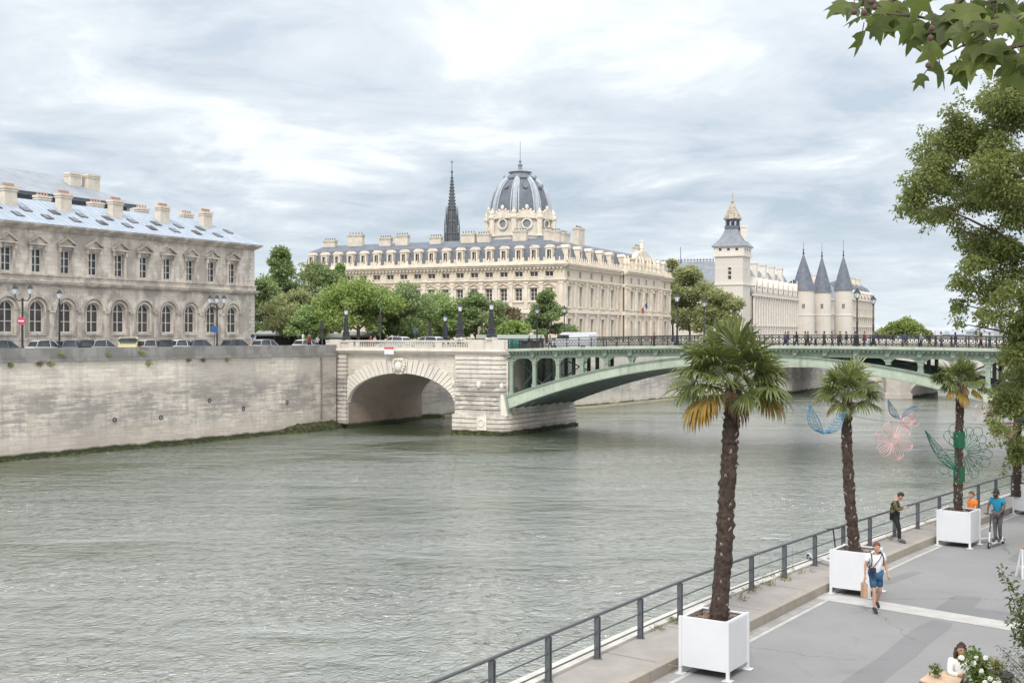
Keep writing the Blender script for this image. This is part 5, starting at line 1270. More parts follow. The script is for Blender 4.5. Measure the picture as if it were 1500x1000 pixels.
# planters
def planter():
    t = thing('planter', 'x', 'planter', (0, 0, 0), 0, 'white square planters'); h = .53
    for sx_ in (-1, 1):
        mb = MB(); mb.box(sx_ * h - .012, sx_ * h + .012, -h + .03, h - .03, .17, 1.17); mb.build('side_panel', M['white'], t, True)
        mb = MB(); mb.box(-h + .03, h - .03, sx_ * h - .012, sx_ * h + .012, .17, 1.17); mb.build('side_panel', M['white'], t, True)
        mb = MB(); mb.box(sx_ * h - .035 * (sx_ + 1) , sx_ * h + .035 * (1 - sx_), -h + .03, h - .03, 1.172, 1.195); mb.build('rim', M['white'], t, True)
        mb = MB(); mb.box(-h + .03, h - .03, sx_ * h - .035 * (sx_ + 1), sx_ * h + .035 * (1 - sx_), 1.172, 1.195); mb.build('rim', M['white'], t, True)
        for sy_ in (-1, 1):
            mb = MB(); mb.box(sx_ * h - .032, sx_ * h + .032, sy_ * h - .032, sy_ * h + .032, .012, 1.205); mb.box(sx_ * h - .1, sx_ * h + .1, sy_ * h - .1, sy_ * h + .1, 0, .012); mb.build('leg', M['white'], t, True)
    mb = MB(); mb.box(-h + .02, h - .02, -h + .02, h - .02, .2, .26); mb.build('base_plate', M['steel'], t, True)
    mb = MB(); r_ = rng(4); n = 14; vs = [(-.5 + 1.0 * i / n, -.5 + 1.0 * j / n, 1.08 + .05 * noise.noise(V((i * .5, j * .5, 1)))) for j in range(n + 1) for i in range(n + 1)]
    mb.add(vs, [(j * (n + 1) + i, j * (n + 1) + i + 1, (j + 1) * (n + 1) + i + 1, (j + 1) * (n + 1) + i) for j in range(n) for i in range(n)])
    for _ in range(260):
        c = V((r_.uniform(-.47, .47), r_.uniform(-.47, .47), 1.10)); d = V((r_.gauss(0, 1), r_.gauss(0, 1), r_.gauss(0, .4))).normalized() * .04; s_ = V((-d.y, d.x, .01)) * .35
        mb.add([c - d - s_, c + d - s_, c + d + s_, c - d + s_], [(0, 1, 2, 3)])
    mb.build('soil', M['soil'], t, True); return t
p0 = planter()
for i, (x, y, lab) in enumerate(((4.27, 25.07, 'white square planter cut close to the bottom edge, holding the leaning palm'), (9.5, 32.75, 'white square planter behind the walking man with the paper bag'), (15.1, 40.15, 'white square planter in front of the woman in orange'), (20.6, 47.1, 'white square planter farthest along the quay, under the drooping tree'))):
    o = p0 if i == 0 else copy_tree(p0)
    dz_ = .2; sl = (KX(y + .5) - KX(y - .5)); o.location = (x, y, RD + .007); o.rotation_euler = (0, 0, math.atan2(1, sl) - PI / 2 + (.02 if i == 0 else 0)); o['label'] = lab
# ------------------------------------------------------------------ people
def skin(pts, edges, rad, sub=1, root=0):
    me = bpy.data.meshes.new('t'); me.from_pydata([tuple(p) for p in pts], edges, []); me.update()
    o = bpy.data.objects.new('t', me); COL.objects.link(o)
    md = o.modifiers.new('s', 'SKIN'); md.use_smooth_shade = True
    for v, r in zip(me.skin_vertices[0].data, rad): v.radius = (r, r) if not isinstance(r, tuple) else r
    me.skin_vertices[0].data[root].use_root = True
    if sub: o.modifiers.new('u', 'SUBSURF').levels = sub; 
    dg = bpy.context.evaluated_depsgraph_get(); out = bpy.data.meshes.new_from_object(o.evaluated_get(dg))
    vs = [v.co.copy() for v in out.vertices]; fs = [tuple(p.vertices) for p in out.polygons]
    bpy.data.objects.remove(o); bpy.data.meshes.remove(me); bpy.data.meshes.remove(out)
    return vs, fs
def remeshed(mb, vox):
    me = bpy.data.meshes.new('t'); me.from_pydata(mb.v, [], mb.f); me.update(); bm = bmesh.new(); bm.from_mesh(me); bmesh.ops.recalc_face_normals(bm, faces=bm.faces); bm.to_mesh(me); bm.free()
    o = bpy.data.objects.new('t', me); COL.objects.link(o); md = o.modifiers.new('r', 'REMESH'); md.mode = 'VOXEL'; md.voxel_size = vox
    s = o.modifiers.new('s', 'SMOOTH'); s.factor = .5; s.iterations = 3
    dg = bpy.context.evaluated_depsgraph_get(); out = bpy.data.meshes.new_from_object(o.evaluated_get(dg))
    r = MB(); r.add([v.co for v in out.vertices], [tuple(p.vertices) for p in out.polygons])
    bpy.data.objects.remove(o); bpy.data.meshes.remove(me); bpy.data.meshes.remove(out); return r
SK = {'light': (.52, .30, .21), 'tan': (.40, .23, .15), 'dark': (.12, .07, .05)}
BASE = dict(pel=(0, 0, .95), spi=(0, 0, 1.12), che=(0, 0, 1.32), nek=(0, -.005, 1.48), hed=(0, -.03, 1.60),
            shL=(.19, 0, 1.42), elL=(.235, .01, 1.14), wrL=(.25, -.05, .90), shR=(-.19, 0, 1.42), elR=(-.235, .01, 1.14), wrR=(-.25, -.05, .90),
            hiL=(.09, 0, .92), knL=(.10, -.01, .50), anL=(.105, .02, .085), toL=(.12, -.15, .035), hiR=(-.09, 0, .92), knR=(-.10, -.01, .50), anR=(-.105, .02, .085), toR=(-.12, -.15, .035))
def person(label, loc, rz, pose, skin_c, hair_c, shirt, trousers, shoes, sleeves='short', legs='long', hairlong=False, cap=None, beard=None, look=(0, -1, 0), scale=1.0, grip=(None, None), lower=True, jacket=False, vox=.0135):
    J = {k: V(v) for k, v in BASE.items()}; J.update({k: V(v) for k, v in pose.items()})
    t = thing('person', label, 'person', loc, rz); t.scale = (scale,) * 3
    names = list(J); idx = {n: i for i, n in enumerate(names)}
    ed = [('pel', 'spi'), ('spi', 'che'), ('che', 'nek'), ('nek', 'hed')] + [e for s in 'LR' for e in (('che', 'sh' + s), ('sh' + s, 'el' + s), ('el' + s, 'wr' + s), ('pel', 'hi' + s), ('hi' + s, 'kn' + s), ('kn' + s, 'an' + s), ('an' + s, 'to' + s))]
    R_ = dict(pel=.125, spi=.12, che=.135, nek=.055, hed=.06)
    for s in 'LR': R_.update({'sh' + s: .062, 'el' + s: .042, 'wr' + s: .029, 'hi' + s: .088, 'kn' + s: .056, 'an' + s: .038, 'to' + s: .034})
    vs, fs = skin([J[n] for n in names], [(idx[a], idx[b]) for a, b in ed], [R_[n] for n in names], 1, idx['pel'])
    body = MB(); body.add(vs, fs)
    # head turned towards look
    L_ = V(look).normalized(); hc = J['hed'] + V((0, 0, .035)) + L_ * .012; sx_ = L_.cross(V((0, 0, 1))).normalized(); ux = sx_.cross(L_).normalized()
    HP = lambda x, y, z: hc + sx_ * x + L_ * y + ux * z
    h = MB(); h.ball((0, 0, 0), 1, 1, 1, 20, 14); hv = []
    for x, y, z in h.v:
        wx = .076 * (1 - .20 * max(0, -z)); fy = .094 * (1 + .05 * max(0, -z) * (y > 0))
        hv.append(HP(x * wx, y * fy + (.006 if z < -.4 and y > 0 else 0), z * .118))
    body.add(hv, h.f)
    for c, r in ((HP(0, .100, -.012), .016), (HP(0, .094, .012), .011), (HP(0, .088, -.088), .024), (HP(0, .090, -.052), .017)): body.ball(c, r, r, r, 8, 6)
    for s in (-1, 1): body.ball(HP(s * .078, -.005, -.005), .014, .018, .03, 8, 6); body.ball(HP(s * .03, .078, .026), .016, .016, .012, 8, 6)
    # hands: palm, four fingers and a thumb
    for s in 'LR':
        e, w_ = J['el' + s], J['wr' + s]; d = (w_ - e).normalized(); sg = 1 if s == 'L' else -1
        if J.get('hd' + s): d = J['hd' + s].normalized()
        f_ = V((0, -1, 0)) if abs(d.y) < .75 else V((0, 0, 1)); a = d.cross(f_).normalized(); f_ = a.cross(d).normalized()
        body.tube([w_ - d * .01, w_ + d * .035, w_ + d * .085], [.024, .036, .034], 8)
        cu = .55 if grip[0 if s == 'L' else 1] else .22
        for k in range(4):
            b = w_ + d * .082 + f_ * (.026 - .0175 * k); L2_ = (.072, .080, .075, .058)[k]; inw = a * (-sg) if True else a
            p1 = b + d * L2_ * .45 + inw * L2_ * cu * .35; p2 = p1 + (d * (1 - cu) + inw * cu).normalized() * L2_ * .3; p3 = p2 + (d * (1 - 1.5 * cu) + inw * cu * 1.4).normalized() * L2_ * .25
            body.tube([b, p1, p2, p3], [.0095, .009, .0085, .007], 6)
        b = w_ + d * .03 + f_ * .03; body.tube([b, b + f_ * .025 + d * .025, b + f_ * .032 + d * .058], [.0115, .0105, .008], 6)
    bm_ = remeshed(body, vox)
    o = bm_.build('body', flat(SK[skin_c], .55, 0, .08, 12), t, True, smooth=180)
    o.data.materials.append(flat((.03, .022, .02), .3)); o.data.materials.append(flat((.33, .12, .1), .5))
    for p in o.data.polygons:
        c = p.center
        for s in (-1, 1):
            if (c - HP(s * .03, .088, .022)).length < .0135: p.material_index = 1
        q = c - HP(0, .100, -.054)
        if abs(q.dot(sx_)) < .024 and abs(q.dot(ux)) < .008 and q.length < .03: p.material_index = 2
    def cloth(name, ns, es, rr, col, sub=1, rough=.85):
        ii = {n: i for i, n in enumerate(ns)}
        vs, fs = skin([J[n] if isinstance(n, str) and n in J else n for n in ns], [(ii[a], ii[b]) for a, b in es], rr, sub, 0)
        m = MB(); m.add(vs, fs); return m.build(name, col if not isinstance(col, tuple) else flat(col, rough, 0, .14, 9), t, True, smooth=180)
    for s in 'LR':
        J['ua' + s] = J['sh' + s].lerp(J['el' + s], .62); J['th' + s] = J['hi' + s].lerp(J['kn' + s], .86); J['wc' + s] = J['el' + s].lerp(J['wr' + s], .9); J['ac' + s] = J['kn' + s].lerp(J['an' + s], .93)
    J['hem'] = J['pel'].lerp(J['spi'], -.15 if not jacket else -.45)
    J['nkb'] = J['che'].lerp(J['nek'], .62)
    ns = ['hem', 'spi', 'che', 'nkb']; es = [('hem', 'spi'), ('spi', 'che'), ('che', 'nkb')]; rr = [.150 if not jacket else .165, .145, .158, .075]
    for s in 'LR':
        ns += ['sh' + s, 'ua' + s]; es += [('che', 'sh' + s), ('sh' + s, 'ua' + s)]; rr += [.082, .070]
        if sleeves == 'long': ns += ['el' + s, 'wc' + s]; es += [('ua' + s, 'el' + s), ('el' + s, 'wc' + s)]; rr += [.062, .046]
    cloth('jacket' if jacket else 'shirt', ns, es, rr, shirt)
    if lower:
        ns = ['pel']; es = []; rr = [.140]
        for s in 'LR':
            ns += ['hi' + s, 'th' + s]; es += [('pel', 'hi' + s), ('hi' + s, 'th' + s)]; rr += [.108, .084 if legs == 'long' else .098]
            if legs == 'long': ns += ['kn' + s, 'ac' + s]; es += [('th' + s, 'kn' + s), ('kn' + s, 'ac' + s)]; rr += [.074, .055]
        cloth('trousers' if legs == 'long' else 'shorts', ns, es, rr, trousers)
        for s in 'LR':
            J['sk' + s] = J['an' + s] + (J['kn' + s] - J['an' + s]) * .12; J['he' + s] = J['an' + s] - (J['to' + s] - J['an' + s]) * .30 + V((0, 0, -.035)); J['tp' + s] = J['to' + s].lerp(J['an' + s], -.25)
            cloth('shoe', ['an' + s, 'sk' + s, 'to' + s, 'he' + s, 'tp' + s], [('an' + s, 'sk' + s), ('an' + s, 'to' + s), ('an' + s, 'he' + s), ('to' + s, 'tp' + s)], [.05, .052, .044, .040, .036], shoes)
    hm = MB()
    for i in range(0, 14):
        pass
    h = MB(); h.ball((0, 0, 0), 1, 1, 1, 20, 14); keep = []
    hv = [HP(x * .086, y * .102 - .006, z * .124 + .006) for x, y, z in h.v]
    lim = lambda x, y, z: (z > .42 if y > .35 else z > (-.35 if not hairlong else -1.2) if y < .15 else z > .1)
    hf = [f for f in h.f if all(lim(*h.v[i]) for i in f)]
    hm.add(hv, hf)
    r_ = rng(int(abs(loc[0]) * 100) + 3)
    for _ in range(90):
        i = r_.choice(r_.choice(hf)); c = hv[i]; rb_ = r_.uniform(.012, .024); hm.ball(c, rb_, rb_, rb_, 5, 4)
    if hairlong:
        for k in range(9):
            a = PI * (k / 8) ; b = HP(.082 * math.cos(a), -.05 - .05 * math.sin(a), .02); hm.tube([b, b + V((0, 0, -.12)) + sx_ * .02 * math.cos(a), b + V((0, 0, -.24)) + sx_ * .03 * math.cos(a)], [.03, .034, .018], 6)
    hm.build('hair', flat(hair_c, .7, 0, .25, 40), t, True, smooth=120)
    if cap:
        m = MB(); h = MB(); h.ball((0, 0, 0), 1, 1, 1, 18, 12); m.add([HP(x * .092, y * .108 - .004, z * .12 + .022) for x, y, z in h.v], [f for f in h.f if all(h.v[i][2] > .15 for i in f)])
        m.hexa([HP(-.07, .08, .035), HP(.07, .08, .035), HP(.055, .17, .025), HP(-.055, .17, .025)], [HP(-.07, .08, .045), HP(.07, .08, .045), HP(.055, .17, .033), HP(-.055, .17, .033)]); m.build('cap', flat(cap, .8), t, True, smooth=60)
    if beard:
        m = MB()
        for k in range(13):
            a = PI * k / 12; m.ball(HP(.064 * math.cos(a), .035 + .058 * math.sin(a), -.07 - .018 * math.sin(a)), .02, .02, .026, 6, 4)
        m.build('beard', flat(beard, .9), t, True, smooth=120)
    t['_'] = 0; del t['_']; return t, J, HP
def on(x, y, h): return gnd(x, y, h)
# man walking towards the camera
wm_pos = on(1283, 894, RD)
def lw(t, p): return V(t.location) + Matrix.Rotation(t.rotation_euler.z, 3, 'Z') @ (V(p) * t.scale.x)
man, J, HP = person('man walking in white T-shirt and blue shorts with camera and paper bag', (wm_pos.x, wm_pos.y, RD + .006), math.radians(4), dict(
    pel=(0, 0, .94), knL=(.11, -.02, .52), anL=(.115, .24, .17), toL=(.13, .15, .06), knR=(-.10, -.14, .52), anR=(-.10, -.16, .085), toR=(-.115, -.34, .04),
    elL=(.265, .0, 1.14), wrL=(.285, -.10, .92), elR=(-.27, .03, 1.14), wrR=(-.29, -.02, .90), nek=(0, -.02, 1.48), hed=(0, -.05, 1.60)),
    'light', (.16, .08, .045), (.78, .79, .81), (.035, .10, .20), (.03, .03, .035), legs='shorts', look=(.05, -1, -.05), grip=(None, 1))
rw_ = lambda p: lw(man, p)
cb = thing('camera_bag', 'small dark camera hanging on a strap at the walking man\'s side', 'camera', rw_((-.17, -.2, 1.1))); mb = MB()
c = rw_((-.17, -.22, 1.08)); mb.box(c.x - .075, c.x + .075, c.y - .05, c.y + .05, c.z - .06, c.z + .06); mb.tube([c + V((0, -.05, 0)), c + V((0, -.12, -.01))], [.04, .038], 12); mb.build('camera_body', flat((.03, .025, .05), .5), cb)
mb = MB(); mb.tube([rw_(p) for p in ((-.17, -.21, 1.12), (-.07, -.185, 1.24), (.04, -.175, 1.36), (.12, -.11, 1.48), (.14, .02, 1.5), (.08, .12, 1.42), (-.1, .17, 1.25), (-.2, .08, 1.16), (-.23, -.12, 1.12))], .011, 5); mb.build('strap', flat((.03, .025, .05), .6), cb)
bp = thing('backpack', 'dark strapped backpack worn by the walking man', 'backpack', rw_((0, .2, 1.1))); mb = MB()
a = [rw_(p) for p in ((-.14, .15, 1.05), (.14, .15, 1.05), (.14, .27, 1.07), (-.14, .27, 1.07))]; b = [rw_(p) for p in ((-.12, .15, 1.42), (.12, .15, 1.42), (.11, .23, 1.42), (-.11, .23, 1.42))]; mb.hexa(a, b); mb.build('pack', flat((.62, .64, .67), .8), bp)
for s in (-1, 1): mb = MB(); mb.tube([rw_((s * x, y, z)) for x, y, z in ((.11, .16, 1.42), (.135, .05, 1.515), (.15, -.09, 1.45), (.155, -.145, 1.33), (.155, -.12, 1.2), (.15, .1, 1.1))], .016, 5); mb.build('shoulder_strap', flat((.05, .06, .08), .7), bp)
bg = thing('paper_bag', 'brown paper carrier bag held by the walking man', 'bag', rw_((-.31, -.02, .4))); mb = MB(); c = rw_((-.31, -.02, 0))
a = [(c.x - .06, c.y - .13, RD + .36), (c.x + .06, c.y - .13, RD + .36), (c.x + .06, c.y + .13, RD + .36), (c.x - .06, c.y + .13, RD + .36)]; b = [(x + (.01 if x < c.x else -.01), y, RD + .72) for x, y, _ in a]; mb.hexa(a, b); mb.build('bag_body', flat((.50, .32, .20), .9, 0, .1, 9), bg)
mb = MB()
for yy in (-.05, .05): mb.tube([(c.x + yy * .5, c.y - .06, RD + .71), (c.x, c.y, RD + .84), (c.x + yy * .5, c.y + .06, RD + .71)], .006, 5)
mb.build('handle', flat((.45, .28, .17)), bg)
# man leaning on the railing with his phone
q = on(1316, 794, PV)
camo, nt, b = base('camouflage', .9); n = noiz(nt, pos(nt), 9, 3, .5)
nt.links.new(ramp(nt, n, [(.40, (.03, .025, .02)), (.45, (.12, .09, .045)), (.52, (.22, .16, .09)), (.58, (.07, .09, .04))], 'CONSTANT'), b.inputs['Base Color'])
pm, J, HP = person('man in camouflage jacket leaning on the railing looking at a phone', (q.x, q.y, PV), math.radians(62), dict(
    pel=(0, .13, .90), spi=(0, .16, 1.07), che=(0, .12, 1.27), nek=(0, .04, 1.42), hed=(0, -.05, 1.51), shL=(.19, .10, 1.36), elL=(.23, .02, 1.10), wrL=(.07, -.20, 1.16), shR=(-.19, .10, 1.36), elR=(-.23, .02, 1.10), wrR=(-.07, -.20, 1.16),
    hiL=(.09, .12, .88), knL=(.10, .0, .48), anL=(.10, .0, .085), toL=(.11, -.17, .035), hiR=(-.09, .12, .88), knR=(-.10, -.04, .49), anR=(-.10, -.06, .085), toR=(-.11, -.23, .035)),
    'light', (.05, .03, .022), camo, (.018, .018, .02), (.09, .085, .085), sleeves='long', look=(0, -.75, -.65), jacket=True, grip=(1, 1))
ph_ = thing('phone', 'phone held by the man in camouflage jacket', 'phone', lw(pm, (0, -.29, 1.2))); mb = MB(); c = V((0, 0, 0)); R3 = Matrix.Rotation(math.radians(62), 3, 'Z')
a = [lw(pm, p) for p in ((-.037, -.27, 1.17), (.037, -.27, 1.17), (.037, -.33, 1.30), (-.037, -.33, 1.30))]; mb.hexa(a, [p + R3 @ V((0, .012, .006)) for p in a]); mb.build('handset', flat((.05, .05, .055), .3), ph_)
# man on the kick scooter
s0, s1 = on(1449, 803.2, RD), on(1469.5, 796.2, RD); hd_ = (s0 - s1); hd_.z = 0; WBL = hd_.length; hd_.normalize(); ctr = (s0 + s1) / 2; rz = math.atan2(hd_.x, -hd_.y)
sm_, J, HP = person('man in bright blue T-shirt and dark cap standing on a kick scooter', (ctr.x + .06, ctr.y + .02, RD + .17), rz, dict(
    che=(0, -.04, 1.32), nek=(0, -.08, 1.47), hed=(0, -.12, 1.585), shL=(.19, -.03, 1.41), elL=(.27, -.12, 1.16), wrL=(.20, -.36, 1.00), shR=(-.19, -.03, 1.41), elR=(-.27, -.12, 1.16), wrR=(-.20, -.36, 1.00),
    knL=(.08, -.04, .49), anL=(.05, .1, .085), toL=(.055, -.08, .03), knR=(-.08, -.03, .49), anR=(-.05, -.08, .085), toR=(-.055, -.26, .03)),
    'dark', (.02, .018, .016), (.015, .22, .36), (.10, .10, .11), (.05, .05, .055), look=(-.5, -.85, -.1), cap=(.03, .03, .035), beard=(.02, .016, .014), grip=(1, 1))
ks = thing('kick_scooter', 'white and black electric kick scooter ridden by the man in blue', 'scooter', (ctr.x, ctr.y, RD)); up = V((0, 0, 1)); sd_ = hd_.cross(up)
fw_, rw2 = ctr + hd_ * WBL / 2, ctr - hd_ * WBL / 2; fw_.z = rw2.z = RD
for c in (fw_, rw2):
    mb = MB(); cc_ = c + up * .11; mb.tube([cc_ + (hd_ * math.cos(g * PI / 8) + up * math.sin(g * PI / 8)) * .085 for g in range(17)], .026, 8, caps=False)
    wl = mb.build('wheel', flat((.02, .02, .022), .8), ks, smooth=60); mb = MB(); mb.tube([cc_ - sd_ * .02, cc_ + sd_ * .02], .055, 12); mb.build('rim', flat((.25, .25, .26), .4), wl)
mb = MB(); a, b = rw2 + hd_ * .12 + up * .13, fw_ - hd_ * .2 + up * .13; mb.hexa([a - sd_ * .08, a + sd_ * .08, b + sd_ * .08, b - sd_ * .08], [p + up * .035 for p in (a - sd_ * .08, a + sd_ * .08, b + sd_ * .08, b - sd_ * .08)]); mb.tube([rw2 + up * .2 - hd_ * .08, rw2 + up * .22, a + up * .03], .03, 5); mb.build('deck', flat((.55, .56, .57), .5), ks)
mb = MB(); mb.tube([fw_ + up * .10, fw_ + up * .26, b + up * .03], .03, 6); mb.tube([fw_ + up * .24, fw_ + up * .55 - hd_ * .05], .028, 8); mb.build('fork', M['white'], ks)
mb = MB(); mb.tube([fw_ + up * .55 - hd_ * .05, fw_ + up * 1.12 - hd_ * .15], .022, 8); mb.build('stem', flat((.03, .03, .035), .4), ks)
mb = MB(); hb = fw_ + up * 1.13 - hd_ * .15; mb.tube([hb - sd_ * .24, hb + sd_ * .24], .016, 8); mb.build('handlebar', flat((.03, .03, .035), .4), ks)
for px, y, h, lab, rot in ((1205, 826, PV, 'dark kick scooter left standing by the railing behind the middle planter', 1.2), (1436, 795, RD, 'kick scooter parked behind the third white planter', -.5)):
    k2 = copy_tree(ks); k2.location = on(px, y, h) + V((0, 0, .003)); k2.rotation_euler = (0, 0, rot); k2['label'] = lab
# woman in orange seated behind the third planter
q = V((16.05, 41.35, RD)); sit = dict(pel=(0, .0, .50), spi=(0, .0, .68), che=(0, -.02, .88), nek=(0, -.04, 1.03), hed=(0, -.06, 1.15), shL=(.17, -.01, .98), elL=(.22, -.08, .74), wrL=(.16, -.28, .66), shR=(-.17, -.01, .98), elR=(-.22, -.08, .74), wrR=(-.16, -.28, .66),
    hiL=(.09, -.03, .48), knL=(.10, -.42, .48), anL=(.10, -.42, .085), toL=(.11, -.58, .035), hiR=(-.09, -.03, .48), knR=(-.10, -.42, .48), anR=(-.10, -.42, .085), toR=(-.11, -.58, .035))
person('woman in orange top seated behind the third white planter', (q.x, q.y, RD + .34), math.radians(-75), sit, 'light', (.16, .08, .04), (.75, .19, .02), (.12, .12, .14), (.3, .3, .3), look=(.1, -1, 0), hairlong=False)
def stool(loc, lab, h=.34):
    t = thing('stool', lab, 'stool', loc); x, y, z = loc; mb = MB(); mb.box(x - .2, x + .2, y - .2, y + .2, z + h, z + h + .04); mb.build('seat', flat((.3, .2, .12)), t)
    for a in (-.16, .16):
        for b_ in (-.16, .16): mb = MB(); mb.box(x + a - .02, x + a + .02, y + b_ - .02, y + b_ + .02, z, z + h); mb.build('leg', flat((.3, .2, .12)), t)
stool((q.x, q.y, RD + .008), 'tall wooden stool under the woman in orange', .67)
# woman at the table near the bottom edge
tz = RD + .75; q = on(1404, 1062, RD + .45); q = V((8.42, 22.35, RD))
person('woman with shoulder length brown hair in white jacket seated at the terrace table', (q.x, q.y, RD + .01), math.radians(8), sit | dict(elL=(.25, -.1, .76), wrL=(.15, -.3, .78), elR=(-.25, -.1, .76), wrR=(-.15, -.3, .78)), 'tan', (.055, .03, .022), (.72, .72, .70), (.03, .03, .04), (.05, .05, .05), sleeves='long', look=(-.2, -1, -.05), hairlong=True)
stool((q.x, q.y, RD + .008), 'low wooden stool under the woman in white jacket')
tb = thing('table', 'pale wooden terrace table with dark edge at the bottom of the view', 'table', (8.0, 21.6, RD)); a = [on(1347, 995, tz), on(1368, 979, tz), on(1412, 988, tz), on(1398, 1012, tz)]
mb = MB(); mb.prism(a, (0, 0, -.035)); mb.build('tabletop', plain('pale_wood', (.56, .40, .27), .6, .12, 5), tb); c = sum(a, V((0, 0, 0))) / 4
mb = MB(); mb.prism([c + (p - c) * 1.012 + V((0, 0, -.036)) for p in a], (0, 0, -.03)); mb.build('edge_frame', M['iron'], tb)
for p in a: p2 = c + (p - c) * .88; mb = MB(); mb.box(p2.x - .02, p2.x + .02, p2.y - .02, p2.y + .02, RD + .008, tz - .067); mb.build('leg', M['iron'], tb)

# ------------------------------------------------------------------ terrace plants by the bottom edge
def potted(label, x, y, z, R_, H, mat, n, size, seed, potc=(.03, .03, .033), ph=.75, pr_=.26, flowers=None, name='potted_plant'):
    r_ = rng(seed); t = thing(name, label, 'plant', (x, y, z), 0)
    mb = MB(); mb.lathe((x, y, z), [(pr_ * .75, 0), (pr_, ph - .04), (pr_ * 1.06, ph - .04), (pr_ * 1.06, ph)], 20); mb.build('pot', flat(potc, .5), t, smooth=40)
    cl = [(V((x + r_.gauss(0, R_ * .4), y + r_.gauss(0, R_ * .4), z + ph + H * r_.uniform(.1, .85))), R_ * .4, R_ * .4, R_ * .35) for _ in range(16)]
    mb = MB(); clump_leaves(mb, cl, n, size, r_, .5, .1, .6); mb.build('foliage', mat, t)
    mb = MB()
    for c, *_ in cl: mb.tube([(x, y, z + ph - .03), (V((x, y, z + ph)) + c) / 2 + V((0, 0, .03)), c], [.008, .006, .003], 4)
    mb.build('stem', stalk, t)
    if flowers:
        for k in range(flowers):
            c, s, _, _ = r_.choice(cl); p = c + V((r_.gauss(0, s * .7), -abs(r_.gauss(0, s * .8)), abs(r_.gauss(0, s * .7)))); mb = MB()
            for j in range(7):
                a = 2 * PI * j / 7; mb.ball(p + V((.028 * math.cos(a), -.008, .028 * math.sin(a))), .022, .014, .022, 6, 4)
            mb.ball(p, .024, .024, .024, 6, 4); mb.build('blossom', flat((.82, .82, .76), .7), t)
LF = leafmat('leaf_fresh', (.09, .15, .03), (.17, .24, .05), (.24, .30, .08), .4)
potted('fresh green bush with large white blossoms in front of the terrace table', 8.35, 21.2, RD + .007, .32, .75, LF, 1500, .075, 31, (.04, .04, .045), .78, .28, 16)
potted('dark round pot of small yellow green plants beside the white blossoms', 8.95, 21.9, RD + .007, .16, .24, leafmat('leaf_yel', (.16, .17, .03), (.30, .30, .07)), 260, .06, 33, (.02, .02, .024), .86, .27)
q = on(1372, 992, tz)
potted('small leafy plant standing on the pale terrace table', q.x, q.y, tz + .001, .09, .18, LF, 120, .07, 35, (.25, .2, .15), .07, .05)
def shrub(label, x, y, z, spec, mat, n, size, seed, asp=.4, name='shrub'):
    r_ = rng(seed); t = thing(name, label, 'shrub', (x, y, z)); st_ = MB(); lf = MB(); per = n // len(spec)
    for tip in spec:
        tip = V(tip); b = V((x + r_.gauss(0, .12), y + r_.gauss(0, .12), z)); m_ = b.lerp(tip, .55) + V((r_.gauss(0, .06), r_.gauss(0, .06), .18)); pts = [b, b.lerp(m_, .5) + V((0, 0, .08)), m_, m_.lerp(tip, .55), tip]
        st_.tube(pts, [.018, .014, .010, .007, .003], 5)
        for _ in range(per):
            f = r_.random() ** .6 * 4; j = min(int(f), 3); c = pts[j].lerp(pts[j + 1], f - j); clump_leaves(lf, [(c, .09, .09, .09)], 1, size, r_, asp, -.1)
    st_.build('stem', M['bark'], t); lf.build('foliage', mat, t)
pp = lambda x, y, Z: at(x, y, Z)
shrub('tall arching green shrub at the edge of the road, in front of the white trestle', 10.1, 21.0, RD + .006, [pp(1466, 832, 21), pp(1476, 858, 21), pp(1484, 880, 20.9), pp(1492, 900, 20.7), pp(1500, 870, 21.2), pp(1484, 930, 20.6), pp(1496, 930, 20.5), pp(1510, 900, 21), pp(1478, 905, 20.8), pp(1520, 860, 21.4), pp(1505, 955, 20.4), pp(1490, 915, 20.6)], leafmat('leaf_shrub', (.05, .075, .020), (.10, .14, .035), (.17, .2, .06), .35), 1500, .10, 41)
shrub('wiry grey green shrub below the arching one', 9.55, 20.3, RD + .006, [pp(1462, 945, 20.2), pp(1472, 960, 20.1), pp(1485, 950, 20.2), pp(1495, 970, 20), pp(1478, 990, 20), pp(1460, 985, 20), pp(1505, 960, 20.2), pp(1490, 1000, 19.9), pp(1468, 1004, 19.9), pp(1450, 960, 20.2)], leafmat('leaf_grey', (.075, .085, .05), (.13, .14, .085), (.2, .2, .14), .2), 1300, .075, 43, .22)
# white trestle at the picture edge
q = on(1497, 846, RD); ts = thing('trestle_stand', 'white folding trestle stand with brown round top at the road edge', 'stand', (q.x + .1, q.y, RD)); q = V((q.x + .12, q.y, RD + .006))
for sx_ in (-1, 1):
    for sy_ in (-1, 1): mb = MB(); a = q + V((sx_ * .2, sy_ * .22, 0)); b = q + V((sx_ * .12, sy_ * .03, .86)); mb.hexa([a + V(d) for d in ((-.025, -.02, 0), (.025, -.02, 0), (.025, .02, 0), (-.025, .02, 0))], [b + V(d) for d in ((-.025, -.02, 0), (.025, -.02, 0), (.025, .02, 0), (-.025, .02, 0))]); mb.build('leg', M['white'], ts); 
mb = MB(); mb.box(q.x - .16, q.x + .16, q.y - .12, q.y + .12, q.z + .3, q.z + .33); mb.build('shelf', M['white'], ts)
mb = MB(); mb.lathe(q + V((0, 0, .86)), [(.14, 0), (.15, .03), (.12, .06)], 16); mb.build('top', flat((.36, .2, .12)), ts)
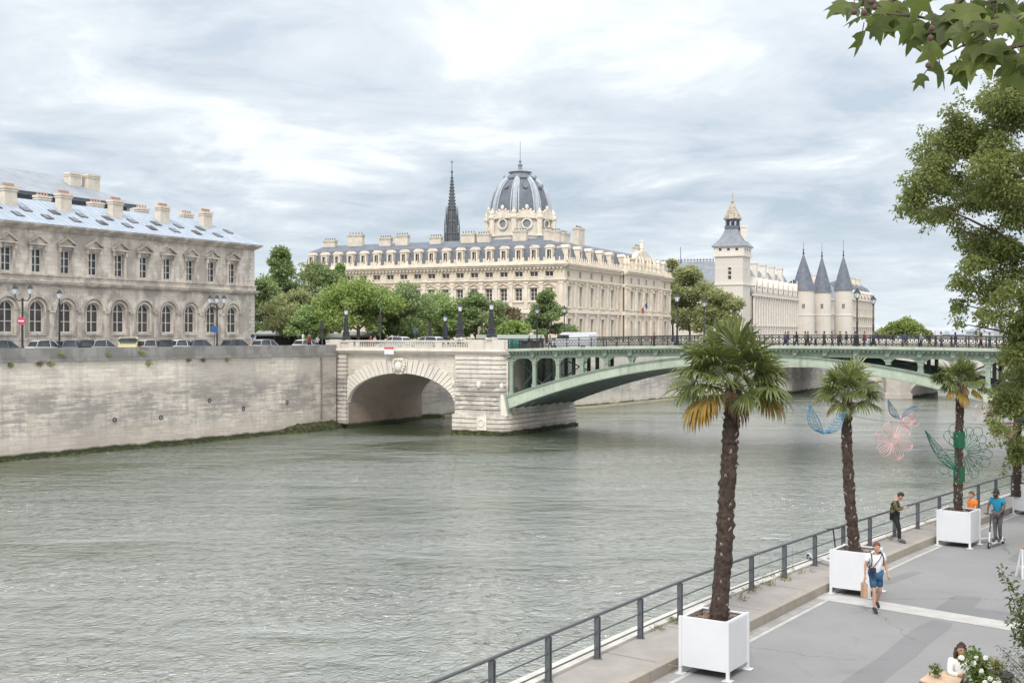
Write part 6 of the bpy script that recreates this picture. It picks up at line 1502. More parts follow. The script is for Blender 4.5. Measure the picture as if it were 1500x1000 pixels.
# weeds along the foot of the railing
LG = leafmat('leaf_weed', (.10, .12, .03), (.19, .20, .05), (.27, .24, .09), .3)
for i, (x, y, n, s_) in enumerate(((1066, 876, 130, .2), (1098, 862, 60, .14), (1136, 849, 220, .24), (1124, 857, 90, .16), (1168, 838, 80, .16), (978, 912, 110, .16), (958, 924, 60, .12), (1086, 868, 70, .14), (1290, 790, 40, .12), (1352, 768, 60, .15))):
    p = on(x, y, PV); p.x = RX(p.y) + .06; r_ = rng(60 + i); mb = MB()
    clump_leaves(mb, [(p + V((r_.gauss(0, s_ * .8), r_.gauss(0, s_), s_ * .25)), s_ * .7, s_, s_ * .55) for _ in range(5)], n, .08, r_, .25, -.8, .7)
    tag(mb.build('weed', LG if i % 3 != 1 else L5, None), ['tuft of yellow green weed at the foot of the nearest railing post', 'dry brown weed beside the leaning palm', 'largest green weed tuft at the foot of the railing', 'brownish weed clump just before the largest tuft', 'low weed strip near the mooring ladder', 'small yellow weed behind the nearest planter corner', 'tiny weed at the second railing post', 'dry weed between two tufts by the leaning palm', 'thin weed behind the man with phone', 'low weed strip by the third planter'][i], 'weed', 'weeds along the quay railing')
# mooring ladder hoops outside the railing
ml = thing('mooring_ladder', 'thin grey twin hoop ladder handrail standing outside the railing', 'ladder', V((RX(34) - .4, 34.2, PV)))
for dz_ in (0, .62):
    z = 34.0 + dz_; p = V((RX(z) - .25, z, PV)); o_ = V((-.62, .05, 0)); mb = MB(); mb.tube([p + o_ + V((0, 0, -.2)), p + o_ + V((0, 0, .95)), p + o_ * .9 + V((0, 0, 1.05)), p + o_ * .1 + V((0, 0, 1.05)), p + V((0, 0, .95)), p + V((0, 0, .05))], .012, 6); mb.build('hoop', flat((.4, .42, .45), .4, .3), ml)
for i in range(8):
    h = -.2 - .35 * i; mb = MB(); p, p2 = V((RX(34.0) - .25 - .62, 34.05, PV + h)), V((RX(34.62) - .25 - .62, 34.67, PV + h)); mb.tube([p, p2], .014, 5); mb.build('rung', M['steel'], ml)
# ------------------------------------------------------------------ street lamps
lampglass = plain('lamp_glass', (.62, .66, .70), .15, .1, 4)
def lamp_thin(H):
    t = thing('street_lamp', 'x', 'street lamp', (0, 0, 0), 0, 'round lantern lamps on the bridge')
    mb = MB(); mb.lathe((0, 0, 0), [(.3, 0), (.3, .25), (.2, .3), (.16, .9), (.2, .95), (.1, 1.05), (.085, 2.2), (.12, 2.25), (.075, 2.35), (.06, H - 1.05), (.12, H - 1.0), (.08, H - .9)], 10); mb.build('pole', M['iron'], t, True, smooth=40)
    mb = MB(); mb.lathe((0, 0, H - .9), [(.14, 0), (.30, .45), (.31, .48)], 12); mb.build('glass', lampglass, t, True, smooth=40)
    mb = MB(); mb.lathe((0, 0, H - .42), [(.36, 0), (.33, .06), (.2, .24), (.08, .34), (.1, .38), (.02, .5)], 12); mb.lathe((0, 0, H - .95), [(.16, 0), (.17, .08)], 12)
    for k in range(6): g = PI * k / 3; mb.tube([(.14 * math.cos(g), .14 * math.sin(g), H - .9), (.31 * math.cos(g), .31 * math.sin(g), H - .42)], .015, 4)
    mb.build('lantern_cap', M['iron'], t, True); return t
def lamp_stout(H):
    t = thing('pedestal_lamp', 'x', 'street lamp', (0, 0, 0), 0, 'obelisk lamps on the stone parapet')
    mb = MB(); mb.box(-.55, .55, -.45, .45, 0, .3); mb.build('stone_base', balm, t, True)
    mb = MB(); mb.lathe((0, 0, .3), [(.62, 0), (.62, .2), (.46, .35), (.42, .8), (.5, .9), (.36, 1.0), (.24, H - 1.75), (.32, H - 1.7), (.2, H - 1.6), (.14, H - 1.25)], 8, rot=PI / 8); mb.build('column', M['iron'], t, True, smooth=35)
    mb = MB(); mb.lathe((0, 0, H - .95), [(.16, 0), (.27, .5), (.28, .52)], 8); mb.build('glass', lampglass, t, True)
    mb = MB(); mb.lathe((0, 0, H - .43), [(.34, 0), (.28, .1), (.16, .25), (.06, .32), (.09, .37), (.02, .55)], 8); mb.lathe((0, 0, H - 1.0), [(.2, 0), (.2, .08)], 8); mb.build('lantern_cap', M['iron'], t, True); return t
la = lamp_thin(5.4); lbm = lamp_stout(4.3)
def put(o, p, lab, sc_=1.0, first=False, rz=0):
    c = o if first else copy_tree(o); c.location = p; c.rotation_euler = (0, 0, rz); c.scale = (sc_,) * 3; c['label'] = lab; return c
def onb(n, d): q = PX(n * SP, d, deck(n)); return q
put(la, onb(6.76, .0), 'iron lamp with round lantern nearest the courthouse end of the iron railing', 1.0, True)
put(la, onb(13.02, .0), 'tallest iron lamp in front of the slate cone roofs')
put(la, onb(4.6 + 1.9, -9.6), 'far side lamp standing against the olive trees by the clock tower', .93)
put(la, onb(12.75, -9.6), 'far side lamp standing alone against the sky past the far mansion', .93)
put(la, onb(.55, -9.6), 'far side lamp beside the white van', .9)
put(la, onb(-.7, -9.6), 'slim lamp behind the market roof in front of the conical tree', .9)
q = PX(-2.3 * SP + .2, .35, 10.62)
def by_px(x, d, z):
    k = (x - 750) / F; O = BF.p(0, d, 0); t = (k * O.y - O.x) / (BF.u.x - k * BF.u.y); p = BF.p(t, d, z); return p
put(lbm, by_px(720, .35, 10.63), 'obelisk lamp at the end of the stone balustrade beside the iron railing', 1.0, True, BF.ang())
put(lbm, by_px(674, .35, 10.63), 'obelisk lamp above the stone river pier', .96, rz=BF.ang())
put(lbm, by_px(507, .35, 10.3), 'obelisk lamp at the quay end of the stone arch', .98, rz=BF.ang())
put(lbm, by_px(652, -10.5, 9.7), 'smaller obelisk lamp across the road behind the stone balustrade', .95, rz=BF.ang())
# candelabra lamps along the quay in front of the hospital
def candelabra(px, Z, ytop, lab, arms):
    p = at(px, 490, Z); p.z = ST; H = at(px, ytop, Z).z - ST; t = thing('candelabra_lamp', lab, 'street lamp', p, 0, 'candelabra lamps on the quay'); mb = MB()
    mb.lathe(p, [(.35, 0), (.32, .6), (.2, .8), (.1, 1.2), (.09, H - 1.6), (.16, H - 1.5), (.08, H - 1.3)], 8)
    for a in arms: mb.tube([p + V((0, 0, H - 1.5)), p + V((a * .6, 0, H - 1.6)), p + V((a, 0, H - 1.25)), p + V((a, 0, H - .9))], .06, 5)
    mb.build('pole', M['iron'], t)
    for a in arms:
        mb = MB(); mb.lathe(p + V((a, 0, H - .9)), [(.16, 0), (.3, .5)], 8); ln = mb.build('lantern', lampglass, t); mb = MB(); mb.lathe(p + V((a, 0, H - .4)), [(.36, 0), (.2, .2), (.05, .4)], 8); mb.build('lantern_cap', M['iron'], ln)
candelabra(33, 118, 417, 'two armed candelabra lamp before the first arched windows in view', (-.75, .75)); candelabra(87, 122, 424, 'single lantern quay lamp between two arched windows', (.0,)); candelabra(318, 136, 432, 'dark three armed candelabra lamp before the last arched windows of the long building', (-.8, 0, .8))
# ------------------------------------------------------------------ cars along the quay
def car(name, col, label, p, rz, L_=4.2, H=1.48, kind='hatch', group='cars parked along the quay'):
    t = thing(name, label, 'van' if kind == 'van' else 'car', p, rz, group); W = .86 if kind != 'van' else .95; pm = flat(col, .3, .1, .05, 3)
    h = L_ / 2
    if kind == 'van': lo = [(-h, .35), (h, .35), (h, .9), (h - .15, 1.05), (h - 1.0, 1.25), (h - 1.75, H - .05), (h - 2.0, H), (-h + .1, H), (-h, H - .2)]; gl = None
    else: lo = [(-h, .3), (h, .3), (h, .62), (h - .2, .78), (h - 1.15, .92), (-h + .15, .98), (-h, .8)]
    mb = MB(); mb.prism([(x, -W, z) for x, z in lo], (0, 2 * W, 0)); mb.build('body', pm, t, True, smooth=25)
    if kind != 'van':
        a = [(-h + .25, .96), (h - 1.1, .92), (h - 1.85, H - .04), (h - 2.3, H), (-h + .9, H - .03), (-h + .5, H - .12)]
        mb = MB(); n = len(a); vs = [(x, -W * (.97 if z < 1.1 else .78), z) for x, z in a] + [(x, W * (.97 if z < 1.1 else .78), z) for x, z in a]
        mb.add(vs, [tuple(range(n)), tuple(range(2 * n - 1, n - 1, -1))] + [(i, i + n, (i + 1) % n + n, (i + 1) % n) for i in range(n)]); mb.build('cabin_glass', M['glass'], t, True)
        mb = MB(); b = [(h - 1.8, H - .07), (h - 2.3, H + .015), (-h + .9, H - .01), (-h + .45, H - .12)]
        for (x0, z0), (x1, z1) in zip(b, b[1:]): mb.hexa([(x0, -W * .8, z0), (x1, -W * .8, z1), (x1, W * .8, z1), (x0, W * .8, z0)], [(x0, -W * .78, z0 + .03), (x1, -W * .78, z1 + .03), (x1, W * .78, z1 + .03), (x0, W * .78, z0 + .03)])
        for s in (-1, 1):
            for x0, x1 in ((h - 1.12, h - 1.8), (-.15, -.2), (-h + .28, -h + .6)): mb.tube([(x0, s * W * .97, .95), (x1, s * W * .80, H - .06)], .04, 4)
        mb.build('roof', pm, t, True)
    else:
        mb = MB(); mb.box(-.1, h - 1.2, -W - .01, W + .01, 1.3, 1.75); mb.hexa([(h - 1.0, -W * .9, 1.29), (h - 1.0, W * .9, 1.29), (h - 1.68, W * .85, H - .12), (h - 1.68, -W * .85, H - .12)], [(h - .98, -W * .9, 1.33), (h - .98, W * .9, 1.33), (h - 1.66, W * .85, H - .08), (h - 1.66, -W * .85, H - .08)]); mb.build('side_window', M['glass'], t, True)
    for x in (-h + .75, h - .8):
        for s in (-1, 1):
            mb = MB(); mb.tube([(x, s * (W - .2), .31), (x, s * (W + .01), .31)], .31, 14); wl = mb.build('wheel', flat((.02, .02, .022), .8), t, True); mb = MB(); mb.tube([(x, s * (W - .1), .31), (x, s * (W + .02), .31)], .19, 10); mb.build('rim', flat((.4, .4, .42), .4, .5), wl, True)
    for s in (-1, 1):
        mb = MB(); mb.box(h - .06, h + .015, s * W * .7 - .16, s * W * .7 + .16, .58, .72); mb.build('headlight', lampglass, t, True)
    return t
qd = math.atan2(.79, .61)
for px, col, lab in ((8, (.10, .16, .17), 'dark teal parked car under the first arched window in view'), (70, (.62, .63, .64), 'white hatchback parked behind the parapet near the red round sign'), (107, (.25, .26, .28), 'mid grey parked car between the white hatchback and a black car'), (133, (.02, .02, .022), 'black parked car near the middle of the quay row'), (152, (.40, .42, .45), 'silver parked car next to the black one'), (224, (.55, .53, .52), 'pale silver parked car past the yellow van'), (246, (.05, .055, .07), 'dark blue parked car under the arched windows'), (270, (.70, .70, .70), 'bright white small parked car in the quay row'), (294, (.16, .20, .27), 'steel blue parked car by the blue sign'), (348, (.10, .10, .11), 'charcoal parked car at the corner of the long building'), (392, (.46, .48, .5), 'light grey car just past the building corner')):
    Z = 118 + (px / 400) * 24; p = at(px, 490, Z); p.z = ST; car('parked_car', col, lab, p, qd, 4.1, 1.60)
for px, z_, col, lab, kd, H in ((188, 128, (.50, .45, .24), 'small pale yellow van in the parked row on the quay', 'van', 1.95),): p = at(px, 490, z_); p.z = ST; car('van', col, lab, p, -PI / 2 + .25, 3.4, H, kd, None)
for x, lab, d, L_ in ((578, 'white car driving over the stone arch, nearer the tall traffic pole', -4.5, 4.4), (626, 'white car on the stone arch beside the far traffic light', -5.5, 4.6)): p = by_px(x, d, 9.302); car('car', (.66, .67, .68), lab, p, BF.ang() + PI, L_, 1.62, 'hatch', 'cars on the bridge')
p = by_px(838, -5.5, 9.42); car('van', (.74, .75, .77), 'white delivery van crossing the iron bridge', p, BF.ang() + PI, 5.2, 2.05, 'van', None)
car('parked_car', (.60, .6, .6), 'white car by the market awnings at the bridge head', at(452, 490, 152) * 1.0 - V((0, 0, CAM - ST)), .9, 4.2, 1.55)
mc = thing('motor_scooter', 'red and dark motor scooter parked on the quay past the yellow van', 'motor scooter', at(196, 490, 129) - V((0, 0, CAM - ST))); p = V(mc.location); mb = MB()
for s in (-.6, .6): mb.tube([p + V((s * .6, s * .8, .28)) + V((.61, .79, 0)) * .0 + V((math.cos(g * PI / 6) * .18, math.cos(g * PI / 6) * .22, math.sin(g * PI / 6) * .28)) for g in range(13)], .06, 5)
mb.build('wheel', flat((.02, .02, .022), .8), mc); mb = MB(); mb.tube([p + V((-.4, -.5, .5)), p + V((-.1, -.12, .45)), p + V((.2, .3, .45)), p + V((.38, .5, .95))], [.2, .12, .12, .14], 8); mb.tube([p + V((-.4, -.5, .8)), p + V((.05, .1, .82))], .14, 8); mb.build('fairing', flat((.5, .05, .05), .4), mc); mb = MB(); mb.tube([p + V((.38, .5, .9)), p + V((.36, .47, 1.5))], .1, 6); mb.tube([p + V((.05, .75, 1.1)), p + V((.7, .2, 1.1))], .03, 5); mb.build('handlebar', M['iron'], mc)
# ------------------------------------------------------------------ signs and traffic lights
def sign(px, y, Z, r, col, lab, sq=False, inner=None, z0=ST):
    c = at(px, y, Z); t = thing('road_sign', lab, 'sign', (c.x, c.y, z0)); mb = MB(); mb.tube([(c.x, c.y + .06, z0), (c.x, c.y + .06, c.z + r)], .04, 6); mb.build('pole', M['steel'], t); mb = MB()
    if sq: mb.box(c.x - r, c.x + r, c.y - .02, c.y + .02, c.z - r, c.z + r)
    else: mb.tube([c - V((0, .02, 0)), c + V((0, .02, 0))], r, 18)
    mb.build('sign_plate', flat(col, .4), t)
    if inner: mb = MB(); mb.box(c.x - r * .7, c.x + r * .7, c.y - .03, c.y - .022, c.z - r * .16, c.z + r * .16) if inner == 'bar' else mb.tube([c - V((0, .03, 0)), c - V((0, .022, 0))], r * .62, 16); mb.build('symbol', M['white'] if inner == 'bar' else flat((.03, .08, .35)), t)
sign(31, 470, 114, .40, (.50, .06, .11), 'round red no entry sign in front of the long building', False, 'bar')
sign(314, 482, 132, .36, (.03, .09, .26), 'square blue sign on a post before the last arched windows', True, None)
sign(370, 492, 138, .24, (.02, .04, .12), 'small dark blue sign by the building corner', False, None)
sign(608, 484, 150, .3, (.05, .08, .18), 'blue round direction sign behind the stone balustrade', False, None)
def traffic_light(px, d, y0, lab, H=None, tall=False):
    p = by_px(px, d, ST + .5); H = at(px, y0, p.y).z - p.z; t = thing('traffic_light', lab, 'traffic light', p); mb = MB(); mb.tube([p, p + V((0, 0, H))], .07, 6); mb.build('pole', M['steel'], t)
    for k, zz_ in enumerate((H - .5, H - 1.6) if not tall else (H - 2.2, H - 3.4)):
        c = p + V((.0, -.12, zz_)); mb = MB(); mb.box(c.x - .2, c.x + .2, c.y - .14, c.y + .1, c.z - .5, c.z + .5); hs = mb.build('signal_head', M['iron'], t)
        for j, cc_ in enumerate(((.10, .01, .01), (.08, .045, .01), (.01, .06, .03))): mb = MB(); mb.tube([c + V((0, -.145, .3 - .3 * j)), c + V((0, -.17, .3 - .3 * j))], .1, 10); mb.build('lens', flat(cc_, .3), hs)
traffic_light(472, -2.0, 471, 'grey traffic light at the quay end of the stone parapet'); traffic_light(630, -9, 472, 'traffic light between the white cars and the smaller obelisk lamp'); traffic_light(557, -6, 441, 'tall dark pole with signal heads behind the stone arch', tall=True)
# ------------------------------------------------------------------ flower market behind the trees
def stall(px0, px1, y, Z, col, lab, d=4, hh=None):
    a, b = at(px0, y, Z), at(px1, y, Z); t = thing('market_stall', lab, 'market stall', ((a.x + b.x) / 2, Z, ST), 0, 'flower market stalls'); mb = MB()
    mb.add([(a.x, Z, a.z - .7), (b.x, Z, a.z - .7), (b.x, Z + d / 2, a.z - .1), (a.x, Z + d / 2, a.z - .1), (b.x, Z + d, a.z - .7), (a.x, Z + d, a.z - .7)], [(0, 1, 2, 3), (3, 2, 4, 5), (0, 3, 5), (1, 4, 2)]); mb.box(a.x, b.x, Z, Z + .06, a.z - .95, a.z - .7); mb.build('roof', flat(col, .7), t); mb = MB(); mb.box(a.x + .2, b.x - .2, Z + .4, Z + d - .2, ST, a.z - .75); mb.build('booth', flat((.05, .055, .05), .8), t)
    n = max(2, int((b.x - a.x) / 2.4))
    for i in range(n + 1): x = a.x + .1 + (b.x - a.x - .2) * i / n; mb = MB(); mb.box(x - .06, x + .06, Z + .1, Z + .22, ST, a.z - .71); mb.build('post', M['green_dk'], t)
stall(372, 432, 482, 172, (.42, .43, .43), 'long market stall with pale grey roof beside the building corner', 7); stall(452, 506, 487, 168, (.38, .38, .36), 'pale roofed market stall under the bright green plane tree', 6); stall(506, 556, 484, 171, (.30, .30, .28), 'dark market stall behind the plane tree trunk', 6)
stall(697, 732, 489, 160, (.22, .22, .19), 'small dark market roof beside the obelisk lamp', 4); stall(728, 797, 489, 158, (.24, .27, .24), 'long low green fronted market stall behind the iron railing', 5)
b = at(730, 490, 157.9); a = at(760, 490, 157.9); mb = MB(); 
gs = thing('awning', 'bright green awning hanging on the long low market stall', 'awning', (b.x, 157.6, ST)); mb.hexa([(b.x, 157.2, 10.1), (a.x, 157.2, 10.1), (a.x, 157.9, 10.5), (b.x, 157.9, 10.5)], [(b.x, 157.25, 9.4), (a.x, 157.25, 9.4), (a.x, 157.9, 9.4), (b.x, 157.9, 9.4)]); mb.build('cloth', flat((.02, .22, .16), .8), gs)
# ------------------------------------------------------------------ pedestrians on the bridge and the quay
_pp = {}
def walker(k):
    if k in _pp: return _pp[k]
    s = (.16, -.12)[k % 2]; J = {n: V(p) for n, p in BASE.items()}
    J['knL'] += V((0, -s, 0)); J['anL'] += V((0, -s * 1.2, .02)); J['toL'] += V((0, -s * 1.2, .02)); J['knR'] += V((0, s * .5, 0)); J['anR'] += V((0, s * 1.6, .06)); J['toR'] += V((0, s * 1.5, .03)); J['wrL'] += V((0, s, 0)); J['wrR'] += V((0, -s, 0))
    if k >= 2: J['wrL'] = V((.12, -.28, 1.2)); J['elL'] = V((.24, -.1, 1.15))
    ed = [('pel', 'spi'), ('spi', 'che'), ('che', 'nek'), ('nek', 'hed')] + [e for q in 'LR' for e in (('che', 'sh' + q), ('sh' + q, 'el' + q), ('el' + q, 'wr' + q), ('pel', 'hi' + q), ('hi' + q, 'kn' + q), ('kn' + q, 'an' + q), ('an' + q, 'to' + q))]
    R_ = dict(pel=.15, spi=.15, che=.165, nek=.06, hed=.07)
    for q in 'LR': R_.update({'sh' + q: .085, 'el' + q: .06, 'wr' + q: .038, 'hi' + q: .11, 'kn' + q: .075, 'an' + q: .05, 'to' + q: .045})
    ns_ = list(J); ix = {n: i for i, n in enumerate(ns_)}; vs, fs = skin([J[n] for n in ns_], [(ix[a], ix[b]) for a, b in ed], [R_[n] for n in ns_], 1, ix['pel'])
    m = MB(); m.add(vs, fs); hc = J['hed'] + V((0, -.01, .04)); m.ball(hc, .085, .1, .125, 12, 8); m.ball(hc + V((0, -.1, -.01)), .018, .02, .02, 6, 4)
    mi = []
    for f in m.f:
        c = sum((V(m.v[i]) for i in f), V((0, 0, 0))) / len(f)
        hair = c.z > hc.z + .055 or (c.y > hc.y + .02 and c.z > hc.z - .04)
        arm = abs(c.x) > .2 and c.z < 1.12
        mi.append(3 if c.z > 1.5 and hair else 0 if c.z > 1.49 or (arm and c.z < .95) else 1 if c.z > .93 or arm else 4 if c.z < .09 else 2)
    m.m = mi; _pp[k] = m; return m
CN = {'red': (.42, .03, .04), 'white': (.68, .68, .68), 'black': (.02, .02, .022), 'navy': (.025, .035, .09), 'grey': (.22, .22, .23), 'purple': (.14, .06, .2), 'beige': (.42, .34, .24), 'blue': (.05, .13, .32), 'green': (.06, .14, .07), 'pink': (.5, .22, .26), 'brown': (.13, .07, .04), 'denim': (.06, .10, .18)}
def ped(p, rz, top, bot, lab, group, k):
    m = walker(k); mats = [flat(mul(SK[('light', 'tan', 'dark')[k % 3]], .75)), flat(mul(CN[top], .6), .85), flat(mul(CN[bot], .6), .85), flat((.04, .028, .02)), flat((.04, .04, .04))]
    o = m.build('person', mats, None, smooth=180); o.location = p; o.rotation_euler = (0, 0, rz); tag(o, lab, 'person', group)
r_ = rng(91); i = 0
combos = [('black', 'grey'), ('navy', 'beige'), ('white', 'denim'), ('red', 'black'), ('grey', 'navy'), ('purple', 'grey'), ('black', 'denim'), ('beige', 'brown'), ('blue', 'black'), ('white', 'black'), ('green', 'grey'), ('pink', 'denim'), ('brown', 'black'), ('navy', 'white'), ('grey', 'black'), ('red', 'denim'), ('purple', 'black'), ('black', 'white'), ('blue', 'beige'), ('white', 'navy'), ('black', 'beige'), ('beige', 'denim'), ('navy', 'grey'), ('grey', 'white'), ('pink', 'black'), ('green', 'denim')]
xs = [775, 792, 806, 958, 1150, 1154, 1167, 1180, 1183, 1195, 1207, 1219, 1231, 1240, 1252, 1266, 1280, 1308, 1325, 1349, 1361, 1379, 1400, 1430, 1437, 1450]
for x, (a, b) in zip(xs, combos):
    d = -r_.uniform(.5, 2.6); n_ = (by_px(x, d, 0) - BF.p(0, d, 0)).length / SP; p = by_px(x, d, deck(n_) - .358)
    ped(p, BF.ang() + (PI / 2 if r_.random() < .5 else -PI / 2), a, b, f'pedestrian in {a} top and {b} trousers behind the iron bridge railing', 'people on the iron bridge', i % 4); i += 1
for x, d, a, b, lab in ((453, -1.5, 'red', 'black', 'pedestrian in red top by the traffic light at the quay end'), (465, -1.5, 'white', 'navy', 'pedestrian in white top by the traffic light at the quay end'), (543, -1.5, 'red', 'grey', 'pedestrian in red behind the balustrade over the stone arch'), (549, -2.2, 'white', 'denim', 'pedestrian in white behind the balustrade over the stone arch')): p = by_px(x, d, 9.55); p.z = 9.302; ped(p, BF.ang() + 1.5, a, b, lab, 'people at the bridge head', i % 4); i += 1
# ------------------------------------------------------------------ wire sculptures on a cable between the palms
def cab(x, y):      # point on the vertical sheet through the palms
    a, b = V((9.5, 32.75, 0)), V((15.1, 40.15, 0)); k = (x - 750) / F; d = b - a; t = (k * a.y - a.x) / (d.x - k * d.y); Z = a.y + d.y * t; return at(x, y, Z)
CU = V((5.6, 7.4, 0)).normalized()
wire = lambda c: flat(c, .5, .2)
def wthing(name, lab, cat, px, py): return thing(name, lab, cat, cab(px, py), 0, 'wire decorations hung above the quay')
def wpath(mb, pts, r=.010): mb.tube([cab(x, y) for x, y in pts], r, 4, caps=False)
def wing(mb, root, tip, width, n, r=.009, sg=1, seed=0):
    """leaf shaped wire wing from root to tip (pixels), filled with a cell pattern"""
    r_ = rng(seed); rx, ry = root; dx, dy = tip[0] - rx, tip[1] - ry; L_ = math.hypot(dx, dy); ux_, uy_ = dx / L_, dy / L_; vx, vy = -uy_ * sg, ux_ * sg
    pr = lambda t, w_: (rx + ux_ * L_ * t + vx * width * w_, ry + uy_ * L_ * t + vy * width * w_)
    up_ = lambda t: math.sin(PI * min(1, t ** .8)) * .9 + .05; lo_ = lambda t: -.18 * math.sin(PI * t)
    wpath(mb, [pr(i / 14, up_(i / 14)) for i in range(15)], r * 1.4); wpath(mb, [pr(i / 14, lo_(i / 14)) for i in range(15)], r * 1.4)
    rows = [[pr(i / n, lo_(i / n) + (up_(i / n) - lo_(i / n)) * f) for i in range(n + 1)] for f in (.28, .55, .8)]
    for q in rows: wpath(mb, [(x + r_.gauss(0, .6), y + r_.gauss(0, .6)) for x, y in q], r)
    al = [[pr(i / n, lo_(i / n)) for i in range(n + 1)]] + rows + [[pr(i / n, up_(i / n)) for i in range(n + 1)]]
    for k in range(4):
        for i in range(1, n): j = min(n, i + (k % 2)); wpath(mb, [al[k][i], al[k + 1][j]], r)
BLUE, PINK, GRN = (.10, .26, .40), (.74, .34, .36), (.02, .17, .11)
t = wthing('wire_butterfly', 'light blue wire butterfly with spread wings beside the middle palm', 'wire sculpture', 1208, 630)
mb = MB(); wing(mb, (1206, 633), (1185, 592), 14, 8, sg=-1, seed=1); mb.build('wing', wire(BLUE), t); mb = MB(); wing(mb, (1206, 633), (1238, 602), 13, 8, sg=1, seed=2); mb.build('wing', wire(BLUE), t); mb = MB(); wpath(mb, [(1197, 630), (1206, 634), (1216, 631)], .03); mb.build('wire_body', wire(BLUE), t)
t = wthing('wire_butterfly', 'pink and blue wire butterfly above the pale pink wire flower', 'wire sculpture', 1322, 615)
mb = MB(); wing(mb, (1318, 613), (1301, 586), 8, 6, sg=-1, seed=3); mb.build('wing', wire((.16, .22, .34)), t); mb = MB(); wing(mb, (1320, 612), (1345, 594), 6, 6, sg=-1, seed=4); mb.build('wing', wire((.16, .22, .34)), t); mb = MB()
for cx, cy, rx, ry in ((1330, 613, 11, 7), (1334, 619, 12, 7), (1330, 616, 7, 8), (1326, 616, 9, 9)): wpath(mb, [(cx + rx * math.cos(g * PI / 8), cy + ry * math.sin(g * PI / 8)) for g in range(17)], .010)
mb.build('lower_wing', wire(PINK), t)
def flower(lab, cx, cy, R_, np, col, sub, r=.008, open_=0, seed=0, name='wire_flower'):
    r_ = rng(seed); t = wthing(name, lab, 'wire sculpture', cx, cy); 
    for k in range(np):
        a = 2 * PI * k / np + .3; mb = MB(); sw = PI / np * 1.05
        for f in ([1.0] + sub):
            pts = []
            for i in range(13):
                u = i / 12; an = a + sw * f * math.sin((u - .5) * PI) ; rr_ = R_ * (.16 + .84 * math.sin(PI * u) ** .55 * (1 - .12 * (1 - f))); pts.append((cx + rr_ * math.cos(an), cy + rr_ * math.sin(an)))
            wpath(mb, pts, r)
        mb.build('petal', wire(col), t)
    mb = MB(); wpath(mb, [(cx + R_ * .16 * math.cos(g * PI / 6), cy + R_ * .16 * math.sin(g * PI / 6)) for g in range(13)], r); mb.build('flower_centre', wire(col), t); return t
flower('pale pink wire flower hanging between the middle and small palms', 1309, 645, 29, 6, (.80, .42, .42), [.55, .2], .0075)
# green many-ribbed flower wrapped on the small palm
t = wthing('wire_flower', 'large dark green wire flower wrapped around the small palm trunk', 'wire sculpture', 1410, 660); cx, cy = 1411, 663
for k in range(17):
    a = -2.3 + k * (2 * PI * .86 / 16); mb = MB(); R_ = 40 + 4 * math.sin(k * 1.9)
    for rr_ in (1.0, .72):
        pts = []
        for i in range(12):
            u = i / 11; an = a + .30 * math.sin((u - .5) * PI) * (1.1 - .2 * rr_); q = R_ * rr_ * (.22 + .78 * math.sin(PI * u) ** .5); pts.append((cx + q * math.cos(an), cy + q * math.sin(an) * 1.02))
        wpath(mb, pts, .011)
    mb.build('petal', wire(GRN), t)
mb = MB(); wing(mb, (1402, 688), (1356, 631), 11, 8, .010, -1, 7); mb.build('leaf', wire(GRN), t)
mb = MB(); wpath(mb, [(1398, 670), (1404, 680), (1414, 684), (1424, 678), (1420, 668), (1408, 668), (1402, 676)], .014); mb.build('flower_centre', wire((.30, .24, .2)), t)
wb = thing('trunk_wrap', 'bright green band wrapped on the small palm trunk', 'band', cab(1405, 660)); mb = MB()
for y0, y1 in ((632, 655), (682, 705)): mb.tube([cab(1405, y1) - V((0, .0, 0)), cab(1405, y0)], .185, 14)
mb.build('band_cloth', flat((.01, .10, .045), .8), wb)
flower('very pale pink wire flower high between the small palm and the overhanging tree', 1441, 606, 17, 5, (.86, .55, .56), [.5], .006, seed=3)
t = wthing('wire_butterfly', 'dusty pink wire butterfly resting in the hanging foliage', 'wire sculpture', 1472, 626); mb = MB()
for k in range(9): cx, cy = 1474 + 1.5 * k, 630 - .6 * k; wpath(mb, [(cx + (17 - k) * math.cos(g * PI / 8 + .3), cy + (12 - .7 * k) * math.sin(g * PI / 8)) for g in range(17)], .012)
mb.build('wing', wire((.62, .27, .25)), t); mb = MB(); wing(mb, (1462, 636), (1445, 618), 4, 4, .009, 1, 8); mb.build('lower_wing', wire((.7, .35, .33)), t)
t = wthing('wire_butterfly', 'bright blue wire butterfly at the edge of the hanging foliage', 'wire sculpture', 1495, 622); mb = MB(); wing(mb, (1490, 616), (1512, 640), 14, 6, .012, -1, 9); wing(mb, (1490, 614), (1515, 622), 9, 6, .012, -1, 10); mb.build('wing', wire((.06, .26, .50)), t)
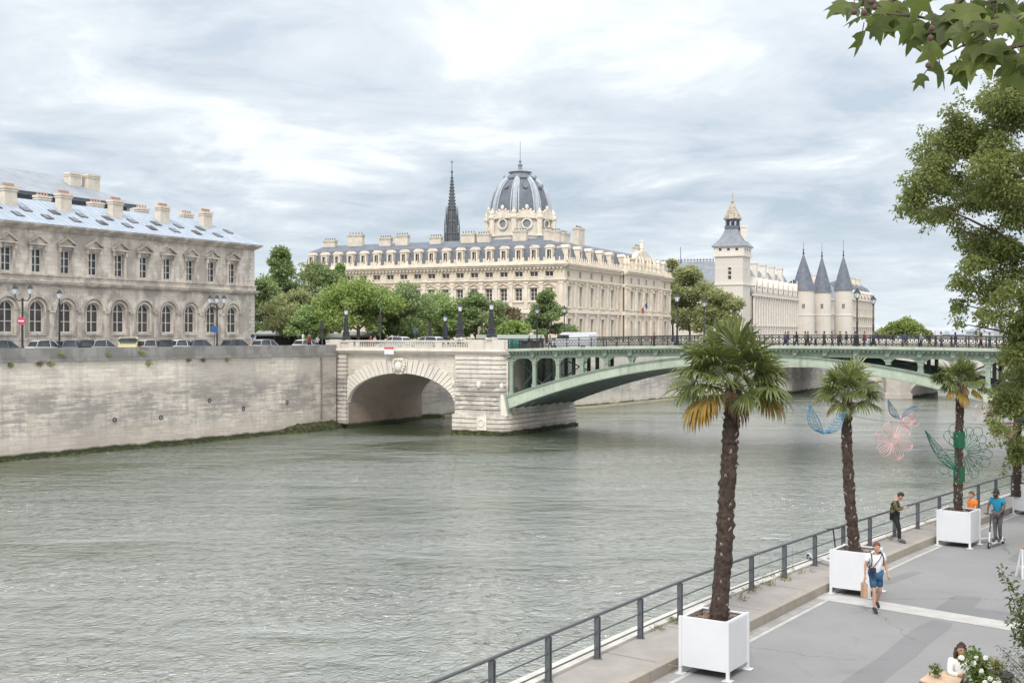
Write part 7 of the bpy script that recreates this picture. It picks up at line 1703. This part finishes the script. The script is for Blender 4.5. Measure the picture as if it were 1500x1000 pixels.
t = wthing('wire_butterfly', 'rose pink wire butterfly lowest in the hanging foliage', 'wire sculpture', 1492, 662); mb = MB(); wing(mb, (1482, 646), (1506, 678), 12, 7, .012, -1, 11); wing(mb, (1482, 646), (1503, 672), 6, 6, .012, 1, 12); mb.build('wing', wire((.72, .25, .28)), t)
cbm = thing('hanging_cable', 'thin cable strung between the palms carrying the wire decorations', 'cable', cab(1241, 608)); mb = MB()
cp = [(1066, 590), (1150, 598), (1241, 607), (1280, 615), (1320, 619), (1360, 621), (1406, 620), (1450, 622), (1520, 618)]
mb.tube([cab(x, y) if x > 1200 else cab(1241, 607).lerp(at(1068, 592, 25.05), (1241 - x) / 173) for x, y in cp[1:]], .005, 4); mb.build('wire', M['steel'], cbm)
# plants rooted in the quay parapet
for i, (x, y, s_, mt) in enumerate(((205, 516, .5, L4), (218, 531, .45, L3), (61, 531, .4, L5), (73, 531, .4, L3), (276, 527, .3, L5), (297, 527, .3, L5), (332, 526, .35, L3), (160, 519, .25, L4), (90, 518, .3, L3), (18, 535, .3, L2))):
    best = min((qpt(t * .25)[0] + qpt(t * .25)[1] * .15 for t in range(0, 180)), key=lambda p: abs(750 + F * p.x / p.y - x)); c = at(x, y, best.y - .2); c.x, c.y = best.x, best.y; mb = MB(); r_ = rng(200 + i)
    clump_leaves(mb, [(c + V((r_.gauss(0, s_ * .3), r_.gauss(0, s_ * .25), r_.gauss(0, s_ * .2))), s_ * .7, s_ * .6, s_ * .5) for _ in range(5)], 200, .14, r_, .5, .2, .6)
    tag(mb.build('wall_plant', mt, None), ('bright green plant growing on top of the dark parapet', 'olive tuft on the wall face just below the bright parapet plant', 'reddish brown tuft on the quay wall, first of a close pair', 'green tuft on the quay wall beside the reddish one', 'small brown tuft below the parapet under the last arched windows', 'brown tuft in the string course near the blue sign', 'olive tuft in the string course near the building corner', 'tiny green tuft on the parapet below the black car', 'moss green tuft on the parapet below the white hatchback', 'dark tuft on the quay wall at the picture edge')[i], 'plant', 'plants rooted in the quay wall')
